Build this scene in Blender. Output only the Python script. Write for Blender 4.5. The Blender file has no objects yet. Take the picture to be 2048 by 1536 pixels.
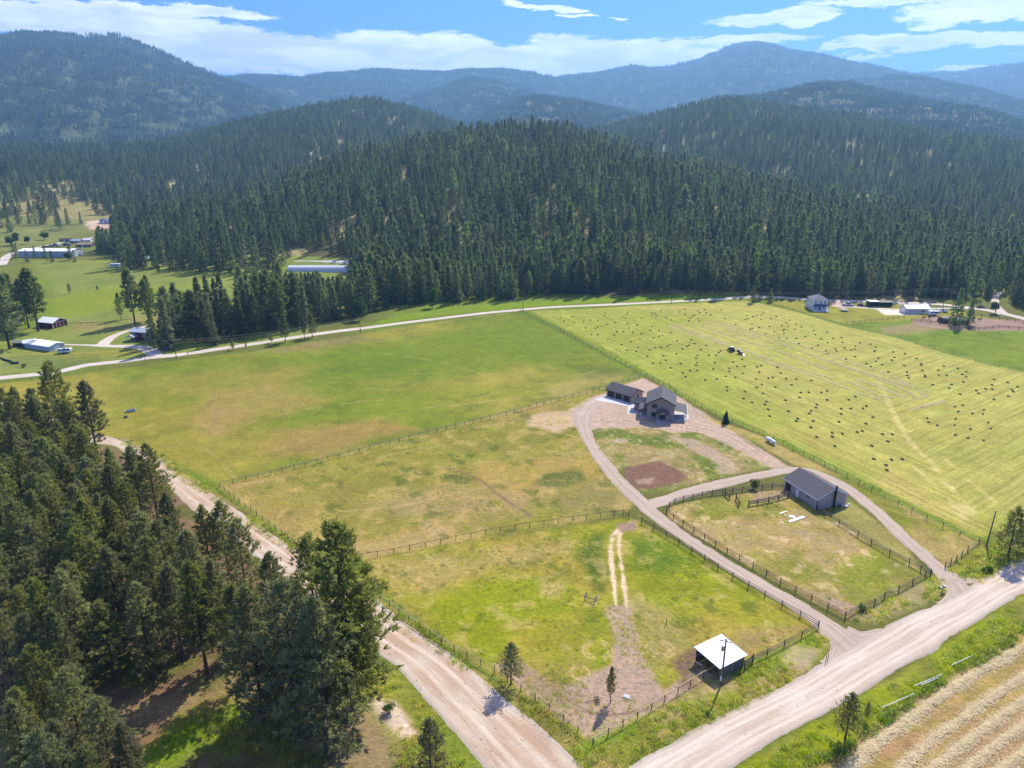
import bpy, math, random
import numpy as np
from math import radians as R, sin, cos, pi, hypot, atan2

scene = bpy.context.scene
COL = scene.collection
# ------------------------------------------------------------------ camera
FPX = 1422.0                      # focal length in pixels of the 2048 px wide photograph
PITCH = R(18.4); CAMH = 85.0
cp, sp = cos(PITCH), sin(PITCH)
cam = bpy.data.cameras.new('camera'); cam_o = bpy.data.objects.new('camera', cam); COL.objects.link(cam_o)
cam.sensor_width = 36.0; cam.lens = 36.0*FPX/2048.0
cam.clip_start = 1.0; cam.clip_end = 40000.0
cam_o.location = (0, 0, CAMH); cam_o.rotation_euler = (R(90)-PITCH, 0, 0)
scene.camera = cam_o
# ------------------------------------------------------------------ light
SUN_AZ = R(29.5); SUN_EL = R(46)
scene.view_settings.view_transform = 'Standard'; scene.view_settings.look = 'None'
scene.view_settings.gamma = 1.0; scene.view_settings.exposure = 0.68
sun = bpy.data.lights.new('sun', 'SUN'); sun.energy = 4.9; sun.angle = R(0.55); sun.color = (1.0, 0.94, 0.83)
sun_o = bpy.data.objects.new('sun', sun); COL.objects.link(sun_o)
sd = (sin(SUN_AZ)*cos(SUN_EL), cos(SUN_AZ)*cos(SUN_EL), sin(SUN_EL))   # direction towards the sun
sun_o.rotation_euler = (R(90)-SUN_EL, 0, pi-SUN_AZ)
import mathutils
sun_o.rotation_euler = mathutils.Vector(sd).to_track_quat('Z', 'Y').to_euler()
sun_o.location = (300, 500, 600)

class NT:
    """small helper to write node trees"""
    def __init__(s, tree): s.t = tree
    def n(s, typ, **kw):
        nd = s.t.nodes.new(typ)
        for k, v in kw.items(): setattr(nd, k, v)
        return nd
    def set(s, sock, v):
        if isinstance(v, bpy.types.NodeSocket): s.t.links.new(v, sock)
        elif v is not None:
            if hasattr(sock.default_value, '__len__') and isinstance(v, (tuple, list)) and len(v) == 3 and len(sock.default_value) == 4: v = (*v, 1)
            sock.default_value = v
    def m(s, op, a, b=None, c=None, clamp=False):
        nd = s.n('ShaderNodeMath', operation=op); nd.use_clamp = clamp
        for i, v in enumerate((a, b, c)):
            if v is not None: s.set(nd.inputs[i], v)
        return nd.outputs[0]
    def vm(s, op, a, b=None, sc=None):
        nd = s.n('ShaderNodeVectorMath', operation=op); s.set(nd.inputs[0], a)
        if b is not None: s.set(nd.inputs[1], b)
        if sc is not None: s.set(nd.inputs['Scale'], sc)
        return nd.outputs['Value'] if op in ('DOT_PRODUCT', 'LENGTH') else nd.outputs[0]
    def noise(s, vec, scale, detail=3, rough=.55, dist=0.0):
        nd = s.n('ShaderNodeTexNoise'); s.set(nd.inputs['Vector'], vec)
        nd.inputs['Scale'].default_value = scale; nd.inputs['Detail'].default_value = detail
        nd.inputs['Roughness'].default_value = rough; nd.inputs['Distortion'].default_value = dist
        return nd.outputs['Fac']
    def mix(s, f, a, b, typ='MIX'):
        nd = s.n('ShaderNodeMix', data_type='RGBA', blend_type=typ)
        s.set(nd.inputs[0], f); s.set(nd.inputs[6], a); s.set(nd.inputs[7], b)
        return nd.outputs[2]
    def ramp(s, v, a, b, smooth=True):
        nd = s.n('ShaderNodeMapRange'); nd.interpolation_type = 'SMOOTHSTEP' if smooth else 'LINEAR'
        s.set(nd.inputs[0], v); nd.inputs[1].default_value = a; nd.inputs[2].default_value = b
        return nd.outputs[0]
    def comb(s, x, y, z):
        nd = s.n('ShaderNodeCombineXYZ')
        for i, v in enumerate((x, y, z)): s.set(nd.inputs[i], v)
        return nd.outputs[0]
    def sep(s, v):
        nd = s.n('ShaderNodeSeparateXYZ'); s.set(nd.inputs[0], v); return nd.outputs
    def attr(s, name, out='Fac'):
        nd = s.n('ShaderNodeAttribute', attribute_name=name); return nd.outputs[out]

def pdir(x, y):                    # pixel of the photograph -> azimuth, tan(elevation), elevation
    u = (x-1024)/FPX; v = (768-y)/FPX
    dx, dy, dz = u, cp+v*sp, -sp+v*cp
    return atan2(dx, dy), dz/hypot(dx, dy), atan2(dz, hypot(dx, dy))

world = bpy.data.worlds.new('World'); scene.world = world; world.use_nodes = True
w = NT(world.node_tree); world.node_tree.nodes.clear()
sky = w.n('ShaderNodeTexSky', sky_type='NISHITA'); sky.sun_disc = False
sky.sun_elevation = SUN_EL; sky.sun_rotation = SUN_AZ; sky.altitude = 1200; sky.air_density = 1.0; sky.dust_density = 0.3; sky.ozone_density = 2.5
hs = w.n('ShaderNodeHueSaturation'); hs.inputs['Saturation'].default_value = 1.35; hs.inputs['Value'].default_value = 1.0
w.set(hs.inputs['Color'], sky.outputs[0])
skyc = w.mix(1.0, hs.outputs[0], (0.034, 0.064, 0.148), 'MULTIPLY')
d = w.n('ShaderNodeTexCoord').outputs['Generated']; dx, dy, dz = w.sep(d)
az = w.m('ARCTAN2', dx, dy); el = w.m('ARCSINE', dz)
CLOUDS = [ # x, y, rx, ry, weight in photograph pixels: the bank low over the range, then the loose ones
 (90,45,330,48,1), (330,72,260,38,1), (560,108,300,48,1.1), (850,116,320,54,1.1), (1120,122,260,52,1.1), (1300,104,190,30,1), (1440,84,140,11,.8),
 (360,20,190,16,1), (30,10,330,16,1), (1082,15,100,9,.9), (1140,29,45,6,.8), (1540,37,120,15,1), (1222,38,40,4,.5), (1900,78,260,20,1), (1780,4,260,12,.9), (1930,25,200,30,1),
 (1850,50,70,10,.8), (1960,137,90,8,.9), (1660,96,60,6,.6), (-300,60,300,60,1), (2400,40,300,30,1), (1720,110,90,5,.45), (2100,100,160,10,.6)]
wv_ = w.vm('MULTIPLY', w.comb(az, el, 0.0), (7, 26, 1))
azw = w.m('ADD', az, w.m('MULTIPLY', w.m('SUBTRACT', w.noise(wv_, 1.0, 5, .6), .5), .22)); elw = w.m('ADD', el, w.m('MULTIPLY', w.m('SUBTRACT', w.noise(w.vm('ADD', wv_, (9, 4, 2)), 1.6, 6, .65), .5), .040))
msk = None
for (cx, cy, rx, ry, wt) in CLOUDS:
    a0, _, e0 = pdir(cx, cy); a1 = pdir(cx+rx, cy)[0]; e1 = pdir(cx, cy-ry)[2]
    qa = w.m('MULTIPLY', w.m('SUBTRACT', azw, a0), 1/abs(a1-a0)); qe = w.m('MULTIPLY', w.m('SUBTRACT', elw, e0), 1/abs(e1-e0))
    q = w.m('ADD', w.m('MULTIPLY', qa, qa), w.m('MULTIPLY', qe, qe))
    v = w.m('MULTIPLY', w.m('SUBTRACT', 1.0, q), wt)
    msk = v if msk is None else w.m('MAXIMUM', msk, v)
msk = w.m('MAXIMUM', msk, -1.4)
cv = w.comb(w.m('MULTIPLY', az, 9.0), w.m('MULTIPLY', el, 34.0), 0.0)
n1 = w.noise(w.vm('MULTIPLY', cv, (1.5, 1.3, 1)), 1.0, 9, .66, .25); n2 = w.noise(w.comb(w.m('MULTIPLY', az, 5.0), w.m('MULTIPLY', el, 60.0), 3.3), 1.0, 6, .6, .2)
cl = w.m('ADD', w.m('MULTIPLY', msk, .52), w.m('ADD', w.m('MULTIPLY', n1, 1.25), w.m('MULTIPLY', n2, .35)))
cmask = w.ramp(cl, .78, 1.04)
hi = w.ramp(el, R(14), R(40)); cmask = w.m('ADD', cmask, w.m('MULTIPLY', hi, w.ramp(w.noise(w.vm('MULTIPLY', d, (3, 3, 5)), 1.0, 6, .6), .46, .68)), clamp=True)  # unseen overhead clouds, thickened to give neutral fill light
sh = w.noise(w.comb(w.m('MULTIPLY', az, 11.0), w.m('MULTIPLY', el, 55.0), 7.7), 1.0, 7, .6, .3)
ccol = w.mix(w.ramp(sh, .35, .68), (.86, .88, .93), (1.35, 1.34, 1.32))
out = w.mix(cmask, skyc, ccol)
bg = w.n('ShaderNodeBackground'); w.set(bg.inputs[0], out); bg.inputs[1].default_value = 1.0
wo = w.n('ShaderNodeOutputWorld'); world.node_tree.links.new(bg.outputs[0], wo.inputs[0])

# ------------------------------------------------------------------ helpers
def G(x, y, z=0.0):
    """point of the plane at height z that the photograph shows at pixel x, y"""
    u = (x-1024)/FPX; v = (768-y)/FPX
    t = (z-CAMH)/(-sp+v*cp)
    return (u*t, (cp+v*sp)*t)
def GP(pts, z=0.0): return [G(x, y, z) for x, y in pts]
def to_px(X, Y, Z):
    z = Y*cp-(Z-CAMH)*sp; v = Y*sp+(Z-CAMH)*cp
    z = np.where(z < 1, 1, z) if isinstance(z, np.ndarray) else z
    return 1024+FPX*X/z, 768-FPX*v/z

def hashn(ix, iy, seed):
    h = (ix.astype(np.int64)*374761393 + iy.astype(np.int64)*668265263 + seed*1442695041) & 0xffffffff
    h = ((h ^ (h >> 13))*1274126177) & 0xffffffff
    h = (h ^ (h >> 16))
    return (h & 0xffff)/65535.0
def vnoise(x, y, scale, seed=0):
    x = x/scale; y = y/scale
    ix = np.floor(x); iy = np.floor(y); fx = x-ix; fy = y-iy
    fx = fx*fx*(3-2*fx); fy = fy*fy*(3-2*fy)
    a = hashn(ix, iy, seed); b = hashn(ix+1, iy, seed); c = hashn(ix, iy+1, seed); d_ = hashn(ix+1, iy+1, seed)
    return (a*(1-fx)+b*fx)*(1-fy)+(c*(1-fx)+d_*fx)*fy
def fbm(x, y, scale, seed=0, oct=4, gain=.5):
    s = 0; amp = 1; tot = 0
    for o in range(oct):
        s = s+amp*vnoise(x*cos(o)+y*sin(o), -x*sin(o)+y*cos(o), scale/2**o, seed+o*17); tot += amp; amp *= gain
    return s/tot
def sst(a, b, x):
    t = np.clip((x-a)/(b-a), 0, 1); return t*t*(3-2*t)
def sdpoly(x, y, poly):
    """signed distance, negative inside"""
    dmin = np.full(x.shape, 1e18); ins = np.zeros(x.shape, bool); n = len(poly)
    for i in range(n):
        ax, ay = poly[i]; bx, by = poly[(i+1) % n]
        ex, ey = bx-ax, by-ay; l2 = ex*ex+ey*ey+1e-9
        t = np.clip(((x-ax)*ex+(y-ay)*ey)/l2, 0, 1)
        dmin = np.minimum(dmin, (x-ax-t*ex)**2+(y-ay-t*ey)**2)
        c = ((ay > y) != (by > y)) & (x < (bx-ax)*(y-ay)/(by-ay+1e-12)+ax)
        ins ^= c
    dd = np.sqrt(dmin); return np.where(ins, -dd, dd)
def sdline(x, y, pts):
    dmin = np.full(x.shape, 1e18)
    for i in range(len(pts)-1):
        ax, ay = pts[i]; bx, by = pts[i+1]
        ex, ey = bx-ax, by-ay; l2 = ex*ex+ey*ey+1e-9
        t = np.clip(((x-ax)*ex+(y-ay)*ey)/l2, 0, 1)
        dmin = np.minimum(dmin, (x-ax-t*ex)**2+(y-ay-t*ey)**2)
    return np.sqrt(dmin)
def smooth_line(pts, step):
    """Catmull-Rom through the points, resampled at about step metres"""
    P = np.array(pts, float); out_ = []
    P = np.vstack([2*P[0]-P[1], P, 2*P[-1]-P[-2]])
    for i in range(1, len(P)-2):
        n = max(2, int(np.linalg.norm(P[i+1]-P[i])/step))
        for k in range(n):
            t = k/n; a, b, c, e = P[i-1], P[i], P[i+1], P[i+2]
            out_.append(.5*((2*b)+(c-a)*t+(2*a-5*b+4*c-e)*t*t+(-a+3*b-3*c+e)*t**3))
    out_.append(P[-2]); return np.array(out_)

def np_mesh(name, V, Fc, nv):
    """mesh from numpy: V (n,3); Fc flat loop indices; nv verts per face (int or array)"""
    me = bpy.data.meshes.new(name); V = np.asarray(V, np.float32); Fc = np.asarray(Fc, np.int32).ravel()
    me.vertices.add(len(V)); me.vertices.foreach_set('co', V.ravel())
    nf = len(Fc)//nv if isinstance(nv, int) else len(nv)
    me.loops.add(len(Fc)); me.loops.foreach_set('vertex_index', Fc)
    me.polygons.add(nf)
    ls = np.arange(nf, dtype=np.int32)*nv if isinstance(nv, int) else np.concatenate([[0], np.cumsum(nv)[:-1]]).astype(np.int32)
    me.polygons.foreach_set('loop_start', ls)
    me.update(calc_edges=True); me.validate(); return me
def tag(o, label=None, cat=None, group=None, kind=None):
    if label: o['label'] = label
    if cat: o['category'] = cat
    if group: o['group'] = group
    if kind: o['kind'] = kind
    return o
def obj(name, me, mat=None, parent=None, loc=(0, 0, 0), rz=0.0):
    o = bpy.data.objects.new(name, me); COL.objects.link(o)
    if mat is not None and me is not None and not len(me.materials): me.materials.append(mat)
    o.location = loc; o.rotation_euler = (0, 0, rz)
    if parent is not None: o.parent = parent
    return o
def thing(name, label, cat, loc=(0, 0, 0), rz=0.0, group=None):
    o = bpy.data.objects.new(name, None); COL.objects.link(o); o.empty_display_size = .5
    o.location = loc; o.rotation_euler = (0, 0, rz); return tag(o, label, cat, group)
def copy_tree(o, parent=None):
    c = o.copy(); COL.objects.link(c)
    if parent is not None: c.parent = parent
    for ch in [q for q in CH.get(o.name, [])]: copy_tree(ch, c)
    return c
CH = {}
def remember(root):
    """note a thing's children so copies are quick"""
    for o in bpy.data.objects:
        if o.parent is not None: CH.setdefault(o.parent.name, [])
    for k in list(CH): CH[k] = [o for o in bpy.data.objects if o.parent is not None and o.parent.name == k]

class MB:
    """collects boxes, bars and polygons into one mesh"""
    def __init__(s): s.v = []; s.f = []
    def poly(s, pts):
        b = len(s.v); s.v += [tuple(p) for p in pts]; s.f.append(tuple(range(b, b+len(pts)))); return s
    def hull(s, bot, top):
        """prism between two equal rings"""
        n = len(bot); b = len(s.v); s.v += [tuple(p) for p in bot]+[tuple(p) for p in top]
        s.f.append(tuple(range(b+n-1, b-1, -1))); s.f.append(tuple(range(b+n, b+2*n)))
        for i in range(n):
            j = (i+1) % n; s.f.append((b+i, b+j, b+n+j, b+n+i))
        return s
    def box(s, x0, x1, y0, y1, z0, z1):
        return s.hull([(x0, y0, z0), (x1, y0, z0), (x1, y1, z0), (x0, y1, z0)], [(x0, y0, z1), (x1, y0, z1), (x1, y1, z1), (x0, y1, z1)])
    def bar(s, a, b, w_, h=None, seg=4, taper=1.0):
        a = np.array(a, float); b = np.array(b, float); d_ = b-a; L = np.linalg.norm(d_); d_ /= max(L, 1e-9)
        up = np.array((0, 0, 1.0)) if abs(d_[2]) < .95 else np.array((1.0, 0, 0))
        x = np.cross(up, d_); x /= np.linalg.norm(x); y = np.cross(d_, x); h = h or w_
        r0 = []; r1 = []
        for k in range(seg):
            t = 2*pi*(k+.5)/seg; q = 1/cos(pi/seg) if seg == 4 else 1
            o_ = x*cos(t)*w_*.5*q+y*sin(t)*h*.5*q
            r0.append(a+o_); r1.append(b+o_*taper)
        return s.hull(r0, r1)
    def tube(s, path, rad, seg=8):
        rings = []; n = len(path); P = [np.array(p, float) for p in path]
        rr = rad if hasattr(rad, '__len__') else [rad]*n
        for i in range(n):
            t = P[min(i+1, n-1)]-P[max(i-1, 0)]; t /= max(np.linalg.norm(t), 1e-9)
            up = np.array((0, 0, 1.0)) if abs(t[2]) < .95 else np.array((1.0, 0, 0))
            x = np.cross(up, t); x /= np.linalg.norm(x); y = np.cross(t, x)
            rings.append([tuple(P[i]+(x*cos(2*pi*k/seg)+y*sin(2*pi*k/seg))*rr[i]) for k in range(seg)])
        b = len(s.v)
        for r in rings: s.v += r
        for i in range(n-1):
            for k in range(seg):
                j = (k+1) % seg; s.f.append((b+i*seg+k, b+i*seg+j, b+(i+1)*seg+j, b+(i+1)*seg+k))
        s.f.append(tuple(b+k for k in range(seg-1, -1, -1))); s.f.append(tuple(b+(n-1)*seg+k for k in range(seg)))
        return s
    def build(s, name, mat, parent=None, loc=(0, 0, 0), rz=0.0, bevel=0):
        me = bpy.data.meshes.new(name); me.from_pydata([tuple(map(float, p)) for p in s.v], [], s.f); me.update()
        o = obj(name, me, mat, parent, loc, rz)
        if bevel:
            m_ = o.modifiers.new('bevel', 'BEVEL'); m_.width = bevel; m_.segments = 2; m_.limit_method = 'ANGLE'
        return o

def place_labels(items, noun, where, ncol=5, nrow=5):
    """items: (x px, y px, size); words that single each one out by its place among its like"""
    n = len(items); out_ = [None]*n
    CW = {5: ['far left', 'left', 'centre', 'right', 'far right'], 4: ['far left', 'left', 'right', 'far right'], 3: ['left', 'centre', 'right'], 2: ['left', 'right'], 1: ['']}; RW = {5: ['top', 'upper', 'middle', 'lower', 'bottom'], 3: ['upper', 'middle', 'lower'], 2: ['upper', 'lower'], 1: ['']}
    xs = np.argsort([q[0] for q in items], kind='stable')
    for ci, cidx in enumerate(np.array_split(xs, ncol)):
        ys = cidx[np.argsort([items[i][1] for i in cidx], kind='stable')]
        for ri, cell in enumerate(np.array_split(ys, nrow)):
            cell = list(cell); wd = ('%s %s' % (RW[nrow][ri], CW[ncol][ci])).strip(); wd = 'middle' if wd == 'middle centre' else wd
            for sup, key in (('leftmost', lambda i: items[i][0]), ('rightmost', lambda i: -items[i][0]), ('highest-placed', lambda i: items[i][1]), ('lowest-placed', lambda i: -items[i][1]), ('largest', lambda i: -items[i][2]), ('smallest', lambda i: items[i][2])):
                if len(cell) <= 0: break
                i = min(cell, key=key); cell.remove(i)
                out_[i] = '%s %s in the %s %s' % (sup if len(out_) else '', noun, wd, where)
            for i in cell: out_[i] = 'other %s in the %s %s' % (noun, wd, where)
    return out_
# ------------------------------------------------------------------ materials
def mat(name, col, rough=.8, col2=None, scale=2.0, amt=.5, metal=0.0, bump=0.0, bscale=None, spec=.3, trans=0.0, stretch=None, rnd=0.0):
    m_ = bpy.data.materials.new(name); m_.use_nodes = True; t = NT(m_.node_tree); m_.node_tree.nodes.clear()
    o_ = t.n('ShaderNodeOutputMaterial'); p = t.n('ShaderNodeBsdfPrincipled')
    vec = t.n('ShaderNodeTexCoord').outputs['Object']
    if stretch: vec = t.vm('MULTIPLY', vec, stretch)
    c2 = col2 or tuple(c*.75 for c in col)
    f = t.ramp(t.noise(vec, scale, 5, .6), .5-amt*.4, .5+amt*.4)
    c = t.mix(f, c2, col)
    if rnd:
        oi = t.n('ShaderNodeObjectInfo').outputs['Random']
        h_ = t.n('ShaderNodeHueSaturation'); t.set(h_.inputs['Color'], c)
        t.set(h_.inputs['Value'], t.m('ADD', t.m('MULTIPLY', oi, rnd*2), 1-rnd)); t.set(h_.inputs['Hue'], t.m('ADD', t.m('MULTIPLY', t.m('FRACT', t.m('MULTIPLY', oi, 7.31)), .03), .485))
        t.set(h_.inputs['Saturation'], t.m('ADD', t.m('MULTIPLY', t.m('FRACT', t.m('MULTIPLY', oi, 3.77)), .5), .7))
        c = h_.outputs[0]
    t.set(p.inputs['Base Color'], c); p.inputs['Roughness'].default_value = rough; p.inputs['Metallic'].default_value = metal
    p.inputs['Specular IOR Level'].default_value = spec
    if bump:
        b = t.n('ShaderNodeBump'); b.inputs['Strength'].default_value = bump; b.inputs['Distance'].default_value = .05
        t.set(b.inputs['Height'], t.noise(vec, bscale or scale*6, 4, .6)); t.set(p.inputs['Normal'], b.outputs[0])
    sh_ = p.outputs[0]
    if trans:
        tr = t.n('ShaderNodeBsdfTranslucent'); t.set(tr.inputs[0], t.mix(1.0, c, (1.5, 1.6, .8), 'MULTIPLY'))
        mx = t.n('ShaderNodeMixShader'); mx.inputs[0].default_value = trans
        m_.node_tree.links.new(sh_, mx.inputs[1]); m_.node_tree.links.new(tr.outputs[0], mx.inputs[2]); sh_ = mx.outputs[0]
    m_.node_tree.links.new(sh_, o_.inputs[0]); return m_
# ------------------------------------------------------------------ terrain
# every layer: list of (x, y of its tree-top skyline in the photograph, distance of the crest), toe distance, mean tree height, noise
LAY = [
 ('hill', [(172,505,640),(182,470,650),(230,432,680),(330,415,720),(430,395,760),(520,370,800),(600,338,830),(700,303,850),(800,281,870),(850,272,880),(930,259,890),(1010,251,900),(1130,252,880),(1200,268,860),(1300,300,830),(1400,325,800),(1550,360,760),(1700,395,720),(1850,430,680),(2048,470,640),(2300,520,600)],
   [(100,560),(250,560),(560,520),(700,510),(900,432),(1100,425),(1500,430),(2048,420)], 20, .10, 140),
 ('hill', [(1000,300,1300),(1150,262,1350),(1230,245,1380),(1324,217,1400),(1394,204,1400),(1449,194,1400),(1549,206,1380),(1674,225,1350),(1774,241,1320),(1874,257,1300),(2048,284,1250),(2300,305,1250)],
   [(1000,950),(1300,950),(1700,900),(2300,850)], 20, .13, 260),
 ('hill', [(-300,290,1500),(0,288,1500),(150,284,1500),(250,285,1480),(300,281,1480),(370,266,1500),(450,241,1550),(540,223,1600),(640,206,1650),(700,196,1700),(750,191,1700),(800,206,1650),(860,226,1600),(920,247,1550),(960,262,1500),(1000,280,1450)],
   [(-300,930),(0,930),(250,920),(600,850),(1000,900)], 20, .12, 260),
 ('hill', [(1250,240,2300),(1400,207,2350),(1449,189,2400),(1549,181,2450),(1589,170,2500),(1654,152,2550),(1724,168,2500),(1824,186,2400),(1924,206,2350),(2048,234,2300),(2300,270,2300)],
   [(1200,1500),(2300,1500)], 18, .14, 420),
 ('hill', [(840,285,2600),(880,264,2700),(930,241,2800),(1024,198,2900),(1080,187,2900),(1150,191,2900),(1250,214,2800),(1320,240,2700)],
   [(800,1700),(1400,1700)], 18, .14, 420),
 ('mountain', [(690,235,4200),(760,212,4200),(800,196,4200),(870,176,4300),(950,153,4300),(1000,161,4300),(1060,185,4200),(1120,205,4200)], [(700,2900),(1200,2900)], 15, .11, 600),
 ('mountain', [(1560,180,4300),(1700,160,4600),(1780,150,4700),(1824,150,4700),(1900,165,4600),(1980,186,4500),(2048,203,4400),(2300,240,4300)], [(1500,3000),(2300,3000)], 15, .11, 650),
 ('mountain', [(-400,120,4300),(-200,92,4400),(0,74,4500),(25,68,4500),(50,66,4500),(110,66,4500),(170,73,4500),(230,70,4500),(300,95,4450),(380,130,4350),(440,156,4250),(500,172,4150),(560,200,4000),(610,222,3900)], [(-400,1900),(200,2100),(610,2600)], 14, .09, 900),
 ('mountain', [(960,165,6800),(1030,159,6800),(1100,158,6800),(1180,150,6800),(1265,133,6700),(1330,137,6800),(1400,122,6900),(1460,93,7000),(1510,84,7000),(1540,87,7000),(1580,101,7000),(1650,110,6900),(1700,122,6800),(1750,127,6800),(1800,142,6700),(1850,160,6600),(1920,190,6500)], [(960,3900),(1920,3900)], 12, .07, 900),
 ('mountain', [(380,175,6300),(460,155,6300),(500,150,6300),(560,151,6300),(600,156,6300),(700,146,6400),(760,141,6500),(880,147,6500),(940,135,6600),(1000,137,6600),(1060,143,6500),(1110,158,6400),(1200,180,6300)], [(380,3600),(1200,3600)], 12, .08, 900),
 ('mountain', [(1700,165,8600),(1800,151,8600),(1850,149,8600),(1950,142,8700),(2048,127,8800),(2200,112,8800),(2500,100,8800)], [(1700,5200),(2500,5200)], 12, .06, 1000),
]
KD = (1.15, 1.42, 1.38, 1.40, 1.35, 1.2, 1.2, 1.12, 1.1, 1.08, 1.08)   # crest distances
LT = []
for li, (nm, sk, toe, th, na, nl) in enumerate(LAY):
    sk = [(a, b, c*KD[li]) for a, b, c in sk]
    a = np.array([pdir(x, y)[0] for x, y, _ in sk]); D = np.array([q[2] for q in sk], float)
    ta = np.array([pdir(x, 300)[0] for x, _ in toe]); tr = np.array([q[1] for q in toe], float)
    aa = np.linspace(a[0], a[-1], 300); Dn = np.interp(aa, a, D); rn = np.interp(aa, ta, tr); en = np.interp(aa, a, [pdir(x, y)[1] for x, y, _ in sk])
    hn = CAMH+en*Dn-th                                    # lowered so that no shoulder rises above the skyline
    for tt in np.linspace(.3, 1, 30): hn = np.minimum(hn, (CAMH+en*(rn+(Dn-rn)*tt)-th)/(math.sin(tt*pi/2)**1.25*(1+na*.45*4*tt*(1-tt))))
    LT.append((a, D, np.maximum(hn, 0), ta, tr, na, nl, aa))
def heights(x, y):
    """terrain height and the index of the ridge that makes it (-1 valley floor)"""
    r = np.hypot(x, y); th = np.arctan2(x, y); H = np.zeros(x.shape); idx = np.full(x.shape, -1)
    for k, (a, D, hc, ta, tr, na, nl, aa) in enumerate(LT):
        Dm = np.interp(th, a, D); hm = np.interp(th, aa, hc); r0 = np.interp(th, ta, tr)
        span = a[-1]-a[0]; edge = sst(a[0]-(.02 if k == 0 else .10), a[0], th)*(1-sst(a[-1], a[-1]+.10, th)); hm = hm*edge
        r0 = r0*(1+.05*(vnoise(x, y, 90, 50+k)-.5)*2)
        t = np.clip((r-r0)/(Dm-r0), 0, 1); s = np.sin(t*pi/2)**1.25
        back = np.exp(-(np.maximum(r-Dm, 0)/(Dm*.22))**2)
        rg = 1-np.abs(2*fbm(x, y, nl, 100+k*7, 4)-1)*1.6
        h = hm*s*back
        h = h*(1+na*(rg-.55)*1.9*4*t*(1-t)) + hm*.012*(fbm(x, y, nl*.3, 300+k, 3)-.5)*s
        up = h > H; H = np.where(up, h, H); idx = np.where(up & (h > .4), k, idx)
    return H, idx

rs = [0.0, 0.05, 20.0, 40.0, 60.0]
while rs[-1] < 1000: rs.append(rs[-1]*1.0036)
while rs[-1] < 12500: rs.append(rs[-1]*1.013)
rs = np.array(rs[1:])
azs = np.concatenate([np.arange(-180, -50, 4.0), np.arange(-50, 50.01, .165), np.arange(54, 179, 4.0)])*pi/180
NA, NR = len(azs), len(rs)
RR, AA = np.meshgrid(rs, azs, indexing='ij'); TX = (RR*np.sin(AA)).ravel(); TY = (RR*np.cos(AA)).ravel()
TZ, TI = heights(TX, TY)
elev = ((TZ.reshape(NR, NA)-CAMH)/rs[:, None]); hor = np.maximum.accumulate(elev, axis=0)   # running skyline, to leave out trees nobody can see
def visible(x, y, ztop):
    r = np.hypot(x, y); a = np.arctan2(x, y)
    ia = np.clip(np.searchsorted(azs, a), 0, NA-1); ir = np.clip(np.searchsorted(rs, r)-2, 0, NR-1)
    ex, ey = to_px(x, y, ztop)
    return ((ztop-CAMH)/r >= hor[ir, ia]-.0015) & (ex > -70) & (ex < 2120) & (ey < 1650)

def GT(x, y):
    """where the ray of a photograph pixel first meets the terrain"""
    a, te, _ = pdir(x, y); r = np.concatenate([np.arange(60, 1200, 2.0), np.arange(1200, 9000, 10.0)])
    h, _i = heights(r*sin(a), r*cos(a)); hit = np.nonzero(CAMH+te*r <= h)[0]
    q = r[hit[0]] if len(hit) else 8000.0
    return (q*sin(a), q*cos(a))
def hz(x, y): return float(heights(np.array([float(x)]), np.array([float(y)]))[0][0])
# ---- colours of the ground: what grows or lies where (albedo only)
C = np.zeros((len(TX), 3)); MOW = np.zeros(len(TX)); MOW2 = np.zeros(len(TX)); ROW = np.zeros(len(TX))
X, Y = TX, TY
nA = fbm(X, Y, 60, 1, 4); nB = fbm(X, Y, 18, 2, 4); nC = fbm(X, Y, 5, 3, 3); nD = fbm(X, Y, 1.8, 4, 2)
RG = (nB-.5)*2; RF = (nC-.5)*2
def put(m, col): C[:] = C*(1-m[:, None])+np.array(col)*m[:, None]
def blend(a, b, t): return np.array(a)[None]*(1-t[:, None])+np.array(b)[None]*t[:, None]
def region(px, soft=1.5, rag=1.0, world_=False):
    P = px if world_ else [G(x, y) if y > 560 else GT(x, y) for x, y in px]; xs = [p[0] for p in P]; ys = [p[1] for p in P]; mg = soft+abs(rag)*3+3
    sel = (X > min(xs)-mg) & (X < max(xs)+mg) & (Y > min(ys)-mg) & (Y < max(ys)+mg)
    m_ = np.zeros(len(X)); d_ = sdpoly(X[sel], Y[sel], P)+rag*(RG[sel]*.9+RF[sel]*.8)
    m_[sel] = 1-sst(-soft, soft, d_); return m_
def stroke(px, wd, soft=.5, rag=.3):
    P = [tuple(p) for p in smooth_line(GP(px), 4)]; xs = [p[0] for p in P]; ys = [p[1] for p in P]; mg = wd+soft+3
    sel = (X > min(xs)-mg) & (X < max(xs)+mg) & (Y > min(ys)-mg) & (Y < max(ys)+mg)
    m_ = np.zeros(len(X)); d_ = sdline(X[sel], Y[sel], P)+rag*(RF[sel]+(nD[sel]-.5)*2)
    m_[sel] = 1-sst(wd/2-soft, wd/2+soft, d_); return m_
GREEN = (.145, .190, .022); LIME = (.185, .225, .018); YEL = (.235, .225, .045); TAN = (.29, .24, .10); OLV = (.125, .135, .035)
DRY = (.33, .265, .13); DIRT = (.34, .255, .195); DARKD = (.175, .115, .085); DKG = (.065, .105, .02); FARG = (.165, .215, .035); DUST = (.40, .32, .25)
C[:] = blend(OLV, GREEN, sst(.35, .65, nA))
C[:] = C*(.85+.3*nB[:, None])
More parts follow.
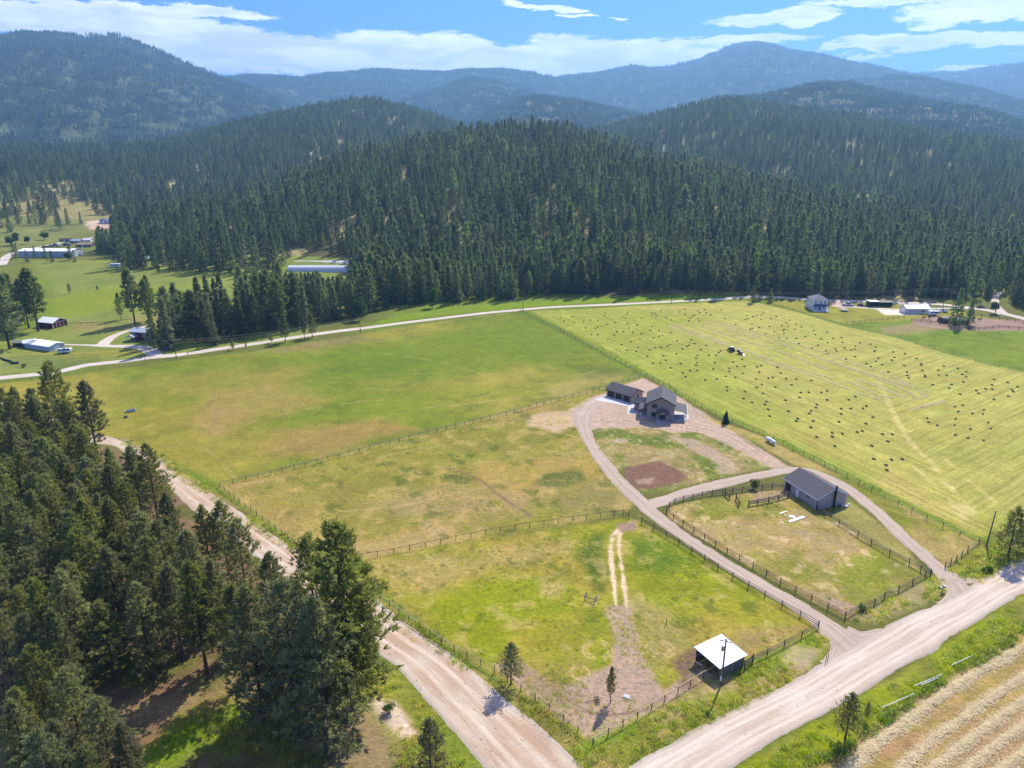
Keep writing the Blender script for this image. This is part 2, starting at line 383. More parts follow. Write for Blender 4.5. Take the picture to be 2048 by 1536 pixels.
# forest floor on the hills, with paler openings
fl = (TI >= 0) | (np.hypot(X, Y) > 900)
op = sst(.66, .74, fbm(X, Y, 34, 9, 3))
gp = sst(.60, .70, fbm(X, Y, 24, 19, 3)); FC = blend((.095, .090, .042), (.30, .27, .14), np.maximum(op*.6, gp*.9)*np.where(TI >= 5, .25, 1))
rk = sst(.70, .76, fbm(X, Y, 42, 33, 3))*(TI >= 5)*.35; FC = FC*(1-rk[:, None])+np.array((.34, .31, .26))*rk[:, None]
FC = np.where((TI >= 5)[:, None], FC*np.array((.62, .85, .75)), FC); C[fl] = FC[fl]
FAREDGE = [(1030,618),(1024,616),(880,626),(740,652),(640,670),(560,684),(470,700),(400,706),(330,714),(250,728),(110,750),(-60,765),(-60,860),(60,850),(230,880),(300,905),(370,957),(440,990),(480,1015),(740,1180),(960,1340),(1163,1533),(1500,1500),(1700,1440),(2100,1160),(2100,740),(1500,600)]
def mulr(m_, lo, hi_, n): C[:] = C*(1-m_[:, None])+C*(lo+(hi_-lo)*n)[:, None]*m_[:, None]
# far left meadow, valley pastures
m = region([(100,560),(60,522),(200,520),(330,521),(430,514),(560,514),(720,522),(760,560),(700,600),(600,680),(440,700),(330,712),(110,742),(-60,757),(-60,650),(60,660),(120,620)], 3, 2); put(m, (.17, .205, .045)); mulr(m, .8, 1.2, nB)
m = region([(240,650),(330,600),(420,600),(300,660),(140,665),(160,640)], 6, 3); put(m*.7, (.22, .20, .08))
m = region([(90,600),(240,570),(330,575),(420,560),(300,600),(200,625),(110,640)], 6, 3); put(m*.8, LIME)
m = region([(-60,505),(40,500),(200,460),(232,440),(240,418),(200,405),(130,395),(60,380),(30,340),(-80,350)], 12, 6); put(m*.85, (.16, .185, .05)); mulr(m, .7, 1.3, nB)
m = region([(0,410),(60,380),(160,400),(300,420),(240,440),(100,440),(0,430)], 10, 6); put(m*.5, DRY)
m = region([(170,443),(230,437),(235,455),(180,460)], 3, 1); put(m, (.5, .37, .28))
m = region([(330,370),(345,366),(380,374),(350,385),(335,384)], 3, 1); put(m, (.42, .38, .18))
m = region([(20,705),(120,712),(100,738),(0,745),(-40,700)], 2, 1); put(m, (.19, .22, .06)); ROW = np.maximum(ROW, region([(20,712),(200,706),(200,726),(90,738),(0,735)], 1, .3))
m = region([(-30,700),(60,700),(110,706),(290,697),(292,708),(150,722),(20,700)], 2, 1); put(m*.6, YEL)
# the big left pasture
m = region([(1035,622),(1100,652),(1290,752),(440,968),(300,900),(230,880),(60,850),(-60,860),(-60,775),(110,755),(250,735),(400,715),(560,695),(740,665),(900,640)], 1.5, .6)
base = blend((.155, .19, .022), (.225, .215, .040), sst(.36, .62, nA)); base = base*(.82+.36*fbm(X, Y, 9, 21, 4))[:, None]
C[:] = C*(1-m[:, None])+base*m[:, None]; F1 = m
for px, s, rg_, c_, a_ in [
  ([(560,720),(900,660),(1050,640),(1180,700),(1000,740),(760,760)], 14, 9, (.14, .195, .016), .7), ([(380,780),(560,760),(640,800),(480,850),(400,830)], 10, 7, (.25, .21, .06), .8),
  ([(420,800),(480,820),(440,880),(370,850)], 6, 5, (.30, .215, .085), .75), ([(700,800),(900,780),(1100,760),(1200,760),(1050,790),(860,830),(740,850)], 10, 6, LIME, .5),
  ([(560,860),(760,840),(820,860),(640,910),(560,910)], 7, 5, (.30, .20, .075), .6), ([(190,770),(400,745),(640,730),(520,780),(260,800)], 9, 6, (.225, .205, .045), .6),
  ([(250,820),(330,790),(420,800),(380,880),(460,950),(340,900)], 8, 5, (.19, .19, .025), .5), ([(1080,780),(1180,745),(1270,740),(1230,765),(1120,790)], 5, 4, TAN, .6),
  ([(470,700),(700,668),(760,680),(560,705)], 4, 4, (.20, .165, .09), .6), ([(1120,730),(1250,735),(1280,745),(1180,760)], 4, 3, DKG, .45), ([(640,740),(760,720),(900,715),(760,745)], 6, 6, (.11, .165, .015), .5)]:
    put(region(px, s, rg_)*a_*F1, c_)
put(stroke([(900,812),(1000,800),(1130,790),(1180,780)], 1.2)*.7, TAN)
sp_ = sst(.66, .74, fbm(X, Y, 7, 77, 3)); put(sp_*F1*.22, DKG)
put(region([(1050,622),(1300,752),(1288,753),(1036,624)], .8, .8), (.12, .17, .02))
for ln in ([(240,845),(330,870),(420,905),(470,955)], [(260,860),(300,850),(420,800),(640,760),(900,745)], [(470,930),(700,850),(980,790),(1200,740)], [(330,900),(560,830),(760,800),(900,812)], [(700,700),(860,720),(1000,760)]): put(stroke(ln, .5, .4, .5)*.45, TAN)
# the middle pasture
m = region([(440,972),(1290,753),(1220,790),(1150,820),(1170,880),(1200,930),(1270,1000),(1255,1030),(730,1118),(590,1085)], 1.2, .5)
base = blend((.20, .195, .04), (.30, .235, .085), sst(.38, .6, nA)); base = base*(.78+.44*fbm(X, Y, 6, 22, 4))[:, None]
C[:] = C*(1-m[:, None])+base*m[:, None]; F2 = m
for px, s, rg_, c_, a_ in [
  ([(950,930),(1090,920),(1200,905),(1200,960),(1110,990),(1020,1020),(960,960)], 4, 3, (.33, .25, .075), .75), ([(1080,950),(1150,935),(1180,960),(1120,985),(1070,975)], 2, 2.5, DKG, .8),
  ([(700,1000),(900,960),(1000,990),(1150,960),(1050,1030),(850,1050)], 5, 4, (.27, .22, .10), .7), ([(590,1090),(750,1080),(900,1060),(840,1100),(720,1118)], 3, 2.5, (.33, .26, .11), .8),
  ([(650,1030),(800,1050),(760,1085),(640,1060)], 4, 3, (.20, .20, .035), .6), ([(900,870),(1150,830),(1150,870),(1000,900)], 5, 3, (.18, .185, .035), .6), ([(460,985),(560,960),(640,1000),(600,1050),(500,1020)], 4, 3, (.20, .20, .035), .5),
  ([(1060,830),(1150,820),(1160,850),(1110,865),(1060,850)], 2, 2, (.42, .33, .22), .85), ([(640,980),(780,965),(860,950),(760,990),(640,1000)], 3, 3, (.17, .165, .04), .5), ([(840,1055),(860,1045),(890,1055),(870,1070)], 1.2, 1, DRY, .8),
  ([(1100,990),(1200,960),(1260,1000),(1240,1025),(1120,1035)], 3, 2, (.20, .18, .08), .6)]:
    put(region(px, s, rg_)*a_*F2, c_)
for ln, wd, c_ in [([(440,975),(700,935),(800,905),(960,880)], .5, DRY), ([(690,1022),(800,1012),(920,985),(1000,970)], .6, DRY), ([(905,938),(960,960),(1010,1000),(1060,1030)], .9, DARKD), ([(950,925),(1100,915),(1180,905)], .6, TAN), ([(640,905),(760,890),(860,880)], 1.5, (.2, .19, .06))]:
    put(stroke(ln, wd, .5, .4)*.7, c_)
put(sst(.60, .72, fbm(X, Y, 4, 78, 3))*F2*.45, (.36, .29, .11)); put(sst(.66, .74, fbm(X, Y, 5, 79, 3))*F2*.5, DKG)
# the lower paddock
m = region([(730,1118),(1255,1035),(1283,1045),(1637,1255),(1440,1345),(1186,1490),(960,1345),(740,1170)], 1.0, .4)
base = blend((.20, .225, .015), (.27, .235, .045), sst(.36, .60, fbm(X, Y, 26, 31, 4))); base = base*(.76+.46*fbm(X, Y, 4, 23, 4))[:, None]
C[:] = C*(1-m[:, None])+base*m[:, None]; F3 = m
for px, s, rg_, c_, a_ in [
  ([(750,1120),(1000,1100),(1150,1080),(1150,1110),(950,1140),(860,1190),(780,1170)], 3, 2.5, (.28, .24, .085), .8), ([(850,1200),(1000,1150),(1150,1160),(1130,1260),(1000,1270),(900,1240)], 4, 3, (.20, .235, .008), .8),
  ([(1150,1090),(1210,1060),(1215,1180),(1180,1190),(1160,1140)], 2, 1.6, DKG, .75), ([(1250,1080),(1300,1070),(1400,1120),(1330,1150),(1260,1140)], 3, 2, (.11, .17, .015), .8), ([(1255,1190),(1330,1220),(1380,1290),(1300,1340),(1270,1290)], 3, 2, (.25, .225, .085), .8),
  ([(1350,1150),(1600,1240),(1560,1280),(1430,1230)], 4, 3, (.215, .235, .015), .7), ([(1480,1260),(1600,1255),(1530,1300),(1480,1300)], 2, 1.5, (.28, .21, .09), .75), ([(1010,1320),(1130,1330),(1180,1280),(1180,1360),(1060,1380)], 2, 1.8, (.27, .23, .07), .6),
  ([(1080,1160),(1130,1165),(1120,1200),(1085,1190)], 1.5, 1.3, (.33, .28, .12), .7), ([(1010,1250),(1160,1220),(1190,1300),(1060,1310)], 2, 2, (.235, .22, .03), .6)]:
    put(region(px, s, rg_)*a_*F3, c_)
put(sst(.62, .74, fbm(X, Y, 3.2, 80, 3))*F3*.4, (.37, .31, .13)); put(sst(.68, .76, fbm(X, Y, 3, 81, 3))*F3*.45, DKG)
# track and bare ground in the lower paddock
put(region([(1208,1210),(1262,1212),(1270,1260),(1288,1330),(1330,1380),(1395,1335),(1440,1345),(1186,1488),(1060,1400),(985,1330),(1040,1325),(1120,1375),(1180,1350),(1225,1330),(1228,1270)], .8, .7), (.36, .27, .20))
put(region([(1030,1330),(1120,1360),(1160,1400),(1100,1420),(1050,1380)], 1.2, 1.2)*.6, (.24, .185, .10))
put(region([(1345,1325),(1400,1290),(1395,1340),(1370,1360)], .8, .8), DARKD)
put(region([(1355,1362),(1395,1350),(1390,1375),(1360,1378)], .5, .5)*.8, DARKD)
for ln in ([(1262,1046),(1240,1058),(1226,1072),(1221,1100),(1226,1150),(1232,1210)], [(1240,1066),(1238,1100),(1246,1150),(1253,1212)]): put(stroke(ln, .75, .3, .3)*.9, (.50, .41, .30))
put(stroke([(1100,1370),(1150,1410),(1200,1428),(1260,1425),(1320,1400),(1345,1382)], .35, .2, .05)*.7, DARKD); put(stroke([(1120,1404),(1170,1425),(1220,1432),(1290,1420)], .3, .2, .05)*.6, DARKD)
for cx_, cy_, rr_ in ((1195,1300,2.6), (1195,1300,1.9), (1320,1298,2.4), (1320,1298,1.6), (1160,1345,1.6)):
    gx, gy = G(cx_, cy_); d_ = np.abs(np.hypot(X-gx, Y-gy)-rr_); put((1-sst(.1, .4, d_+.1*RF))*.6*(Y > 0)*(np.abs(X-gx) > rr_*.3), (.42, .34, .17))
put(region([(1235,1050),(1275,1040),(1270,1060),(1240,1065)], .8, .6), (.30, .2, .15))
# yard inside the loop, dirt round the house
m = region([(1185,870),(1210,850),(1290,850),(1400,865),(1500,905),(1560,930),(1440,955),(1330,985),(1280,985),(1240,965),(1210,930)], 1, .6)
base = blend((.13, .16, .03), (.25, .215, .09), sst(.38, .62, fbm(X, Y, 8, 41, 4))); C[:] = C*(1-m[:, None])+(base*(.8+.4*fbm(X, Y, 2.5, 42, 3))[:, None])*m[:, None]
put(m*sst(.62, .72, fbm(X, Y, 1.3, 43, 3))*.3, (.48, .43, .32))
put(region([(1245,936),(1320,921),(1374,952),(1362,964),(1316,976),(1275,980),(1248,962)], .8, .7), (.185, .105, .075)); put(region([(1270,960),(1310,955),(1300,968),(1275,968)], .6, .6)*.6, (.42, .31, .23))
put(region([(1139,818),(1210,784),(1262,764),(1287,757),(1315,770),(1373,802),(1420,835),(1457,857),(1500,888),(1560,925),(1610,950),(1560,945),(1510,918),(1450,885),(1398,863),(1346,865),(1315,857),(1272,855),(1217,857),(1197,857),(1180,862),(1150,850)], 1.0, .9), (.42, .325, .255))
put(region([(1150,820),(1195,800),(1225,808),(1200,830),(1190,850),(1165,850)], 1, .6), (.385, .305, .245))
put(region([(1340,873),(1390,880),(1440,905),(1475,935),(1440,930),(1380,897)], 1, 1)*.8, (.36, .275, .21)); put(region([(1225,880),(1250,876),(1258,884),(1230,888)], .6, .6)*.8, (.34, .28, .22)); put(region([(1432,935),(1470,930),(1480,945),(1440,948)], .8, .8)*.7, (.34, .28, .22))
for k in range(9): put(stroke([(1330+9*k, 858-2*k), (1400+10*k, 866), (1470+9*k, 893+2*k), (1540+5*k, 930+k)], .45, .25, .2)*.55, (.50, .40, .32) if k % 2 else (.31, .235, .18))
for k in range(7): put(stroke([(1150+8*k, 850+3*k), (1175+14*k, 838), (1230+12*k, 845-2*k), (1300+10*k, 856)], .4, .25, .2)*.4, (.50, .41, .33) if k % 2 else (.30, .22, .17))
# barn yard and paddock beside it
m = region([(1337,1015),(1400,1000),(1560,978),(1634,1020),(1861,1150),(1690,1235),(1500,1133),(1337,1038)], .8, .4)
base = blend((.19, .195, .04), (.33, .255, .115), sst(.36, .60, fbm(X, Y, 12, 51, 4))); C[:] = C*(1-m[:, None])+(base*(.78+.42*fbm(X, Y, 3, 52, 4))[:, None])*m[:, None]; F5 = m
put(region([(1680,1110),(1760,1105),(1800,1150),(1740,1190),(1660,1160)], 2.5, 2)*.85, (.18, .215, .02)); put(region([(1450,1050),(1560,1040),(1600,1090),(1560,1120),(1460,1090)], 2.5, 2)*.7, (.35, .265, .12)); put(region([(1600,1180),(1680,1190),(1690,1225)], 1.5, 1)*.7, (.33, .24, .17))
put(region([(1500,985),(1575,975),(1590,990),(1510,1010)], .8, .5), (.30, .22, .15)); put(region([(1640,1195),(1690,1200),(1718,1215),(1690,1230)], .8, .6)*.7, (.36, .26, .2))
put(sst(.66, .74, fbm(X, Y, 2.6, 53, 3))*F5*.5, (.45, .38, .24)); put(region([(1590,1055),(1625,1060),(1618,1075),(1595,1072)], .7, .6)*.5, (.2, .2, .13))
m = region([(1660,1030),(1720,1070),(1800,1112),(1840,1138),(1810,1090),(1740,1030),(1700,1000)], .8, .6); put(m, (.23, .22, .07)); mulr(m, .7, 1.3, nC)
# strip between drive and hay-field fence
m = region([(1400,830),(1520,870),(1730,975),(1958,1085),(1890,1135),(1860,1108),(1780,1040),(1700,975),(1640,945),(1590,930),(1500,880)], .8, .6)
base = blend((.17, .19, .025), (.28, .24, .08), sst(.36, .60, fbm(X, Y, 10, 61, 4))); C[:] = C*(1-m[:, None])+(base*(.8+.4*fbm(X, Y, 3, 62, 3))[:, None])*m[:, None]
# hay field
m = region([(1060,622),(1200,616),(1400,604),(1500,602),(1600,625),(1682,650),(1800,677),(1900,708),(2110,760),(2110,1060),(2000,1062),(1958,1080),(1730,970),(1520,866),(1400,812),(1300,754),(1160,678)], 1.0, .4)
base = blend((.235, .262, .045), (.275, .275, .07), sst(.34, .62, nA)); base = base*(.88+.24*fbm(X, Y, 7, 71, 4))[:, None]
C[:] = C*(1-m[:, None])+base*m[:, None]; FH = m
side = region([(1500,690),(1760,745),(1905,790),(1770,800),(1810,870),(1900,975),(1990,1062),(2200,1150),(2200,700),(1800,700)], 1.5, .5)
MOW = FH*(1-side); MOW2 = FH*side
put(region([(1800,950),(1860,1000),(1970,1060),(1930,1068),(1800,1000),(1760,950)], 5, 4)*.5*FH, (.33, .265, .09)); put(region([(1480,860),(1620,850),(1700,930),(1600,880)], 6, 5)*.4*FH, (.33, .25, .09)); put(region([(1290,690),(1400,680),(1350,700),(1270,705)], 5, 3)*.4*FH, (.2, .22, .05))
for ln, wd in [([(1760,765),(1775,800),(1800,850),(1835,900),(1875,930)], 1.6), ([(1860,920),(1900,975),(1935,1010)], 1.0), ([(1830,935),(1870,970),(1905,1005)], .6), ([(1880,910),(1990,1005)], .5)]: put(stroke(ln, wd, .7, .9)*.45, (.46, .40, .19))
put(region([(1905,1010),(1950,1000),(1960,1030),(1920,1035)], 1.5, 2)*.5, (.45, .40, .2))
# grass left standing along the hay-field fence
put(stroke([(1052,622),(1160,674),(1296,748),(1400,810),(1520,862),(1730,966),(1900,1050),(1962,1078),(2048,1075)], 2.2, .8, .6)*.85, (.16, .21, .02))
put(stroke([(1100,617),(1300,609),(1500,600)], 3.0, 1, .6), (.15, .20, .02)); put(stroke([(1500,601),(1600,625),(1682,650),(1800,677),(1900,708),(2110,762)], 1.4, .8, .5)*.8, (.13, .19, .02))
put(stroke([(700,665),(860,640),(1000,627)], 2.5, 1, .6)*.6, (.13, .19, .02))
# roadside beyond the far road
m = region([(740,650),(790,632),(880,615),(960,608),(1050,604),(1100,600),(1180,596),(1400,590),(1480,588),(1490,594),(1300,601),(1150,607),(1000,620),(850,634)], 2, 1.5); put(m, (.16, .225, .012))
# white-house lawn, corral, right-hand pasture
m = region([(1580,600),(1700,606),(1900,618),(2048,650),(2110,665),(2110,760),(1900,704),(1800,674),(1682,646),(1600,622),(1540,604)], 1.5, .8); put(m, (.21, .215, .035)); mulr(m, .8, 1.2, nC)
m = region([(1690,648),(1830,640),(1900,655),(2110,655),(2110,760),(1900,706),(1800,676)], 1.2, .6); put(m, (.15, .20, .02)); mulr(m, .75, 1.25, nC)
put(region([(1750,655),(1830,648),(1870,655),(1840,670),(1770,668)], 4, 3)*.7, (.25, .2, .12)); put(region([(1825,640),(1880,632),(1960,636),(2110,645),(2110,660),(1960,662),(1880,658),(1830,650)], 1.2, 1), (.30, .21, .165)); put(region([(2048,668),(1960,700),(2000,725),(2110,700)], 5, 4)*.4, LIME)
put(region([(1752,618),(1830,620),(1840,630),(1770,630)], 1, .6), (.5, .44, .4)); put(region([(1660,605),(1700,604),(1690,617),(1665,612)], 1, .6), (.4, .32, .27))
# lower-left wood: needle litter with green openings
m = region([(-200,880),(60,862),(225,895),(330,960),(470,1092),(575,1175),(730,1300),(790,1345),(800,1420),(960,1560),(900,1800),(-400,1800)], 1.2, 1.0)
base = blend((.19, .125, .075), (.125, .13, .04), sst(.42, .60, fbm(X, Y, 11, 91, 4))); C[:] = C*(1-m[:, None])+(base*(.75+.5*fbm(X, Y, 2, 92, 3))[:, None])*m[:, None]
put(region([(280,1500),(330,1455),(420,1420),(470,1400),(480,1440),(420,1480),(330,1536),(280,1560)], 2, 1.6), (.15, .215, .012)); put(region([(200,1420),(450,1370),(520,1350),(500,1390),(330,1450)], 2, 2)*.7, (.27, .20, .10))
# verges
m = region([(740,1330),(800,1345),(900,1460),(960,1540),(900,1600),(780,1500),(700,1400)], 1, .8); put(m, (.20, .215, .035)); mulr(m, .7, 1.3, nC); put(region([(730,1390),(790,1400),(840,1470),(800,1480),(750,1430)], .8, .8), (.40, .35, .27))
put(region([(660,1480),(740,1400),(800,1500),(760,1600),(640,1600)], 2, 1.2)*.8, (.25, .21, .11)); put(region([(880,1440),(920,1480),(960,1540),(900,1540)], 1, .8)*.7, (.15, .2, .02))
m = stroke([(240,880),(300,908),(370,956),(450,1008),(560,1083),(740,1180),(860,1270),(960,1340),(1080,1430),(1163,1510)], 3.4, .6, .6); put(m, (.22, .205, .06)); mulr(m, .6, 1.35, nC)
put(stroke([(300,905),(380,970),(480,1030),(590,1100),(760,1190),(900,1300),(1000,1365)], 1.2, .5, .5)*.7, (.12, .175, .02)); put(stroke([(250,880),(340,938),(420,990)], 1.5, .5, .8)*.6, (.3, .24, .18))
m = region([(1140,1500),(1190,1500),(1270,1450),(1400,1375),(1500,1330),(1637,1262),(1665,1290),(1640,1325),(1500,1410),(1340,1485),(1230,1550),(1170,1560)], .8, .6); base = blend((.19, .21, .03), (.30, .25, .12), sst(.38, .60, fbm(X, Y, 6, 95, 4))); C[:] = C*(1-m[:, None])+(base*(.75+.45*fbm(X, Y, 1.6, 96, 3))[:, None])*m[:, None]
for px in ([(1130,1500),(1190,1470),(1250,1450),(1300,1430),(1270,1470),(1180,1520),(1140,1530)], [(1440,1340),(1510,1320),(1620,1270),(1640,1290),(1560,1340),(1490,1365)]): put(region(px, 1, 1.2)*.8, (.16, .225, .012))
put(region([(1580,1290),(1640,1300),(1620,1330),(1560,1330)], 1, 1)*.6, (.33, .28, .2))
m = region([(1695,1238),(1860,1155),(1885,1150),(1898,1175),(1870,1200),(1800,1230),(1745,1250)], .8, .6); put(m, (.24, .215, .10)); mulr(m, .65, 1.35, nC); put(region([(1840,1155),(1890,1150),(1895,1180),(1860,1190)], 1, .8)*.7, (.17, .215, .03))
m = region([(1892,1140),(1960,1090),(2110,1075),(2110,1090),(1960,1165),(1930,1160)], 1, .6); put(m, (.20, .205, .04)); mulr(m, .65, 1.35, nC)
m = region([(1400,1600),(1500,1515),(1640,1440),(1800,1345),(2024,1200),(2110,1150),(2110,1230),(2048,1262),(1900,1352),(1780,1425),(1640,1530),(1560,1600)], .8, .5); base = blend((.21, .24, .012), (.19, .205, .035), sst(.42, .62, fbm(X, Y, 7, 97, 4))); C[:] = C*(1-m[:, None])+(base*(.75+.45*fbm(X, Y, 1.8, 98, 3))[:, None])*m[:, None]
# mown field at lower right
m = region([(1560,1600),(1640,1528),(1780,1428),(1900,1354),(2048,1264),(2200,1180),(2200,1700),(1500,1700)], .5, .3); base = blend((.30, .235, .075), (.33, .215, .10), sst(.40, .62, fbm(X, Y, 5, 99, 4))); C[:] = C*(1-m[:, None])+(base*(.8+.4*fbm(X, Y, 1.4, 89, 3))[:, None])*m[:, None]
put(region([(1850,1560),(1960,1450),(2100,1360),(2100,1700),(1800,1700)], 1.5, 1)*.7, (.34, .22, .125))
nearm = (1-sst(450, 650, np.hypot(X, Y)))*(1-sst(1.20, 1.30, C[:, 0]/C[:, 1])); lum = C.mean(axis=1); rg_k = C[:, 0]/C[:, 1]; C[:] = C*((lum/.15)**(.30*nearm))[:, None]; C[:, 0] *= (rg_k/.95)**(.35*nearm); veg = sst(.80, .95, C[:, 1]/C[:, 0])[:, None]; C[:] = C*(np.array((1.12, 1.04, .86))*veg+np.array((1.03, .96, .85))*(1-veg)); C[:] = np.clip(C, .01, .9)

gm = bpy.data.materials.new('ground'); gm.use_nodes = True; t = NT(gm.node_tree); gm.node_tree.nodes.clear()
pos = t.n('ShaderNodeNewGeometry').outputs['Position']; px_, py_, pz_ = t.sep(pos)
c = t.attr('Col', 'Color')
fine = t.noise(pos, 1.1, 6, .72); mid = t.noise(pos, .23, 5, .6, .6); big = t.noise(pos, .05, 4, .6)
st1 = t.noise(t.vm('MULTIPLY', pos, (.5, 2.2, 1)), .9, 4, .7, 1.2)
val = t.m('ADD', t.m('ADD', t.m('MULTIPLY', fine, 1.5), t.m('MULTIPLY', mid, .6)), t.m('MULTIPLY', st1, .65)); val = t.m('ADD', val, -.33)
c = t.mix(1.0, c, t.comb(val, val, val), 'MULTIPLY')
c = t.mix(t.m('MULTIPLY', t.ramp(mid, .5, .75), .30), c, t.mix(1.0, c, (1.5, 1.12, 1.2), 'MULTIPLY'))
c = t.mix(t.m('MULTIPLY', t.ramp(big, .45, .7), .25), c, t.mix(1.0, c, (.75, .98, .7), 'MULTIPLY'))
def mowlines(c, at, a, b, period):
    ax, ay = G(*a); bx, by = G(*b); L = hypot(bx-ax, by-ay); ux, uy = (bx-ax)/L, (by-ay)/L
    u = t.m('ADD', t.m('MULTIPLY', px_, ux), t.m('MULTIPLY', py_, uy)); v = t.m('ADD', t.m('MULTIPLY', px_, -uy), t.m('MULTIPLY', py_, ux))
    n = t.noise(t.comb(t.m('MULTIPLY', u, .012), t.m('MULTIPLY', v, 1/period*1.3), 0.0), 1.0, 4, .75)
    n_ = t.noise(t.comb(t.m('MULTIPLY', u, .06), t.m('MULTIPLY', v, 2/period), 4.0), 1.0, 4, .75)
    vv = t.m('ADD', t.m('MULTIPLY', t.m('ADD', t.m('MULTIPLY', n, 1.0), t.m('MULTIPLY', n_, .8)), 1.3), -.17)
    f = t.attr(at); return t.mix(f, c, t.mix(1.0, c, t.comb(t.m('MULTIPLY', vv, 1.0), vv, t.m('POWER', vv, 1.5)), 'MULTIPLY'))
sk_ = t.noise(pos, .55, 5, .75); c = t.mix(t.m('MULTIPLY', t.ramp(sk_, .56, .68), .32), c, t.mix(1.0, c, (.52, .74, .55), 'MULTIPLY')); c = t.mix(t.m('MULTIPLY', t.ramp(t.noise(pos, .8, 4, .7, .8), .60, .70), .35), c, t.mix(1.0, c, (1.55, 1.3, 1.4), 'MULTIPLY'))
c = mowlines(c, 'mow', (1300,754), (1730,970), 1.6); c = mowlines(c, 'mowb', (1905,1010), (2048,925), 1.8)
rw = t.m('SINE', t.m('MULTIPLY', t.m('ADD', t.m('MULTIPLY', px_, -.22), py_), 2.1)); c = t.mix(t.m('MULTIPLY', t.attr('row'), t.ramp(rw, .3, .8)), c, (.07, .11, .03))
p = t.n('ShaderNodeBsdfPrincipled'); t.set(p.inputs['Base Color'], c); p.inputs['Roughness'].default_value = .95; p.inputs['Specular IOR Level'].default_value = .08
b = t.n('ShaderNodeBump'); b.inputs['Strength'].default_value = .8; b.inputs['Distance'].default_value = .35; t.set(b.inputs['Height'], t.m('ADD', fine, t.m('MULTIPLY', st1, .6))); t.set(p.inputs['Normal'], b.outputs[0])
o_ = t.n('ShaderNodeOutputMaterial'); gm.node_tree.links.new(p.outputs[0], o_.inputs[0])

# quads of the polar grid, closed round the camera
ii, jj = np.meshgrid(np.arange(NR-1), np.arange(NA), indexing='ij'); j2 = (jj+1) % NA
Q = np.stack([ii*NA+jj, ii*NA+j2, (ii+1)*NA+j2, (ii+1)*NA+jj], -1).reshape(-1, 4)
# winding: upward normals
Q = Q[:, ::-1]
fk = TI[Q].max(axis=1)
V3 = np.stack([TX, TY, TZ], 1)
names = {-1: ('ground', 'structure')}
for k, l in enumerate(LAY): names[k] = (l[0], 'structure')
for k in range(-1, len(LAY)):
    q = Q[fk == k]
    if not len(q): continue
    us, inv = np.unique(q, return_inverse=True); V = V3[us]; Fq = inv.reshape(-1, 4)
    tri_c = None
    me = np_mesh(names[k][0], V, Fq, 4)
    for nm, arr in (('Col', C),): 
        at = me.color_attributes.new(nm, 'FLOAT_COLOR', 'POINT'); at.data.foreach_set('color', np.hstack([arr[us], np.ones((len(us), 1))]).astype(np.float32).ravel())
    for nm, arr in (('mow', MOW), ('mowb', MOW2), ('row', ROW)):
        at = me.attributes.new(nm, 'FLOAT', 'POINT'); at.data.foreach_set('value', arr[us].astype(np.float32))
    me.polygons.foreach_set('use_smooth', np.ones(len(me.polygons), bool)); me.update()
    o = obj(names[k][0], me, gm); tag(o, kind='structure')
# ------------------------------------------------------------------ roads: raised gravel sheets whose ragged edges dive under the grass
def road_mat(name, a, b, edge, period, tracks):
    m_ = bpy.data.materials.new(name); m_.use_nodes = True; t = NT(m_.node_tree); m_.node_tree.nodes.clear()
    u = t.attr('across'); l = t.attr('along'); pos = t.n('ShaderNodeNewGeometry').outputs['Position']
    st_ = t.noise(t.comb(t.m('MULTIPLY', l, .05), t.m('MULTIPLY', u, period), 0.0), 1.0, 5, .7, .3)
    st2 = t.noise(t.comb(t.m('MULTIPLY', l, .15), t.m('MULTIPLY', u, period*2.6), 5.0), 1.0, 4, .7, .5)
    big = t.noise(pos, .09, 4, .6); fine = t.noise(pos, 2.6, 5, .75)
    c = t.mix(t.ramp(t.m('ADD', t.m('MULTIPLY', st_, .7), t.m('MULTIPLY', big, .5)), .45, .72), a, b)
    if tracks:
        au = t.m('ABSOLUTE', u)
        for tr in tracks: c = t.mix(t.m('MULTIPLY', t.m('SUBTRACT', 1.0, t.ramp(t.m('ABSOLUTE', t.m('SUBTRACT', au, tr)), .02, .13)), .45), c, tuple(min(q*1.25, .8) for q in a))
    au = t.m('ABSOLUTE', u); eg = t.ramp(t.m('ADD', au, t.m('MULTIPLY', t.m('SUBTRACT', fine, .5), .35)), .72, .98)
    c = t.mix(t.m('MULTIPLY', eg, .75), c, edge)
    v = t.m('ADD', t.m('ADD', t.m('MULTIPLY', fine, .45), t.m('MULTIPLY', st2, .5)), .53)
    c = t.mix(1.0, c, t.comb(v, v, v), 'MULTIPLY')
    p = t.n('ShaderNodeBsdfPrincipled'); t.set(p.inputs['Base Color'], c); p.inputs['Roughness'].default_value = .95; p.inputs['Specular IOR Level'].default_value = .1
    b_ = t.n('ShaderNodeBump'); b_.inputs['Strength'].default_value = .7; b_.inputs['Distance'].default_value = .12; t.set(b_.inputs['Height'], t.m('ADD', fine, st2)); t.set(p.inputs['Normal'], b_.outputs[0])
    o_ = t.n('ShaderNodeOutputMaterial'); m_.node_tree.links.new(p.outputs[0], o_.inputs[0]); return m_
MR = road_mat('gravel', (.58, .485, .375), (.49, .38, .275), (.34, .28, .22), 3.4, (.28, .55))
MR2 = road_mat('gravel reddish', (.55, .45, .335), (.43, .29, .185), (.40, .34, .28), 3.0, (.3,))
MD = road_mat('drive gravel', (.46, .365, .275), (.39, .295, .215), (.38, .30, .21), 2.0, (.38,))
MF = road_mat('pale gravel', (.58, .51, .42), (.50, .42, .34), (.38, .33, .21), 2.0, (.4,))
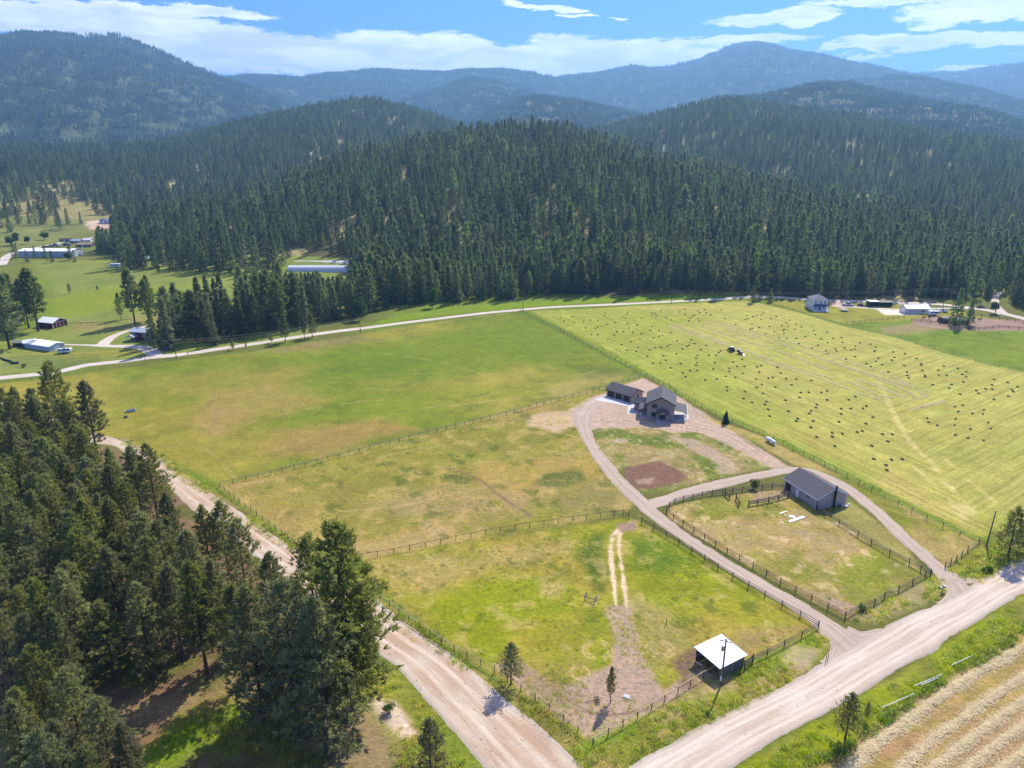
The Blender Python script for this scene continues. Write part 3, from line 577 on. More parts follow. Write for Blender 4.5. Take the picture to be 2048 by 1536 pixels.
def band(name, La, Lb, m_, z=.05, step=1.2, NC=26, rag=.35):
    """road between two edge lines given in photograph pixels"""
    A = np.array(GP(La)); B = np.array(GP(Lb)); A = smooth_line(A, 1.0); B = smooth_line(B, 1.0)
    def res(P, n):
        s = np.concatenate([[0], np.cumsum(np.hypot(*np.diff(P, axis=0).T))]); q = np.linspace(0, s[-1], n)
        return np.stack([np.interp(q, s, P[:, 0]), np.interp(q, s, P[:, 1])], 1)
    L = np.hypot(*np.diff(A, axis=0).T).sum(); n = int(L/step)+2; A = res(A, n); B = res(B, n)
    return sheet(name, A, B, m_, z, NC, rag)
def ribbon(name, px, wd, m_, z=.05, step=1.2, NC=18, rag=.35, pts=None):
    P = smooth_line(pts or GP(px), step); T = np.gradient(P, axis=0); T /= np.linalg.norm(T, axis=1)[:, None]; Nn = np.stack([-T[:, 1], T[:, 0]], 1)
    wv = np.interp(np.linspace(0, 1, len(P)), np.linspace(0, 1, len(wd)), wd) if hasattr(wd, '__len__') else np.full(len(P), wd)
    return sheet(name, P+Nn*wv[:, None]/2, P-Nn*wv[:, None]/2, m_, z, NC, rag)
def sheet(name, A, B, m_, z, NC, rag):
    n = len(A); us = np.linspace(-1.12, 1.12, NC); W_ = np.hypot(*(A-B).T)
    M_ = (A+B)/2; D_ = (A-B)/2; P = M_[:, None, :]+D_[:, None, :]*us[None, :, None]
    x = P[..., 0]; y = P[..., 1]; nz = (fbm(x, y, 1.6, 7, 3)-.5)*2 + (fbm(x, y, 9, 8, 2)-.5)*1.2
    off = (np.abs(us)[None, :]-1)*W_[:, None]/2 + nz*rag*1.3           # metres outside the mean edge
    zz = np.where(off < -.35, z, np.where(off > .35, -.12, z-(off+.35)/.7*(z+.12))); zz = np.where(np.abs(us)[None, :] > 1.1, -.15, zz)
    zz = zz + heights(x.ravel(), y.ravel())[0].reshape(x.shape)
    V = np.stack([x, y, zz], -1).reshape(-1, 3)
    i, j = np.meshgrid(np.arange(n-1), np.arange(NC-1), indexing='ij'); F_ = np.stack([i*NC+j, (i+1)*NC+j, (i+1)*NC+j+1, i*NC+j+1], -1).reshape(-1, 4)
    a = V[F_[0, 1]]-V[F_[0, 0]]; b = V[F_[0, 3]]-V[F_[0, 0]]
    if np.cross(a, b)[2] < 0: F_ = F_[:, ::-1]
    me = np_mesh(name, V, F_, 4)
    s = np.concatenate([[0], np.cumsum(np.hypot(*np.diff(M_, axis=0).T))])
    at = me.attributes.new('across', 'FLOAT', 'POINT'); at.data.foreach_set('value', np.tile(us, n).astype(np.float32))
    at = me.attributes.new('along', 'FLOAT', 'POINT'); at.data.foreach_set('value', np.repeat(s, NC).astype(np.float32))
    o = obj(name, me, m_); return tag(o, kind='structure')
band('road', [(1130,1640),(1260,1530),(1341,1487),(1417,1442),(1480,1411),(1575,1366),(1650,1322),(1690,1300),(1800,1236),(1890,1200),(1959,1159),(2038,1113),(2140,1064)],
     [(1330,1640),(1500,1513),(1634,1438),(1714,1393),(1794,1342),(1875,1299),(1901,1278),(2024,1200),(2048,1189),(2120,1146),(2200,1108)], MR, .07)
band('road', [(-60,775),(20,805),(100,832),(180,862),(240,880),(280,900),(315,920),(375,960),(440,997),(522,1052),(581,1091),(749,1195),(819,1251),(889,1297),(958,1349),(1018,1404),(1069,1442),(1138,1505),(1200,1560),(1290,1650)],
     [(-60,800),(10,825),(90,852),(165,882),(226,892),(250,907),(300,930),(362,1002),(400,1033),(470,1084),(575,1164),(728,1290),(784,1328),(836,1384),(889,1447),(945,1510),(990,1570),(1040,1650)], MR2, .055)
ribbon('road', [(-80,766),(0,756),(110,744),(175,730),(250,722),(300,715),(362,709),(450,696),(512,687),(574,677),(662,664),(737,655),(812,645),(887,636),(962,627),(1024,621),(1111,614),(1224,609),(1324,604),(1424,599),(1499,595),(1560,596),(1650,602),(1800,607),(1886,610),(1960,618),(2010,628),(2060,640),(2150,665)], [6.2,5.5,5.5,5,5,5,5,6,6,7], MF, .05, 2.0, 14, .4)
ribbon('road', [(2010,630),(1995,616),(1990,603),(1994,590),(2004,583)], [6,5,4,4], MF, .04, 1.5, 12, .3)
ribbon('driveway', [(1718,1302),(1690,1282),(1662,1258),(1600,1215),(1500,1157),(1440,1120),(1380,1082),(1330,1045),(1300,1022),(1268,992),(1240,965),(1212,932),(1190,900),(1172,868),(1166,840),(1172,822),(1195,805),(1222,800)], [6.5,4.2,4,4,4,4,4.4,5,4.8,4.4,4.2,4.2,4.6,6,7,7,5], MD, .06)
ribbon('driveway', [(1285,1012),(1320,1003),(1400,978),(1440,968),(1538,947),(1600,939),(1650,953),(1700,980),(1740,1012),(1775,1043),(1811,1078),(1850,1112),(1890,1147),(1915,1178),(1935,1195)], [5,4.6,4.4,4.2,4,3.8,3.8,3.8,4,4.2,6.5], MD, .05)
for k, (px, wd) in enumerate([([(1640,1262),(1690,1288),(1740,1282),(1800,1252)], 2.2), ([(1690,1262),(1730,1275),(1800,1262)], 4.0), ([(1650,1240),(1672,1270),(1672,1310),(1650,1330)], 2.6), ([(1880,1140),(1915,1160),(1975,1160)], 2.4), ([(1885,1150),(1905,1185),(1880,1210)], 2.4)]):
    ribbon('driveway', px, wd, MD, .035+.006*k, 1.0, 12, .5)
ribbon('driveway', [(312,716),(306,705),(292,697),(262,693),(215,692),(170,690),(128,689)], [6,7,6,5,3,2.2], MF, .06, 1.5, 12, .35)
ribbon('driveway', [(200,693),(215,680),(232,670),(255,662),(290,653),(330,640),(360,625)], [7,5,4,3.5,3,3], MF, .045, 1.5, 12, .35)
ribbon('driveway', [(1665,612),(1720,615),(1760,618),(1830,621),(1880,617),(1960,619),(2010,630)], [3,5,4,3,4,4], MF, .04, 1.5, 12, .3)
ribbon('track', [(5,530),(12,515),(30,505),(60,498),(110,488),(130,483),(180,476),(205,468)], [6,8,7,5,4,4], MF, .05, 2, 10, .5)
ribbon('track', [(170,456),(190,452),(215,446)], [4,4], MF, .08, 2, 10, .5)
# concrete
conc = mat('concrete', (.55, .53, .51), .8, (.47, .45, .43), .8)
def slab(pts, z=.10): 
    b = MB().hull([(x, y, -.1) for x, y in pts], [(x, y, z) for x, y in pts]); return tag(b.build('concrete_pad', conc), kind='structure')
# ------------------------------------------------------------------ trees
bark = mat('bark', (.115, .075, .05), .95, (.06, .042, .032), 3.0, .8)
bark_dead = mat('dead wood', (.26, .22, .19), .95)
def leafmat(name, a, b, trans, rnd=.22):
    return mat(name, a, .75, b, .55, .9, spec=.15, trans=trans, rnd=rnd)
M_NEAR = leafmat('pine needles', (.335, .330, .138), (.145, .155, .062), .45, .24)
M_MID = leafmat('conifer needles', (.210, .240, .110), (.105, .132, .064), .43, .32)
M_FAR = leafmat('far conifer needles', (.175, .212, .105), (.085, .115, .062), .42, .42)
M_LEAF = leafmat('broad leaves', (.11, .175, .03), (.06, .11, .02), .35, .2)
M_SHRUB = leafmat('shrub leaves', (.09, .14, .03), (.05, .09, .02), .3, .25)

def blades(rng, P, D, n, ln, wd, spread, up=.25):
    """n thin triangles fanning out of every point P round direction D"""
    N = len(P); P = np.repeat(P, n, 0); D = np.repeat(D, n, 0)
    r = rng.normal(0, 1, (N*n, 3)); d_ = D+r*spread; d_[:, 2] += up; d_ /= np.linalg.norm(d_, axis=1)[:, None]
    l = ln*rng.uniform(.6, 1.25, N*n)[:, None]
    s = np.cross(d_, rng.normal(0, 1, (N*n, 3))); s /= np.linalg.norm(s, axis=1)[:, None]+1e-9
    w_ = wd*rng.uniform(.6, 1.3, N*n)[:, None]
    P = P+rng.normal(0, .12*ln, P.shape)
    a = P-s*w_*.5; b = P+s*w_*.5; c = P+d_*l+s*w_*.25; e = P+d_*l-s*w_*.25
    V = np.stack([a, b, c, e], 1).reshape(-1, 3); return V
def conifer(seed, H, Rmax, base, nb, nt, nbl, ln, wd, kind='pine', detail=True, lean=.0):
    rng = np.random.default_rng(seed); tb = MB()
    bend = rng.uniform(-1, 1, 2)*H*.012+lean
    ax = lambda z: np.array([bend[0]*np.sin(z/H*2.2)+.0, bend[1]*np.sin(z/H*3.0), z])
    r0 = H*.0125+.06; segs = 9 if detail else 5
    tb.tube([ax(z) for z in np.linspace(-.4, H*.97, segs)], [r0*(1-.93*i/(segs-1))*(1.25 if i == 0 else 1) for i in range(segs)], 7 if detail else 4)
    if detail and kind == 'pine':                         # bare dead limbs under the crown
        for k in range(16):
            z_ = H*rng.uniform(.08, base+.22); a_ = rng.uniform(0, 2*pi); l_ = rng.uniform(.6, 2.4)
            tb.tube([ax(z_), ax(z_)+np.array([cos(a_)*l_*.6, sin(a_)*l_*.6, -.05*l_]), ax(z_)+np.array([cos(a_+.2)*l_, sin(a_+.2)*l_, rng.uniform(-.3, .25)*l_])], [.045, .03, .012], 3)
    Ps = []; Ds = []
    lob = rng.uniform(0, 2*pi, 3)
    for i in range(nb):
        q = (i+rng.uniform(0, 1))/nb; f = q**(.85 if kind == 'pine' else 1.0)     # 0 crown base .. 1 top
        z = H*(base+(1-base)*f*.985); azm = i*2.39996+rng.normal(0, .35)
        if kind == 'pine': prof = (min(1, .45+f*2.4))*(1-f)**.72*1.10+.03
        elif kind == 'broad': prof = math.sin(min(1, f*.92+.10)*pi)**.6
        else: prof = (1-f)**1.0*(min(1, .75+f*3))*1.08+.02
        L = Rmax*prof*rng.uniform(.62, 1.12)*(1+.16*cos(azm*2+lob[0])+.1*sin(azm*3+lob[1]))
        if kind == 'pine': el0 = -.12+f*.85+rng.normal(0, .1); curve = .35
        else: el0 = -.35+f*.75+rng.normal(0, .08); curve = .22
        o = ax(z); pts = []
        for k in range(5):
            t_ = k/4; e_ = el0+curve*(t_-.3)
            pts.append(o+np.array([cos(azm+.15*t_)*L*t_*cos(el0*.6), sin(azm+.15*t_)*L*t_*cos(el0*.6), L*(math.sin(el0)*t_+curve*t_*t_*.5)]))
        if detail and L > .9: tb.tube(pts[:5], [max(.018, .012*L*(1-k/5.5)) for k in range(5)], 3)
        m_ = max(2, int(nt*(L/Rmax)**.8+1)); ts = rng.uniform(.22 if detail else .12, 1.03, m_)**.75
        for t_ in ts:
            s_ = min(t_, .999)*4; k = int(s_); p = pts[k]+(pts[min(k+1, 4)]-pts[k])*(s_-k)
            side = rng.normal(0, .17*L*(1.15-t_*.6), 3); side[2] *= .35
            dr = pts[4]-pts[0]; dr = dr/(np.linalg.norm(dr)+1e-9)+side/(L+.01)*1.2
            Ps.append(p+side); Ds.append(dr/np.linalg.norm(dr))
    top = ax(H)
    for k in range(4 if not detail else 8): Ps.append(top-np.array([0, 0, H*.02*k])); Ds.append(np.array([0, 0, 1.0]))
    V = blades(rng, np.array(Ps), np.array(Ds), nbl, ln, wd, .55, .3)
    me = np_mesh('crown', V, np.arange(len(V)), 4)
    tm = bpy.data.meshes.new('trunk'); tm.from_pydata([tuple(map(float, p)) for p in tb.v], [], tb.f); tm.update()
    return me, tm
def merged(crown, trunk, m1, m2, name):
    """crown and trunk as one mesh, for forests seen as a mass"""
    n1 = len(crown.vertices); n2 = len(trunk.vertices) if trunk else 0
    V = np.zeros((n1, 3), np.float32); crown.vertices.foreach_get('co', V.ravel()) if False else None
    a = np.zeros(n1*3, np.float32); crown.vertices.foreach_get('co', a); V = a.reshape(-1, 3)
    f1 = np.zeros(len(crown.loops), np.int32); crown.loops.foreach_get('vertex_index', f1)
    nv = [4]*len(crown.polygons)
    if trunk:
        b = np.zeros(n2*3, np.float32); trunk.vertices.foreach_get('co', b); V = np.vstack([V, b.reshape(-1, 3)])
        f2 = np.zeros(len(trunk.loops), np.int32); trunk.loops.foreach_get('vertex_index', f2); f1 = np.concatenate([f1, f2+n1]); nv += [len(p.vertices) for p in trunk.polygons]
    me = np_mesh(name, V, f1, nv); me.materials.append(m1); me.materials.append(m2)
    if trunk: me.polygons.foreach_set('material_index', np.array([0]*len(crown.polygons)+[1]*len(trunk.polygons), np.int32))
    return me

# near pines (seen from 100 m), mid conifers, forest conifers
NEAR = [conifer(11+i, 20, 4.7*rr, bb, 130, 13, 10, .50, .13, 'pine') for i, (rr, bb) in enumerate([(1.0, .14), (.85, .25), (1.1, .10), (.8, .2), (.95, .3), (1.05, .18)])]
MID = [conifer(31+i, 20, 4.0*rr, bb, 115, 5, 5, .95, .34, kd) for i, (rr, bb, kd) in enumerate([(.95, .10, 'fir'), (.8, .06, 'fir'), (1.1, .2, 'pine'), (.9, .26, 'pine'), (1.05, .05, 'fir'), (.75, .12, 'fir')])]
LOW = [conifer(51+i, 20, 4.5*rr, bb, 66, 4, 4, 1.2, .50, kd, detail=False) for i, (rr, bb, kd) in enumerate([(1.0, .08, 'fir'), (.8, .04, 'fir'), (1.05, .15, 'pine'), (.9, .1, 'fir'), (.7, .05, 'fir')])]
for me_, tm_ in NEAR: me_.materials.append(M_NEAR); tm_.materials.append(bark)
for me_, tm_ in MID: me_.materials.append(M_MID); tm_.materials.append(bark)
M_LARCH = leafmat('larch needles', (.24, .32, .10), (.14, .20, .06), .45, .3)
FORP = [merged(c_, t_, M_FAR, bark, 'forest_conifer') for c_, t_ in LOW]+[merged(LOW[2][0], LOW[2][1], M_LARCH, bark, 'forest_larch'), merged(conifer(95, 20, 1.2, .1, 30, 2, 2, 1.0, .12, 'fir', detail=False)[0], LOW[0][1], bark_dead, bark_dead, 'forest_snag')]
# a far stand: a few dozen small crowns in one mesh
def stand(seed, size=46, n=34, hh=15):
    rng = np.random.default_rng(seed); Vs = []
    for k in range(n):
        x, y = rng.uniform(-size/2, size/2, 2); h = hh*rng.uniform(.55, 1.25); r = h*.16*rng.uniform(.8, 1.3); a0 = rng.uniform(0, 6)
        for lv in range(3):
            z0 = h*(.05+.3*lv); z1 = h*(.5+.26*lv) if lv < 2 else h; rr = r*(1-.28*lv)
            for s in range(5):
                a = a0+lv+s*2*pi/5; b = a+2*pi/5*rng.uniform(.8, 1.15)
                Vs += [(x+rr*cos(a), y+rr*sin(a), z0+rng.uniform(-.5, .5)), (x+rr*cos(b), y+rr*sin(b), z0), (x+.12, y, z1), (x, y, z1)]
    return np_mesh('forest_stand', np.array(Vs), np.arange(len(Vs)), 4)
STANDS = [stand(71+i) for i in range(5)]
for s_ in STANDS: s_.materials.append(M_FAR)

def protos(name, meshes):
    c = bpy.data.collections.new(name)                    # source shapes, not linked to the scene
    for i, me in enumerate(meshes):
        o = bpy.data.objects.new('%s_shape_%d' % (name, i), me); c.objects.link(o)
    return c
def scatter(name, pts, sc, rz, idx, coll, label, cat, tilt=None):
    me = bpy.data.meshes.new(name); me.vertices.add(len(pts)); me.vertices.foreach_set('co', np.asarray(pts, np.float32).ravel())
    for nm, arr, ty in (('scl', sc, 'FLOAT'), ('rz', rz, 'FLOAT'), ('pick', idx, 'INT')):
        at = me.attributes.new(nm, ty, 'POINT'); at.data.foreach_set('value', np.asarray(arr, np.int32 if ty == 'INT' else np.float32))
    me.update(); o = obj(name, me)
    g = bpy.data.node_groups.new(name, 'GeometryNodeTree')
    g.interface.new_socket('Geometry', in_out='INPUT', socket_type='NodeSocketGeometry'); g.interface.new_socket('Geometry', in_out='OUTPUT', socket_type='NodeSocketGeometry')
    gi = g.nodes.new('NodeGroupInput'); go = g.nodes.new('NodeGroupOutput'); ip = g.nodes.new('GeometryNodeInstanceOnPoints'); ci = g.nodes.new('GeometryNodeCollectionInfo')
    ci.inputs['Collection'].default_value = coll; ci.inputs['Separate Children'].default_value = True; ci.inputs['Reset Children'].default_value = True
    def na(nm, ty):
        n_ = g.nodes.new('GeometryNodeInputNamedAttribute'); n_.data_type = ty; n_.inputs['Name'].default_value = nm
        return [s for s in n_.outputs if s.enabled and s.name == 'Attribute'][0]
    cx = g.nodes.new('ShaderNodeCombineXYZ'); L = g.links.new
    L(na('rz', 'FLOAT'), cx.inputs[2]); L(gi.outputs[0], ip.inputs['Points']); L(ci.outputs[0], ip.inputs['Instance']); ip.inputs['Pick Instance'].default_value = True
    L(na('pick', 'INT'), ip.inputs['Instance Index']); L(cx.outputs[0], ip.inputs['Rotation']); L(na('scl', 'FLOAT'), ip.inputs['Scale']); L(ip.outputs[0], go.inputs[0])
    md = o.modifiers.new('scatter', 'NODES'); md.node_group = g
    return tag(o, label, cat, kind='stuff')
PC_FOR = protos('conifer', FORP); PC_ST = protos('stand', STANDS)

rng = np.random.default_rng(5)
def jgrid(x0, x1, y0, y1, s, jit=.42):
    gx, gy = np.meshgrid(np.arange(x0, x1, s), np.arange(y0, y1, s)); gx = gx+((np.arange(gx.shape[0])%2)*s*.5)[:, None]
    x = gx.ravel(); y = gy.ravel(); return x+rng.uniform(-jit, jit, x.shape)*s, y+rng.uniform(-jit, jit, x.shape)*s
def inpoly(x, y, px, t=True):
    P = [G(a, b) if b > 560 else GT(a, b) for a, b in px]; return sdpoly(x, y, P) < 0

# ---- forest on the near and middle hills
x, y = jgrid(-1900, 2000, 380, 2450, 9.0)
r = np.hypot(x, y); z, k = heights(x, y)
ok = (k >= 0) & (k <= 2) & (z > .3)
x, y, z, k, r = x[ok], y[ok], z[ok], k[ok], r[ok]
dens = fbm(x, y, 34, 9, 3); keep = rng.uniform(0, 1, len(x))
opn = sst(.66, .74, dens); opn2 = sst(.63, .72, fbm(x, y, 24, 19, 3))
ax_ = np.arctan2(x, y)
leftopen = (k == 2)*(1-sst(pdir(120, 400)[0], pdir(330, 400)[0], ax_))*(1-sst(1120, 1400, r))*sst(.25, .5, fbm(x, y, 40, 29, 3)+.08)
p_ = (1-.75*opn)*(1-.8*opn2)*(1-.9*leftopen)*np.where(r > 1300, .85, .93)
ok = keep < p_
ok &= ~inpoly(x, y, [(165,440),(235,432),(240,460),(170,462)]); ok &= ~inpoly(x, y, [(325,366),(350,360),(385,374),(352,390),(330,388)])
ok &= visible(x, y, z+20) & ~((np.arctan2(x, y) < pdir(184, 440)[0]) & (np.hypot(x, y) < 860))
x, y, z, k, r = x[ok], y[ok], z[ok], k[ok], r[ok]
hgt = rng.uniform(13, 26, len(x))*np.where(k == 0, 1, .9)*(1+.3*(vnoise(x, y, 50, 3)-.5)); hgt[rng.uniform(0, 1, len(x)) < .07] *= 1.25
HILLT = np.stack([x, y, z, hgt], 1)
# ---- valley-floor woods (footprints drawn in the photograph)
def wood(px, s, h0, h1, jit=.42, drop=0.0):
    P = [G(a, b) if b > 500 else GT(a, b) for a, b in px]; xs = [p[0] for p in P]; ys = [p[1] for p in P]
    x, y = jgrid(min(xs), max(xs), min(ys), max(ys), s, jit); q = (sdpoly(x, y, P) < 0) & (rng.uniform(0, 1, len(x)) > drop); x, y = x[q], y[q]
    z = heights(x, y)[0]; q = visible(x, y, z+h1); x, y, z = x[q], y[q], z[q]
    return np.stack([x, y, z, rng.uniform(h0, h1, len(x))], 1)
BELT = wood([(325,668),(345,660),(420,640),(560,600),(640,590),(690,585),(700,560),(760,540),(800,560),(900,585),(880,606),(800,612),(740,628),(690,640),(600,662),(500,676),(400,690),(335,700)], 6.6, 15, 25, drop=.08)
RIM = wood([(700,545),(760,530),(900,560),(1100,560),(1500,562),(1700,575),(1980,590),(1985,600),(1840,598),(1700,600),(1640,598),(1500,588),(1100,592),(1030,600),(960,602),(900,606),(800,590)], 6.0, 12, 22, drop=.05)
GAP = wood([(1880,592),(2140,592),(2140,478),(1880,478)], 9.0, 14, 24, drop=.08)
RIMR = wood([(2012,590),(2100,600),(2120,640),(2060,625),(2020,605)], 6.0, 13, 22)
EDGE = wood([(190,508),(300,519),(300,512),(200,500)], 6, 14, 22); EDGE2 = wood([(420,512),(560,513),(700,520),(700,513),(560,506),(430,506)], 7, 10, 17, drop=.2)
LEFTW = wood([(-120,600),(0,600),(60,640),(70,655),(20,668),(-40,665),(-120,690)], 7.5, 17, 27, drop=.15)
GH = wood([(30,520),(75,528),(150,530),(150,518),(60,512),(30,508)], 12, 8, 13, drop=.45)
ALLT = np.vstack([HILLT, BELT, RIM, RIMR, EDGE, EDGE2, LEFTW, GH, GAP]); regn = np.concatenate([np.full(len(a), i) for i, a in enumerate([HILLT, BELT, RIM, RIMR, EDGE, EDGE2, LEFTW, GH, GAP])])
tx_, ty_ = to_px(ALLT[:, 0], ALLT[:, 1], ALLT[:, 2]+ALLT[:, 3]); bx_, by_ = to_px(ALLT[:, 0], ALLT[:, 1], ALLT[:, 2])
hide = (tx_ > 560) & (tx_ < 700) & (ty_ < 552) & (by_ > 550); lim = np.where(tx_ < 640, 540, 551)+rng.uniform(0, 16, len(ALLT)); ALLT[:, 3] = np.where(hide, ALLT[:, 3]*np.clip((by_-lim)/(by_-ty_), .3, 1), ALLT[:, 3])
# keep the white house, the corral and glades clear
for px in ([(1590,600),(1700,600),(1900,606),(1980,612),(1980,660),(1590,660)], [(565,565),(700,565),(700,515),(565,515)], [(735,660),(735,636),(870,608),(1050,598),(1050,604),(870,625)]):
    q = ~inpoly(ALLT[:, 0], ALLT[:, 1], px); ALLT = ALLT[q]; regn = regn[q]

# ---- single trees placed by where they stand: (x, y of the foot, height, label)
def by_top(x, y, h): return G(x, y, h)
SOLO = [] # (X, Y, h, meshset, variant, label, group)
FW = []   # foreground wood
for (tx, ty, h, v) in [(95,722,27,0),(166,762,24,1),(24,775,21,3),(-10,770,21,4),(62,790,20,3),(128,800,19,1),(215,895,17,3),(257,893,20,1),(289,888,21,0),(216,930,19,1),(330,985,18,3),(437,1003,17,4),(473,1036,20,0),(400,1010,17,3),(536,1106,16,4),(609,1070,27,2),
      (669,1048,34,0),(560,1160,27,2),(694,1140,24,4),(625,1200,27,2),(490,1170,25,0),(370,1060,20,1),(420,1120,20,3),(690,1240,18,2),(855,1437,11,2),(40,905,19,0),(110,890,19,2),(170,915,19,4),(60,980,19,1),(60,1290,19,0),(130,1335,18,2),(192,1395,16,5),(238,1445,13,1),(20,1400,18,3),(105,1440,15,4),(165,1490,13,0)]:
    X_, Y_ = by_top(tx, ty, h); FW.append((X_, Y_, h, v))
P = GP([(-160,890),(60,885),(200,930),(300,1010),(430,1120),(560,1230),(640,1330),(660,1440),(560,1420),(430,1360),(300,1400),(180,1440),(230,1560),(160,1700),(-300,1700)]); xs = [p[0] for p in P]; ys = [p[1] for p in P]
x, y = jgrid(min(xs), max(xs), min(ys), max(ys), 6.1, .40); q = sdpoly(x, y, P) < 0
for X_, Y_ in zip(x[q], y[q]):
    h = rng.uniform(15, 22.5); ex, ey = to_px(X_, Y_, h); bx, by = to_px(X_, Y_, 0)
    if ex < -60 or ey > 1580: continue
    if ex > np.interp(ey, [880, 1002, 1164, 1290, 1450], [205, 350, 560, 700, 720])-42: continue
    if min([hypot(X_-f[0], Y_-f[1]) for f in FW]) < 3.6: continue
    FW.append((X_, Y_, h, int(rng.integers(0, 6))))
def size_px(X_, Y_, h): return h*FPX/hypot(X_, Y_)
def grow(X_, Y_, Z_, h, shapes, v, label, group=None, name='pine_tree', cat='pine tree', wide=1.0):
    e = thing(name, label, cat, (X_, Y_, Z_-.05), random.uniform(0, 6.28), group); s = h/20.0; e.scale = (s*wide, s*wide, s)
    c = obj('crown', shapes[v][0], None, e); t_ = obj('trunk', shapes[v][1], None, e); return e
random.seed(4)
FWG = 'pines of the wood beside the gravel road'
named = {0: 'tall ragged pine rising highest at the far edge of the lower-left wood', 1: 'dark spiky pine at the wood edge where the gravel road disappears', 16: 'biggest pine of the lower-left wood, overlapping the near gravel road', 24: 'young pine alone on the verge at the bottom edge, left of the near road junction', 2: 'thin pine at the left picture edge near the far gravel road', 11: 'slim pine top standing against the gravel road beside the middle of the wood', 14: 'small brown-tipped pine top against the gravel road left of the biggest pine', 15: 'pine with two blunt tops just left of the biggest roadside pine'}
rowd = [i for i in range(len(FW)) if i not in named]
pxy = [(*to_px(FW[i][0], FW[i][1], FW[i][2]*.7), FW[i][2]) for i in rowd]
FL = dict(zip(rowd, place_labels(pxy, 'pine', 'part of the dense lower-left wood')))
for i, (X_, Y_, h, v) in enumerate(FW):
    if i in named: grow(X_, Y_, 0, h, NEAR, v, named[i], wide=1.0 if h < 30 else 1.12)
    else: grow(X_, Y_, 0, h, NEAR, v, FL[i], FWG)
lone = [((1022,1368), 8.3, 5, 1.15, 'young bushy pine on the roadside fence line above the near corner'), ((1221,1404), 7.0, 1, .75, 'small slender pine on bare dirt inside the lower paddock corner'),
 ((1690,1478), 8.6, 5, 1.05, 'dense young pine on the grassy verge across the road at lower right'), ((1731,1440), 3.6, 3, .8, 'little pine sapling beside the larger young pine on the right-hand verge'),
 ((2016,1112), 12.0, 2, 1.3, 'full dark pine by the road at the right picture edge'), ((2050,1108), 10.0, 0, 1.2, 'pine half cut off by the right picture edge')]
for (b, h, v, wd, lb) in lone: X_, Y_ = G(*b); grow(X_, Y_, 0, h, NEAR, v, lb, wide=wd)
spr = conifer(91, 20, 4.6, .02, 150, 12, 8, .95, .3, 'fir'); spr[0].materials.append(leafmat('blue spruce needles', (.045, .075, .06), (.03, .05, .045), .2)); spr[1].materials.append(bark)
X_, Y_ = G(1451,847); grow(X_, Y_, 0, 4.3, [spr], 0, 'little dark spruce by the hay-field fence right of the new house', name='spruce_tree', cat='spruce tree', wide=1.1)
midlone = [((270,648), 28, 3, 1.25, 'tall layered pine right behind the red farmhouse, leftmost of three'), ((299,645), 22, 2, 1.2, 'pine behind the red farmhouse, middle of three'), ((304,640), 23, 3, .9, 'pine behind the red farmhouse, rightmost of three'), ((243,640), 14, 2, .9, 'short pine on the meadow left of the three farmhouse pines'),
 ((308,695), 18, 0, 1.1, 'dark droopy fir touching the right end of the red farmhouse'), ((325,698), 13, 4, 1.2, 'shorter fir in front of the wood, right of the farmhouse fir'), ((430,690), 15, 4, 1.1, 'pale fir standing in front of the dark wood edge near the far road'),
 ((77,662), 30, 3, 1.5, 'tall leaning pine beside the red barn'), ((20,698), 30, 2, 1.6, 'broad pine at the left edge beside the red shed'), ((571,684), 12.5, 2, 1.3, 'bushy young pine beside the far road, leftmost of the roadside trio'), ((609,676), 9.5, 3, 1.1, 'small pine beside the far road, middle of the roadside trio'), ((625,675), 11.5, 2, 1.2, 'small pine beside the far road, rightmost of the roadside trio'),
 ((543,686), 4.5, 2, 1.5, 'tiny dark pine just left of the roadside trio'), ((466,700), 4.8, 2, 1.3, 'tiny lone pine on the far side of the big pasture'), ((492,696), 2.4, 2, 1.3, 'knee-high pine beside the far road right of the tiny lone pine'),
 ((262,533), 14, 2, 1.2, 'lone pine in front of the cabins at the far edge of the left meadow'), ((318,547), 6, 2, 1.4, 'small round pine in the left meadow, farthest back'), ((140,588), 6.5, 2, 1.1, 'small pine in the middle of the left meadow'), ((195,581), 3.2, 2, 1.6, 'tiny shrub-like pine in the left meadow'), ((544,524), 7, 2, 1.3, 'small pine at the back of the left meadow near the white tunnels'),
 ((1910,652), 19, 4, 1.2, 'taller bushy pine beside the corral'), ((1936,650), 12.5, 0, 1.4, 'shorter dark pine beside the corral'), ((1392,603), 5, 4, 1.2, 'small tree on the verge of the far road above the hay field'), ((1505,605), 10, 2, 1.3, 'bushy pine at the far corner of the hay field'), ((1540,604), 8, 4, 1.4, 'low pine right of the far hay-field corner')]
for (b, h, v, wd, lb) in midlone: X_, Y_ = G(*b) if b[1] > 560 else GT(*b); grow(X_, Y_, hz(X_, Y_), h, MID, v, lb, wide=wd*.82)
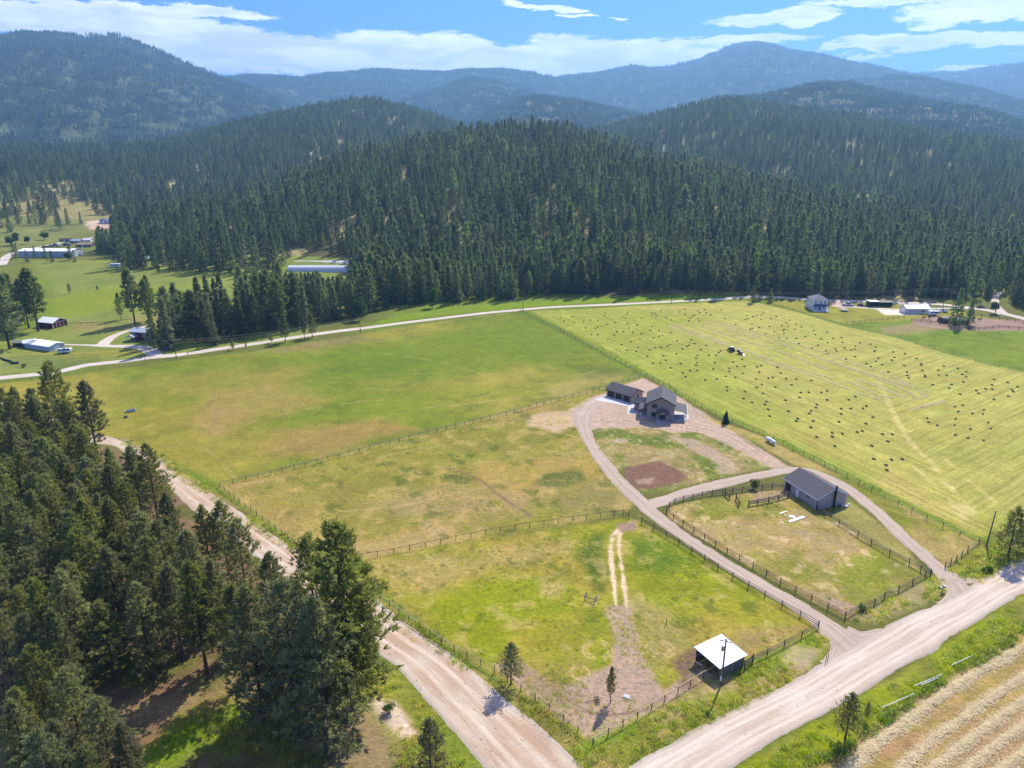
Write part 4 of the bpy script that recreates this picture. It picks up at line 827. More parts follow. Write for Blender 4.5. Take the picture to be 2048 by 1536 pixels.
# ---- of the forest, the trees that show largest become trees of their own
done = len(FW)+len(lone)+len(midlone)
sz = ALLT[:, 3]*FPX/np.hypot(ALLT[:, 0], ALLT[:, 1])
front = np.where(regn == 0, .62, np.where(regn == 4, .9, 1.0)); order = np.argsort(-sz*front); nsel = max(0, 298-done); selx = order[:nsel]
LB = {0: 'dark conifer on the lower slope of the forested hill', 1: 'conifer in the dark wood between the meadow and the far road', 2: 'conifer at the foot of the forested hill behind the far road', 3: 'conifer right of the dirt road that climbs into the forest', 4: 'conifer at the left foot of the forested hill by the cabins', 5: 'conifer at the hill foot behind the white tunnels', 6: 'conifer of the clump at the left edge beside the red barn', 7: 'conifer in front of the long white building', 8: 'conifer of the forest behind the right-hand road'}
WH = {0: 'dark lower hillside forest', 1: 'part of the wood beside the far road', 2: 'part of the hill-foot wood behind the far road', 3: 'part of the wood right of the climbing dirt road', 4: 'part of the hill foot wood by the cabins', 5: 'part of the hill foot wood behind the tunnels', 6: 'part of the clump beside the red barn', 7: 'part of the row before the long white building', 8: 'part of the forest behind the right-hand road'}
SL = {}
for g in set(int(q) for q in regn[selx]):
    ix = [i for i in selx if regn[i] == g]; it = [(*to_px(ALLT[i][0], ALLT[i][1], ALLT[i][2]+ALLT[i][3]*.8), ALLT[i][3]) for i in ix]; nc_ = 5 if len(ix) > 24 else max(1, -(-len(ix)//6)); nr_ = 1 if len(ix) <= 30 else (3 if len(ix) <= 88 else 5)
    SL.update(zip(ix, place_labels(it, 'conifer', WH[g], nc_, nr_) if len(ix) > 1 else [LB[g]]))
SL = {k_: ' '.join(v_.replace(' in the  part', ' in the').replace('the part of the', 'the').split()) for k_, v_ in SL.items()}
for i in selx: 
    X_, Y_, Z_, h = ALLT[i]; g = int(regn[i]); grow(X_, Y_, Z_, h, MID, int(rng.integers(0, 6)), SL[i], LB[g].replace('conifer', 'conifers', 1), 'conifer', 'conifer tree', wide=random.uniform(.95, 1.3))
rest = np.setdiff1d(np.arange(len(ALLT)), selx); A_ = ALLT[rest]; kk = heights(A_[:, 0], A_[:, 1])[1]
for kset, lb in (((-1,), 'rest of the conifer wood standing on the valley floor'), ((0,), 'dense dark conifer forest covering the nearest hill'), ((1,), 'conifer forest on the broad hill at right behind the nearest hill'), ((2,), 'conifer forest on the middle hill at left behind the meadow')):
    q = np.isin(kk, kset); a = A_[q]
    if len(a): scatter('forest', a[:, :3]-np.array([0, 0, .2]), a[:, 3]/20*1.0, rng.uniform(0, 6.28, len(a)), rng.choice(7, len(a), p=(.22, .19, .18, .19, .17, .04, .01)), PC_FOR, lb, 'forest')
print('trees: foreground', len(FW), 'hill', len(HILLT), 'selected', len(selx), 'rest', len(A_))
# ---- far forests in stands
tot = 0
for kset, lb, s, r0, r1 in (((3,), 'blue-green forest on the ridge at right beyond the nearer hills', 36, 1800, 3800), ((4,), 'forest on the small rounded hill in the centre distance', 38, 2000, 4200), ((5,), 'forest on the far hill in the centre below the skyline', 44, 3000, 5400), ((6,), 'hazy forest on the long ridge descending at far right', 44, 3200, 6000), ((7,), 'forest on the big hazy mountain at left', 46, 2000, 5400), ((8,), 'hazy forest on the highest peak', 64, 4000, 8000), ((9,), 'hazy forest on the far central mountains', 64, 3700, 7400), ((10,), 'palest forest on the far mountain at the right edge', 80, 5200, 9900)):
    x, y = jgrid(-6400, 7000, r0*.6, r1, s, .45); r = np.hypot(x, y); a = np.arctan2(x, y); q = (np.abs(a) < R(39)) & (r > r0) & (r < r1); x, y = x[q], y[q]; z, k = heights(x, y)
    q = np.isin(k, kset) & visible(x, y, z+14); x, y, z = x[q], y[q], z[q]
    q = (rng.uniform(0, 1, len(x)) < 1-.85*sst(.68, .76, fbm(x, y, 42, 33, 3))*.6) ; x, y, z = x[q], y[q], z[q]; tot += len(x)
    if len(x): scatter('forest', np.stack([x, y, z-1.5], 1), s/40*rng.uniform(.9, 1.2, len(x)), rng.uniform(0, 6.28, len(x)), rng.integers(0, 5, len(x)), PC_ST, lb, 'forest')
print('stands', tot)
# ---- broad-leaved trees and shrubs
def leafy(seed, H, Rr, n, ln, trunk=.25, flat=1.0):
    rng_ = np.random.default_rng(seed); tb = MB(); P_ = []; 
    tb.tube([(0, 0, -.3), (.05, 0, H*trunk), (.1, .05, H*.6)], [H*.03, H*.022, H*.01], 6)
    lobes = [(rng_.uniform(-.55, .55, 2)*Rr, rng_.uniform(.35, .85)*H, rng_.uniform(.4, .65)*Rr) for _ in range(9)]
    for (c2, cz, cr) in lobes:
        tb.tube([(.05, 0, H*trunk), (c2[0]*.5, c2[1]*.5, (cz+H*trunk)/2), (c2[0], c2[1], cz)], [H*.014, H*.01, .02], 4)
        d_ = rng_.normal(0, 1, (n//9, 3)); d_ /= np.linalg.norm(d_, axis=1)[:, None]; rr = cr*rng_.uniform(.55, 1.05, n//9)[:, None]
        P_.append(np.array([c2[0], c2[1], cz])+d_*rr*np.array([1, 1, .8*flat]))
    P_ = np.vstack(P_); P_ = P_[P_[:, 2] > H*.08]; D_ = P_-np.array([0, 0, H*.5]); D_ /= np.linalg.norm(D_, axis=1)[:, None]
    V = blades(rng_, P_, D_, 3, ln, ln*.7, .8, .1); me = np_mesh('crown', V, np.arange(len(V)), 4)
    tm = bpy.data.meshes.new('trunk'); tm.from_pydata([tuple(map(float, p)) for p in tb.v], [], tb.f); tm.update(); me.materials.append(M_LEAF); tm.materials.append(bark); return me, tm
LF = [leafy(201, 8, 3.2, 900, .5), leafy(202, 8, 2.8, 900, .5), leafy(203, 3, 1.3, 600, .16, .2)]
M_RED = leafmat('ochre leaves', (.17, .16, .065), (.11, .10, .05), .3)
def plant(b, h, v, lb, cat='tree', name='broadleaf_tree', wide=1.0, mat_=None):
    X_, Y_ = G(*b) if b[1] > 560 else GT(*b); H0 = 3.0 if v == 2 else 8.0; e = thing(name, lb, cat, (X_, Y_, hz(X_, Y_)-.05), random.uniform(0, 6), None); e.scale = (h/H0*wide, h/H0*wide, h/H0)
    c = obj('crown', LF[v][0], None, e); obj('trunk', LF[v][1], None, e)
    if mat_: c.material_slots[0].link = 'OBJECT'; c.material_slots[0].material = mat_
for a in [((722,640), 12, 0, 'bright green leafy tree at the right end of the dark wood', 'tree', 'broadleaf_tree', .7), ((865,615), 11, 1, 'lime green leafy tree in front of the forest above the pasture', 'tree', 'broadleaf_tree', .8), ((1166,545), 12, 0, 'pale green leafy tree inside the forest above the hay field', 'tree', 'broadleaf_tree', .9),
          ((1990,628), 6.5, 1, 'round ochre-green tree beside the corral road', 'tree', 'broadleaf_tree', 1.3, M_RED), ((1508,978), 2.9, 2, 'small pale green tree by the pen fence left of the barn', 'tree', 'broadleaf_tree', 1.1),
          ((1741,611), 3.5, 1, 'round green shrub left of the black shed', 'shrub', 'shrub', 1.6), ((340,690), 4, 0, 'yellow-green shrub by the roadside pole near the farmhouse', 'shrub', 'shrub', 1.4), ((48,735), 1.6, 2, 'small round shrub in the farm garden', 'shrub', 'shrub', 1.5), ((22,492), 9, 0, 'leafy tree left of the long white building, nearer the edge', 'tree', 'broadleaf_tree', 1.0), ((32,490), 11, 1, 'taller leafy tree left of the long white building', 'tree', 'broadleaf_tree', 1.0), ((58,488), 7, 1, 'dark round tree beyond the long white building', 'tree', 'broadleaf_tree', 1.3), ((90,480), 8, 0, 'leafy tree on the creek line behind the dirt road', 'tree', 'broadleaf_tree', 1.2), ((137,522), 6, 1, 'dark round bush at the right end of the long white building', 'shrub', 'shrub', 1.6), ((1978,1145), 1.6, 2, 'dark weedy bush under the pole at the right', 'shrub', 'shrub', 1.3), ((1725,1222), 1.2, 2, 'green bush at the foot of the paddock corner fence', 'shrub', 'shrub', 1.8), ((778,1425), 1.8, 2, 'low bush on the ditch bank beside the near wood', 'shrub', 'shrub', 1.4), ((1966,1145), 1.2, 2, 'low dark weed clump left of the bush under the right pole', 'shrub', 'shrub', 1.2)]: plant(*a)
# ------------------------------------------------------------------ buildings
M_SID = mat('beige board siding', (.41, .31, .24), .7, (.35, .265, .21), 1.5, .6, stretch=(6, 6, .3))
M_SIDB = mat('barn grey siding', (.45, .375, .325), .55, (.39, .33, .285), 1.0, .6, stretch=(5, 5, .3))
M_ROOF = mat('dark shingles', (.125, .117, .12), .85, (.075, .070, .075), 3.5, .8, bump=.4)
M_TRIM = mat('dark trim', (.035, .035, .042), .5)
M_BLK = mat('black paint', (.018, .018, .020), .45)
M_GLS = mat('window glass', (.03, .04, .05), .08, spec=.6)
M_WHT = mat('white paint', (.84, .84, .82), .5, (.78, .78, .77), 1.0)
M_WROOF = mat('white metal roof', (.88, .88, .87), .55, (.82, .82, .82), .8, .6, stretch=(8, .4, 1))
M_GROOF = mat('grey metal roof', (.42, .46, .50), .4, (.36, .40, .44), .6, .7)
M_RED = mat('barn red boards', (.17, .035, .03), .8, (.11, .025, .022), 2.0, stretch=(4, 4, .4))
M_WOOD = mat('weathered boards', (.26, .20, .165), .9, (.085, .06, .05), 1.4, .7, stretch=(5, 5, .35))
M_DOOR = mat('dark brown garage door', (.030, .026, .026), .5)
M_POST = mat('dark fence timber', (.075, .058, .045), .9, (.045, .036, .030), 3)
M_RAILY = mat('pale pole rail', (.50, .41, .22), .8, (.40, .33, .17), 1.2)
M_RAILG = mat('weathered rail', (.20, .165, .125), .9, (.12, .10, .08), 2)
M_WIRE = mat('wire', (.30, .28, .24), .5, metal=.4)
M_STEEL = mat('steel', (.35, .36, .38), .4, metal=.7)
M_RUST = mat('rusty iron', (.12, .075, .055), .8)
M_GREYW = mat('pale blue grey siding', (.50, .55, .60), .6)
M_TIRE = mat('tyre rubber', (.02, .02, .02), .9)
M_CREAM = mat('cream metal siding', (.52, .54, .50), .6, (.46, .48, .45), .7)
M_BARK2 = mat('pole wood', (.17, .13, .10), .9, (.10, .08, .065), 2, stretch=(4, 4, .3))
def frame_from(a, b):
    """origin at a, x axis towards b"""
    ax_, ay_ = a; bx, by = b; return hypot(bx-ax_, by-ay_), atan2(by-ay_, bx-ax_)
def gable(root, x0, x1, y0, y1, e, r, wm, rm, ov=.4, axis='x', th=.14, z0=0.0, trim=None, roofname='roof', wallname='wall'):
    """box with a pitched roof; the ridge runs along axis"""
    w_ = MB(); xm, ym = (x0+x1)/2, (y0+y1)/2
    if axis == 'x':
        w_.hull([(x0, y0, z0), (x0, y1, z0), (x0, y1, e), (x0, ym, r), (x0, y0, e)], [(x1, y0, z0), (x1, y1, z0), (x1, y1, e), (x1, ym, r), (x1, y0, e)])
    else:
        w_.hull([(x0, y0, z0), (x0, y0, e), (xm, y0, r), (x1, y0, e), (x1, y0, z0)], [(x0, y1, z0), (x0, y1, e), (xm, y1, r), (x1, y1, e), (x1, y1, z0)])
    wall = w_.build(wallname, wm, root); rb = MB(); tb = MB()
    hw = (y1-y0)/2 if axis == 'x' else (x1-x0)/2; sl = (r-e)/hw
    for s in (-1, 1):
        if axis == 'x':
            a = [(x0-ov, ym, r), (x1+ov, ym, r), (x1+ov, ym+s*(hw+ov), e-sl*ov), (x0-ov, ym+s*(hw+ov), e-sl*ov)]
        else:
            a = [(xm, y0-ov, r), (xm, y1+ov, r), (xm+s*(hw+ov), y1+ov, e-sl*ov), (xm+s*(hw+ov), y0-ov, e-sl*ov)]
        lo = [(p[0], p[1], p[2]+.003) for p in a]; hi = [(p[0], p[1], p[2]+th) for p in a]; rb.hull(lo, hi)
        if trim is not None:
            for p, q in ((0, 3), (1, 2)): 
                A, B = np.array(a[p]), np.array(a[q]); dn = np.array((0, 0, -.09)); o2 = (np.array((-.04 if p == 0 else .04, 0, 0)) if axis == 'x' else np.array((0, -.04 if p == 0 else .04, 0))); tb.bar(A+dn+o2, B+dn+o2, .06, .26)
            o2 = np.array((0, s*.05, -.05)) if axis == 'x' else np.array((s*.05, 0, -.05)); tb.bar(np.array(a[3])+o2, np.array(a[2])+o2, .08, .2)
    roof = rb.build(roofname, rm, root)
    if trim is not None: tb.build('fascia', trim, roof)
    return wall, roof
def window(root, c, n, w_=1.0, h=1.1, fm=None, panes=2):
    """window centred at c on a wall whose outward normal is n"""
    c = np.array(c, float); n = np.array((n[0], n[1], 0), float); t_ = np.array((-n[1], n[0], 0)); up = np.array((0, 0, 1.0))
    def bx(u0, u1, v0, v1, d0, d1):
        return MB_hull(c, t_, up, n, u0, u1, v0, v1, d0, d1)
    f = MB(); 
    for (u0, u1, v0, v1) in ((-w_/2-.09, w_/2+.09, h/2, h/2+.1), (-w_/2-.09, w_/2+.09, -h/2-.1, -h/2), (-w_/2-.09, -w_/2, -h/2, h/2), (w_/2, w_/2+.09, -h/2, h/2))+(((-.03, .03, -h/2, h/2),) if panes == 2 else ()): hull_on(f, c, t_, up, n, u0, u1, v0, v1, -.02, .07)
    o = f.build('window', fm or M_WHT, root); g = MB(); hull_on(g, c, t_, up, n, -w_/2, w_/2, -h/2, h/2, -.03, .03); g.build('pane', M_GLS, o); return o
def hull_on(mb, c, t_, up, n, u0, u1, v0, v1, d0, d1):
    q = lambda u, v, d_: tuple(c+t_*u+up*v+n*d_)
    mb.hull([q(u0, v0, d0), q(u1, v0, d0), q(u1, v1, d0), q(u0, v1, d0)], [q(u0, v0, d1), q(u1, v0, d1), q(u1, v1, d1), q(u0, v1, d1)])
def panel(root, name, m_, c, n, w_, h, d1=.05, d0=-.03):
    c = np.array(c, float); n = np.array((n[0], n[1], 0), float); b = MB(); hull_on(b, c, np.array((-n[1], n[0], 0)), np.array((0, 0, 1.0)), n, -w_/2, w_/2, -h/2, h/2, d0, d1); return b.build(name, m_, root)

# garage: front-left foot to front-right foot
L, rz = frame_from((34.1, 242.2), (41.7, 234.5))
t_ = thing('garage', 'three-car garage with dark shingle roof and dark doors beside the new house', 'garage', (34.1, 242.2, 0), rz)
gable(t_, 0, L, 0, 6.9, 2.55, 4.35, M_SID, M_ROOF, .45, 'x', trim=M_TRIM)
for k in range(3):
    g_ = panel(t_, 'garage_door', M_DOOR, (1.95+k*3.45, 0, 1.15), (0, -1), 2.75, 2.3, -.005+.03); pb = MB()
    for q in range(1, 5): pb.box(1.95+k*3.45-1.33, 1.95+k*3.45+1.33, -.05, -.02, .46*q-.012, .46*q+.012)
    pb.build('panel_groove', M_BLK, g_)
window(t_, (L, 3.9, 1.6), (1, 0), .95, 1.05, M_BLK)
slab([tuple(p) for p in GP([(1186,799),(1214,790),(1262,807),(1288,800),(1296,810),(1284,812),(1256,813)])], .07)
slab([tuple(p) for p in GP([(1256,812),(1283,812),(1293,816),(1290,828),(1254,828)])], .062)
slab([tuple(p) for p in GP([(1368,828),(1377,828),(1378,839),(1369,839)])], .09)
# main house: x axis along the front wall
L, rz = frame_from((44.4, 219.1), (52.9, 217.25)); L = 8.7
h = thing('house', 'new two-storey house with beige siding, dark gabled roof and side porches', 'house', (44.4, 219.1, 0), rz)
gable(h, 0, L, 0, 11.2, 5.6, 7.95, M_SID, M_ROOF, .5, 'y', trim=M_TRIM)
window(h, (2.3, 0, 4.75), (0, -1), 1.35, 1.15, M_BLK); window(h, (2.2, 0, 1.75), (0, -1), 1.4, 1.25, M_BLK)
window(h, (L, 4, 4.5), (1, 0), 1.1, 1.1, M_BLK); window(h, (0, 2.5, 4.3), (-1, 0), 1.0, 1.0, M_BLK)
# right side porch
pr = MB().hull([(L, .5, 3.55), (L+4.2, .5, 2.75), (L+4.2, 8.6, 2.75), (L, 8.6, 3.55)], [(L, .5, 3.7), (L+4.2, .5, 2.9), (L+4.2, 8.6, 2.9), (L, 8.6, 3.7)]).build('porch_roof', M_ROOF, h)
MB().box(L+4.2, L+4.28, .45, 8.65, 2.68, 2.94).build('gutter', M_WHT, pr)
for y_ in (.8, 4.4, 8.3): MB().box(L+3.85, L+4.0, y_-.08, y_+.08, .12, 2.8).build('porch_post', M_TRIM, h)
MB().box(L+.003, L+4.1, .3, 8.7, 0, .14).build('porch_floor', conc, h)
MB().box(L+.01, L+.12, 2.0, 7.0, .5, 2.4).build('sliding_door', M_GLS, h)
# left porch and wing that ties to the garage
MB().hull([(-2.7, .4, 2.75), (0, .4, 3.75), (0, 6.5, 3.75), (-2.7, 6.5, 2.75)], [(-2.7, .4, 2.89), (0, .4, 3.89), (0, 6.5, 3.89), (-2.7, 6.5, 2.89)]).build('porch_roof', M_ROOF, h)
for y_ in (.7, 3.4, 6.2): MB().box(-2.5, -2.35, y_-.08, y_+.08, .12, 2.78).build('porch_post', M_TRIM, h)
MB().box(-2.7, -.003, .3, 6.6, 0, .13).build('porch_floor', conc, h)
gable(h, -4.4, -.02, 6.8, 11.0, 2.9, 4.3, M_SID, M_ROOF, .3, 'x', trim=M_TRIM, roofname='wing_roof', wallname='wing_wall')
gb = MB(); gb.hull([(-1.9, 2.6, 3.3), (1.2, 2.6, 6.2), (1.2, 5.6, 6.2), (-1.9, 5.6, 3.3)], [(-1.9, 2.6, 3.42), (1.2, 2.6, 6.32), (1.2, 5.6, 6.32), (-1.9, 5.6, 3.42)]).build('porch_roof', M_ROOF, h) if False else None
# entry porch with its own little gable
ex0, ex1 = 3.4, 6.6; em = (ex0+ex1)/2; eb = MB()
for s in (-1, 1): eb.hull([(em, -3.0, 4.05), (em, .0, 4.05), (em+s*2.15, 0, 2.95), (em+s*2.15, -3.0, 2.95)], [(em, -3.0, 4.17), (em, 0, 4.17), (em+s*2.15, 0, 3.07), (em+s*2.15, -3.0, 3.07)])
pr = eb.build('entry_roof', M_ROOF, h); MB().hull([(ex0-.2, -2.8, 2.9), (ex1+.2, -2.8, 2.9), (em, -2.8, 3.85)], [(ex0-.2, -2.7, 2.9), (ex1+.2, -2.7, 2.9), (em, -2.7, 3.85)]).build('pediment', M_SID, pr)
MB().bar((em, -3.03, 3.98), (em-2.2, -3.03, 2.86), .06, .22).bar((em, -3.03, 3.98), (em+2.2, -3.03, 2.86), .06, .22).build('fascia', M_TRIM, pr)
for x_ in (ex0, ex1): MB().box(x_-.12, x_+.12, -2.85, -2.6, .2, 2.92).build('entry_post', M_SID, h)
MB().box(ex0-.1, ex1+.1, -2.55, -2.45, 2.6, 2.9).build('entry_beam', M_TRIM, h)
MB().box(ex0-.4, ex1+.4, -3.0, -.003, 0, .22).build('entry_floor', conc, h)
dr = panel(h, 'front_door', M_BLK, (em, 0, 1.3), (0, -1), 1.05, 2.15); panel(h, 'side_light', M_GLS, (em-.85, 0, 1.3), (0, -1), .4, 2.1); panel(h, 'side_light', M_GLS, (em+.85, 0, 1.3), (0, -1), .4, 2.1)
for (x_, y_, z_) in ((5.9, 4.0, 7.2), (6.8, 5.8, 6.7), (7.4, 9.3, 6.4), (3.0, 8, 7.1)): MB().tube([(x_, y_, z_-.3), (x_, y_, z_+.35)], .07, 8).build('vent_pipe', M_STEEL, h)

# barn
L, rz = frame_from((71.4, 168.6), (75.25, 157.1)); W_ = 8.9
b = thing('barn', 'long grey-beige metal barn with dark shingle roof and black stove pipe', 'barn', (71.4, 168.6, 0), rz)
gable(b, 0, L, 0, W_, 3.05, 5.15, M_SIDB, M_ROOF, .35, 'x', trim=M_WHT)
MB().box(L-.07, L+.05, -.06, .07, 0, 3.05).build('corner_trim', M_TRIM, b); MB().box(L-.07, L+.05, W_-.07, W_+.06, 0, 3.05).build('corner_trim', M_WHT, b)
MB().tube([(L+.38, W_*.56, .0), (L+.38, W_*.56, 5.75)], .27, 10).tube([(L+.38, W_*.56, 5.8), (L+.38, W_*.56, 5.95)], .36, 10).build('stove_pipe', M_BLK, b)
panel(b, 'door', M_WHT, (5.0, 0, 1.1), (0, -1), 1.0, 2.2); panel(b, 'stable_opening', M_BLK, (1.6, 0, 1.2), (0, -1), 1.9, 2.0); window(b, (5.0, 0, 2.45), (0, -1), .9, .45, M_WHT) if False else None
window(b, (8.9, 0, 1.9), (0, -1), 1.1, .8, M_WHT); panel(b, 'opening_trim', M_SIDB, (1.6, 0, 2.35), (0, -1), 2.1, .18, .07)
mm = MB(); rr_ = random.Random(3)
for (x_, y_, wd, hh) in ((1685, 1012, .9, .5), (1693, 1014, .7, .35), (1697, 1011, .5, .45)):
    gx, gy = G(x_, y_); tt = thing('bucket', {1685: 'blue-white tub by the barn end wall under the stove pipe', 1693: 'flat pale tub lying at the barn corner', 1697: 'small white bucket rightmost at the barn end'}[x_], 'bucket', (gx, gy, 0))
    MB().tube([(0, 0, 0), (0, 0, hh*.3), (0, 0, hh)], [wd*.4, wd*.45, wd*.5], 12).build('tub', M_WHT, tt); MB().tube([(0, 0, hh), (0, 0, hh+.04)], wd*.54, 12).build('rim', M_GREYW, tt)

# run-in shed by the road
P4 = [G(*p) for p in ((1388,1333),(1438,1361),(1492,1337),(1447,1300))]
A = np.array((32.0, 102.5)); B = np.array((34.75, 97.95)); D_ = np.array((39.9, 101.2)); L = np.linalg.norm(B-A); rz = atan2(B[1]-A[1], B[0]-A[0]); Wd = np.linalg.norm(D_-B)
s_ = thing('shed', 'open-fronted board shed with a glaring white metal roof at the road corner', 'shed', (A[0], A[1], 0), rz)
wl = MB(); n_ = 12
for k in range(26):   # board walls
    u = k/26*Wd; wl.box(L-.05, L, u+.01, u+Wd/26-.012, 0, 2.35+.02*(k % 3)); 
wl.build('side_wall', M_WOOD, s_); wl = MB()
for k in range(26): u = k/26*Wd; wl.box(0, .05, u+.01, u+Wd/26-.012, 0, 2.7)
wl.build('side_wall', M_WOOD, s_); wl = MB()
for k in range(22): u = k/22*L; wl.box(u+.01, u+L/22-.012, Wd-.05, Wd, 0, 2.5)
wl.build('back_wall', M_WOOD, s_)
for u in (.1, L/2, L-.15): MB().box(u-.08, u+.08, .05, .21, 0, 2.45).build('post', M_POST, s_)
MB().hull([(-.35, -.35, 2.72), (L+.35, -.35, 2.42), (L+.35, Wd+.35, 2.42), (-.35, Wd+.35, 2.72)], [(-.35, -.35, 2.80), (L+.35, -.35, 2.50), (L+.35, Wd+.35, 2.50), (-.35, Wd+.35, 2.80)]).build('roof', M_WROOF, s_)
rb_ = MB()
for k in range(15): u = -.33+k*(Wd+.66)/14-.01; rb_.hull([(-.34, u, 2.80), (L+.34, u, 2.50), (L+.34, u+.04, 2.50), (-.34, u+.04, 2.80)], [(-.34, u, 2.85), (L+.34, u, 2.55), (L+.34, u+.04, 2.55), (-.34, u+.04, 2.85)])
rb_.build('roof_rib', M_GROOF, [o for o in s_.children if o.name.startswith('roof')][0])
MB().bar((0, .13, 2.5), (L, .13, 2.3), .1, .22).build('beam', M_POST, s_); MB().bar((.5, -.6, .4), (1.6, .1, .1), .12).build('loose_board', M_WHT, s_)
# board gate panel beside the shed
pa, pb = np.array(G(1488,1338)), np.array(G(1505,1325)); g_ = thing('board_fence', 'short dark plank fence between the white-roofed shed and the rail fence', 'fence', (pa[0], pa[1], 0), atan2(pb[1]-pa[1], pb[0]-pa[0])); Lp = np.linalg.norm(pb-pa)
for k in range(3): MB().box(0, Lp, -.02, .02, .25+k*.5, .6+k*.5).build('plank', M_WOOD, g_)
for u in (0, Lp): MB().box(u-.08, u+.08, -.1, .06, 0, 1.8).build('post', M_POST, g_)

# white farmhouse
L, rz = frame_from((164.9, 381.4), (172.7, 380.75)); L = 8.0
w_ = thing('house', 'white two-storey farmhouse with grey hip roof and columned front porch', 'house', (164.7, 383.4, 0), rz)
MB().box(0, L, 0, 9.2, 0, 6.0).build('wall', M_WHT, w_); MB().box(-.05, L+.05, 9.2, 12.0, 0, 3.1).build('rear_wing', M_WHT, w_)
MB().hull([(-.5, -.5, 5.95), (L+.5, -.5, 5.95), (L+.5, 9.7, 5.95), (-.5, 9.7, 5.95)], [(L/2-.15, 3.8, 8.1), (L/2+.15, 3.8, 8.1), (L/2+.15, 5.4, 8.1), (L/2-.15, 5.4, 8.1)]).build('roof', mat('grey shingles', (.20, .20, .21), .9), w_)
MB().hull([(-.2, 9.25, 3.12), (L+.2, 9.25, 3.12), (L+.2, 12.3, 3.12), (-.2, 12.3, 3.12)], [(-.2, 9.25, 3.9), (L+.2, 9.25, 3.9), (L+.2, 12.3, 3.2), (-.2, 12.3, 3.2)]).build('wing_roof', M_GROOF, w_)
for x_ in (1.5, 4.2, 6.6): window(w_, (x_, 0, 4.6), (0, -1), .8, 1.3)
for x_ in (1.6, 6.3): window(w_, (x_, 0, 1.7), (0, -1), .9, 1.4)
for y_ in (1.6, 4.6, 7.6):
    window(w_, (0, y_, 4.6), (-1, 0), .8, 1.3); window(w_, (0, y_, 1.7), (-1, 0), .8, 1.3)
panel(w_, 'front_door', M_BLK, (4.0, 0, 1.1), (0, -1), 1.0, 2.1)
MB().hull([(.3, -2.7, 2.8), (L+.2, -2.7, 2.8), (L+.2, -.003, 2.8), (.3, -.003, 2.8)], [(1.3, -1.9, 3.35), (L-.8, -1.9, 3.35), (L-.8, -.003, 3.65), (1.3, -.003, 3.65)]).build('porch_roof', mat('navy metal roof', (.02, .045, .12), .4), w_)
for k in range(5): MB().box(.55+k*1.82, .8+k*1.82, -2.5, -2.25, .35, 2.8).build('porch_column', M_WHT, w_)
MB().box(.3, L+.2, -2.6, -.004, 0, .35).build('porch_floor', M_WHT, w_)
for (x0_, x1_) in ((.6, 3.0), (5.0, 8.0)): MB().box(x0_, x1_, -2.42, -2.34, 1.05, 1.13).box(x0_, x1_, -2.42, -2.34, .5, .58).build('railing', M_WHT, w_)
# cream shop building
w_ = thing('workshop', 'long cream metal building with a bright white roof beside parked cars', 'outbuilding', (211.9, 374.7, 0), 0.0)
gable(w_, 0, 12.6, 0, 7.0, 2.9, 4.3, M_CREAM, M_WROOF, .3, 'x')
window(w_, (9.0, 0, 1.6), (0, -1), 1.0, .7, M_BLK); window(w_, (10.4, 0, 1.7), (0, -1), .5, .5, M_BLK); panel(w_, 'door', M_WHT, (0, 3.4, 1.5), (-1, 0), 3.2, 2.8)
w_ = thing('carport', 'black-sided open shed with a small white roof piece behind the cream building', 'shed', (200.0, 392.0, 0), -.03)
MB().box(0, 12.8, 3.9, 4.0, 0, 3.2).box(0, .1, 0, 3.9, 0, 3.2).box(5.2, 5.3, 0, 3.9, 0, 2.8).box(12.7, 12.8, 0, 3.9, 0, 2.9).build('wall', M_BLK, w_)
MB().box(-.2, 5.2, -.6, 4.2, 3.2, 3.35).build('white_roof', M_WROOF, w_); MB().hull([(5.25, -.3, 2.75), (13.0, -.3, 2.75), (13.0, 4.2, 3.0), (5.25, 4.2, 3.0)], [(5.25, -.3, 2.88), (13.0, -.3, 2.88), (13.0, 4.2, 3.13), (5.25, 4.2, 3.13)]).build('roof', M_BLK, w_)
for k in range(3): MB().box(6.6+k*2.2, 6.75+k*2.2, -.1, .05, 0, 2.75).build('post', M_BLK, w_)
w_ = thing('trampoline', 'grey round trampoline on the lawn in front of the white farmhouse', 'trampoline', (*G(1688,622), 0)); r_ = [(2.1*cos(a), 2.1*sin(a), .85) for a in np.linspace(0, 2*pi, 25)]
MB().tube(r_, .09, 6).build('frame', M_STEEL, w_); MB().hull([(2.0*cos(a), 2.0*sin(a), .80) for a in np.linspace(0, 2*pi, 24, endpoint=False)], [(2.0*cos(a), 2.0*sin(a), .87) for a in np.linspace(0, 2*pi, 24, endpoint=False)]).build('mat', mat('trampoline mat', (.33, .33, .34), .8), w_)
for k in range(4): a = k*pi/2; MB().tube([(2.1*cos(a), 2.1*sin(a), 0), (2.1*cos(a), 2.1*sin(a), .85)], .05, 6).build('leg', M_STEEL, w_)

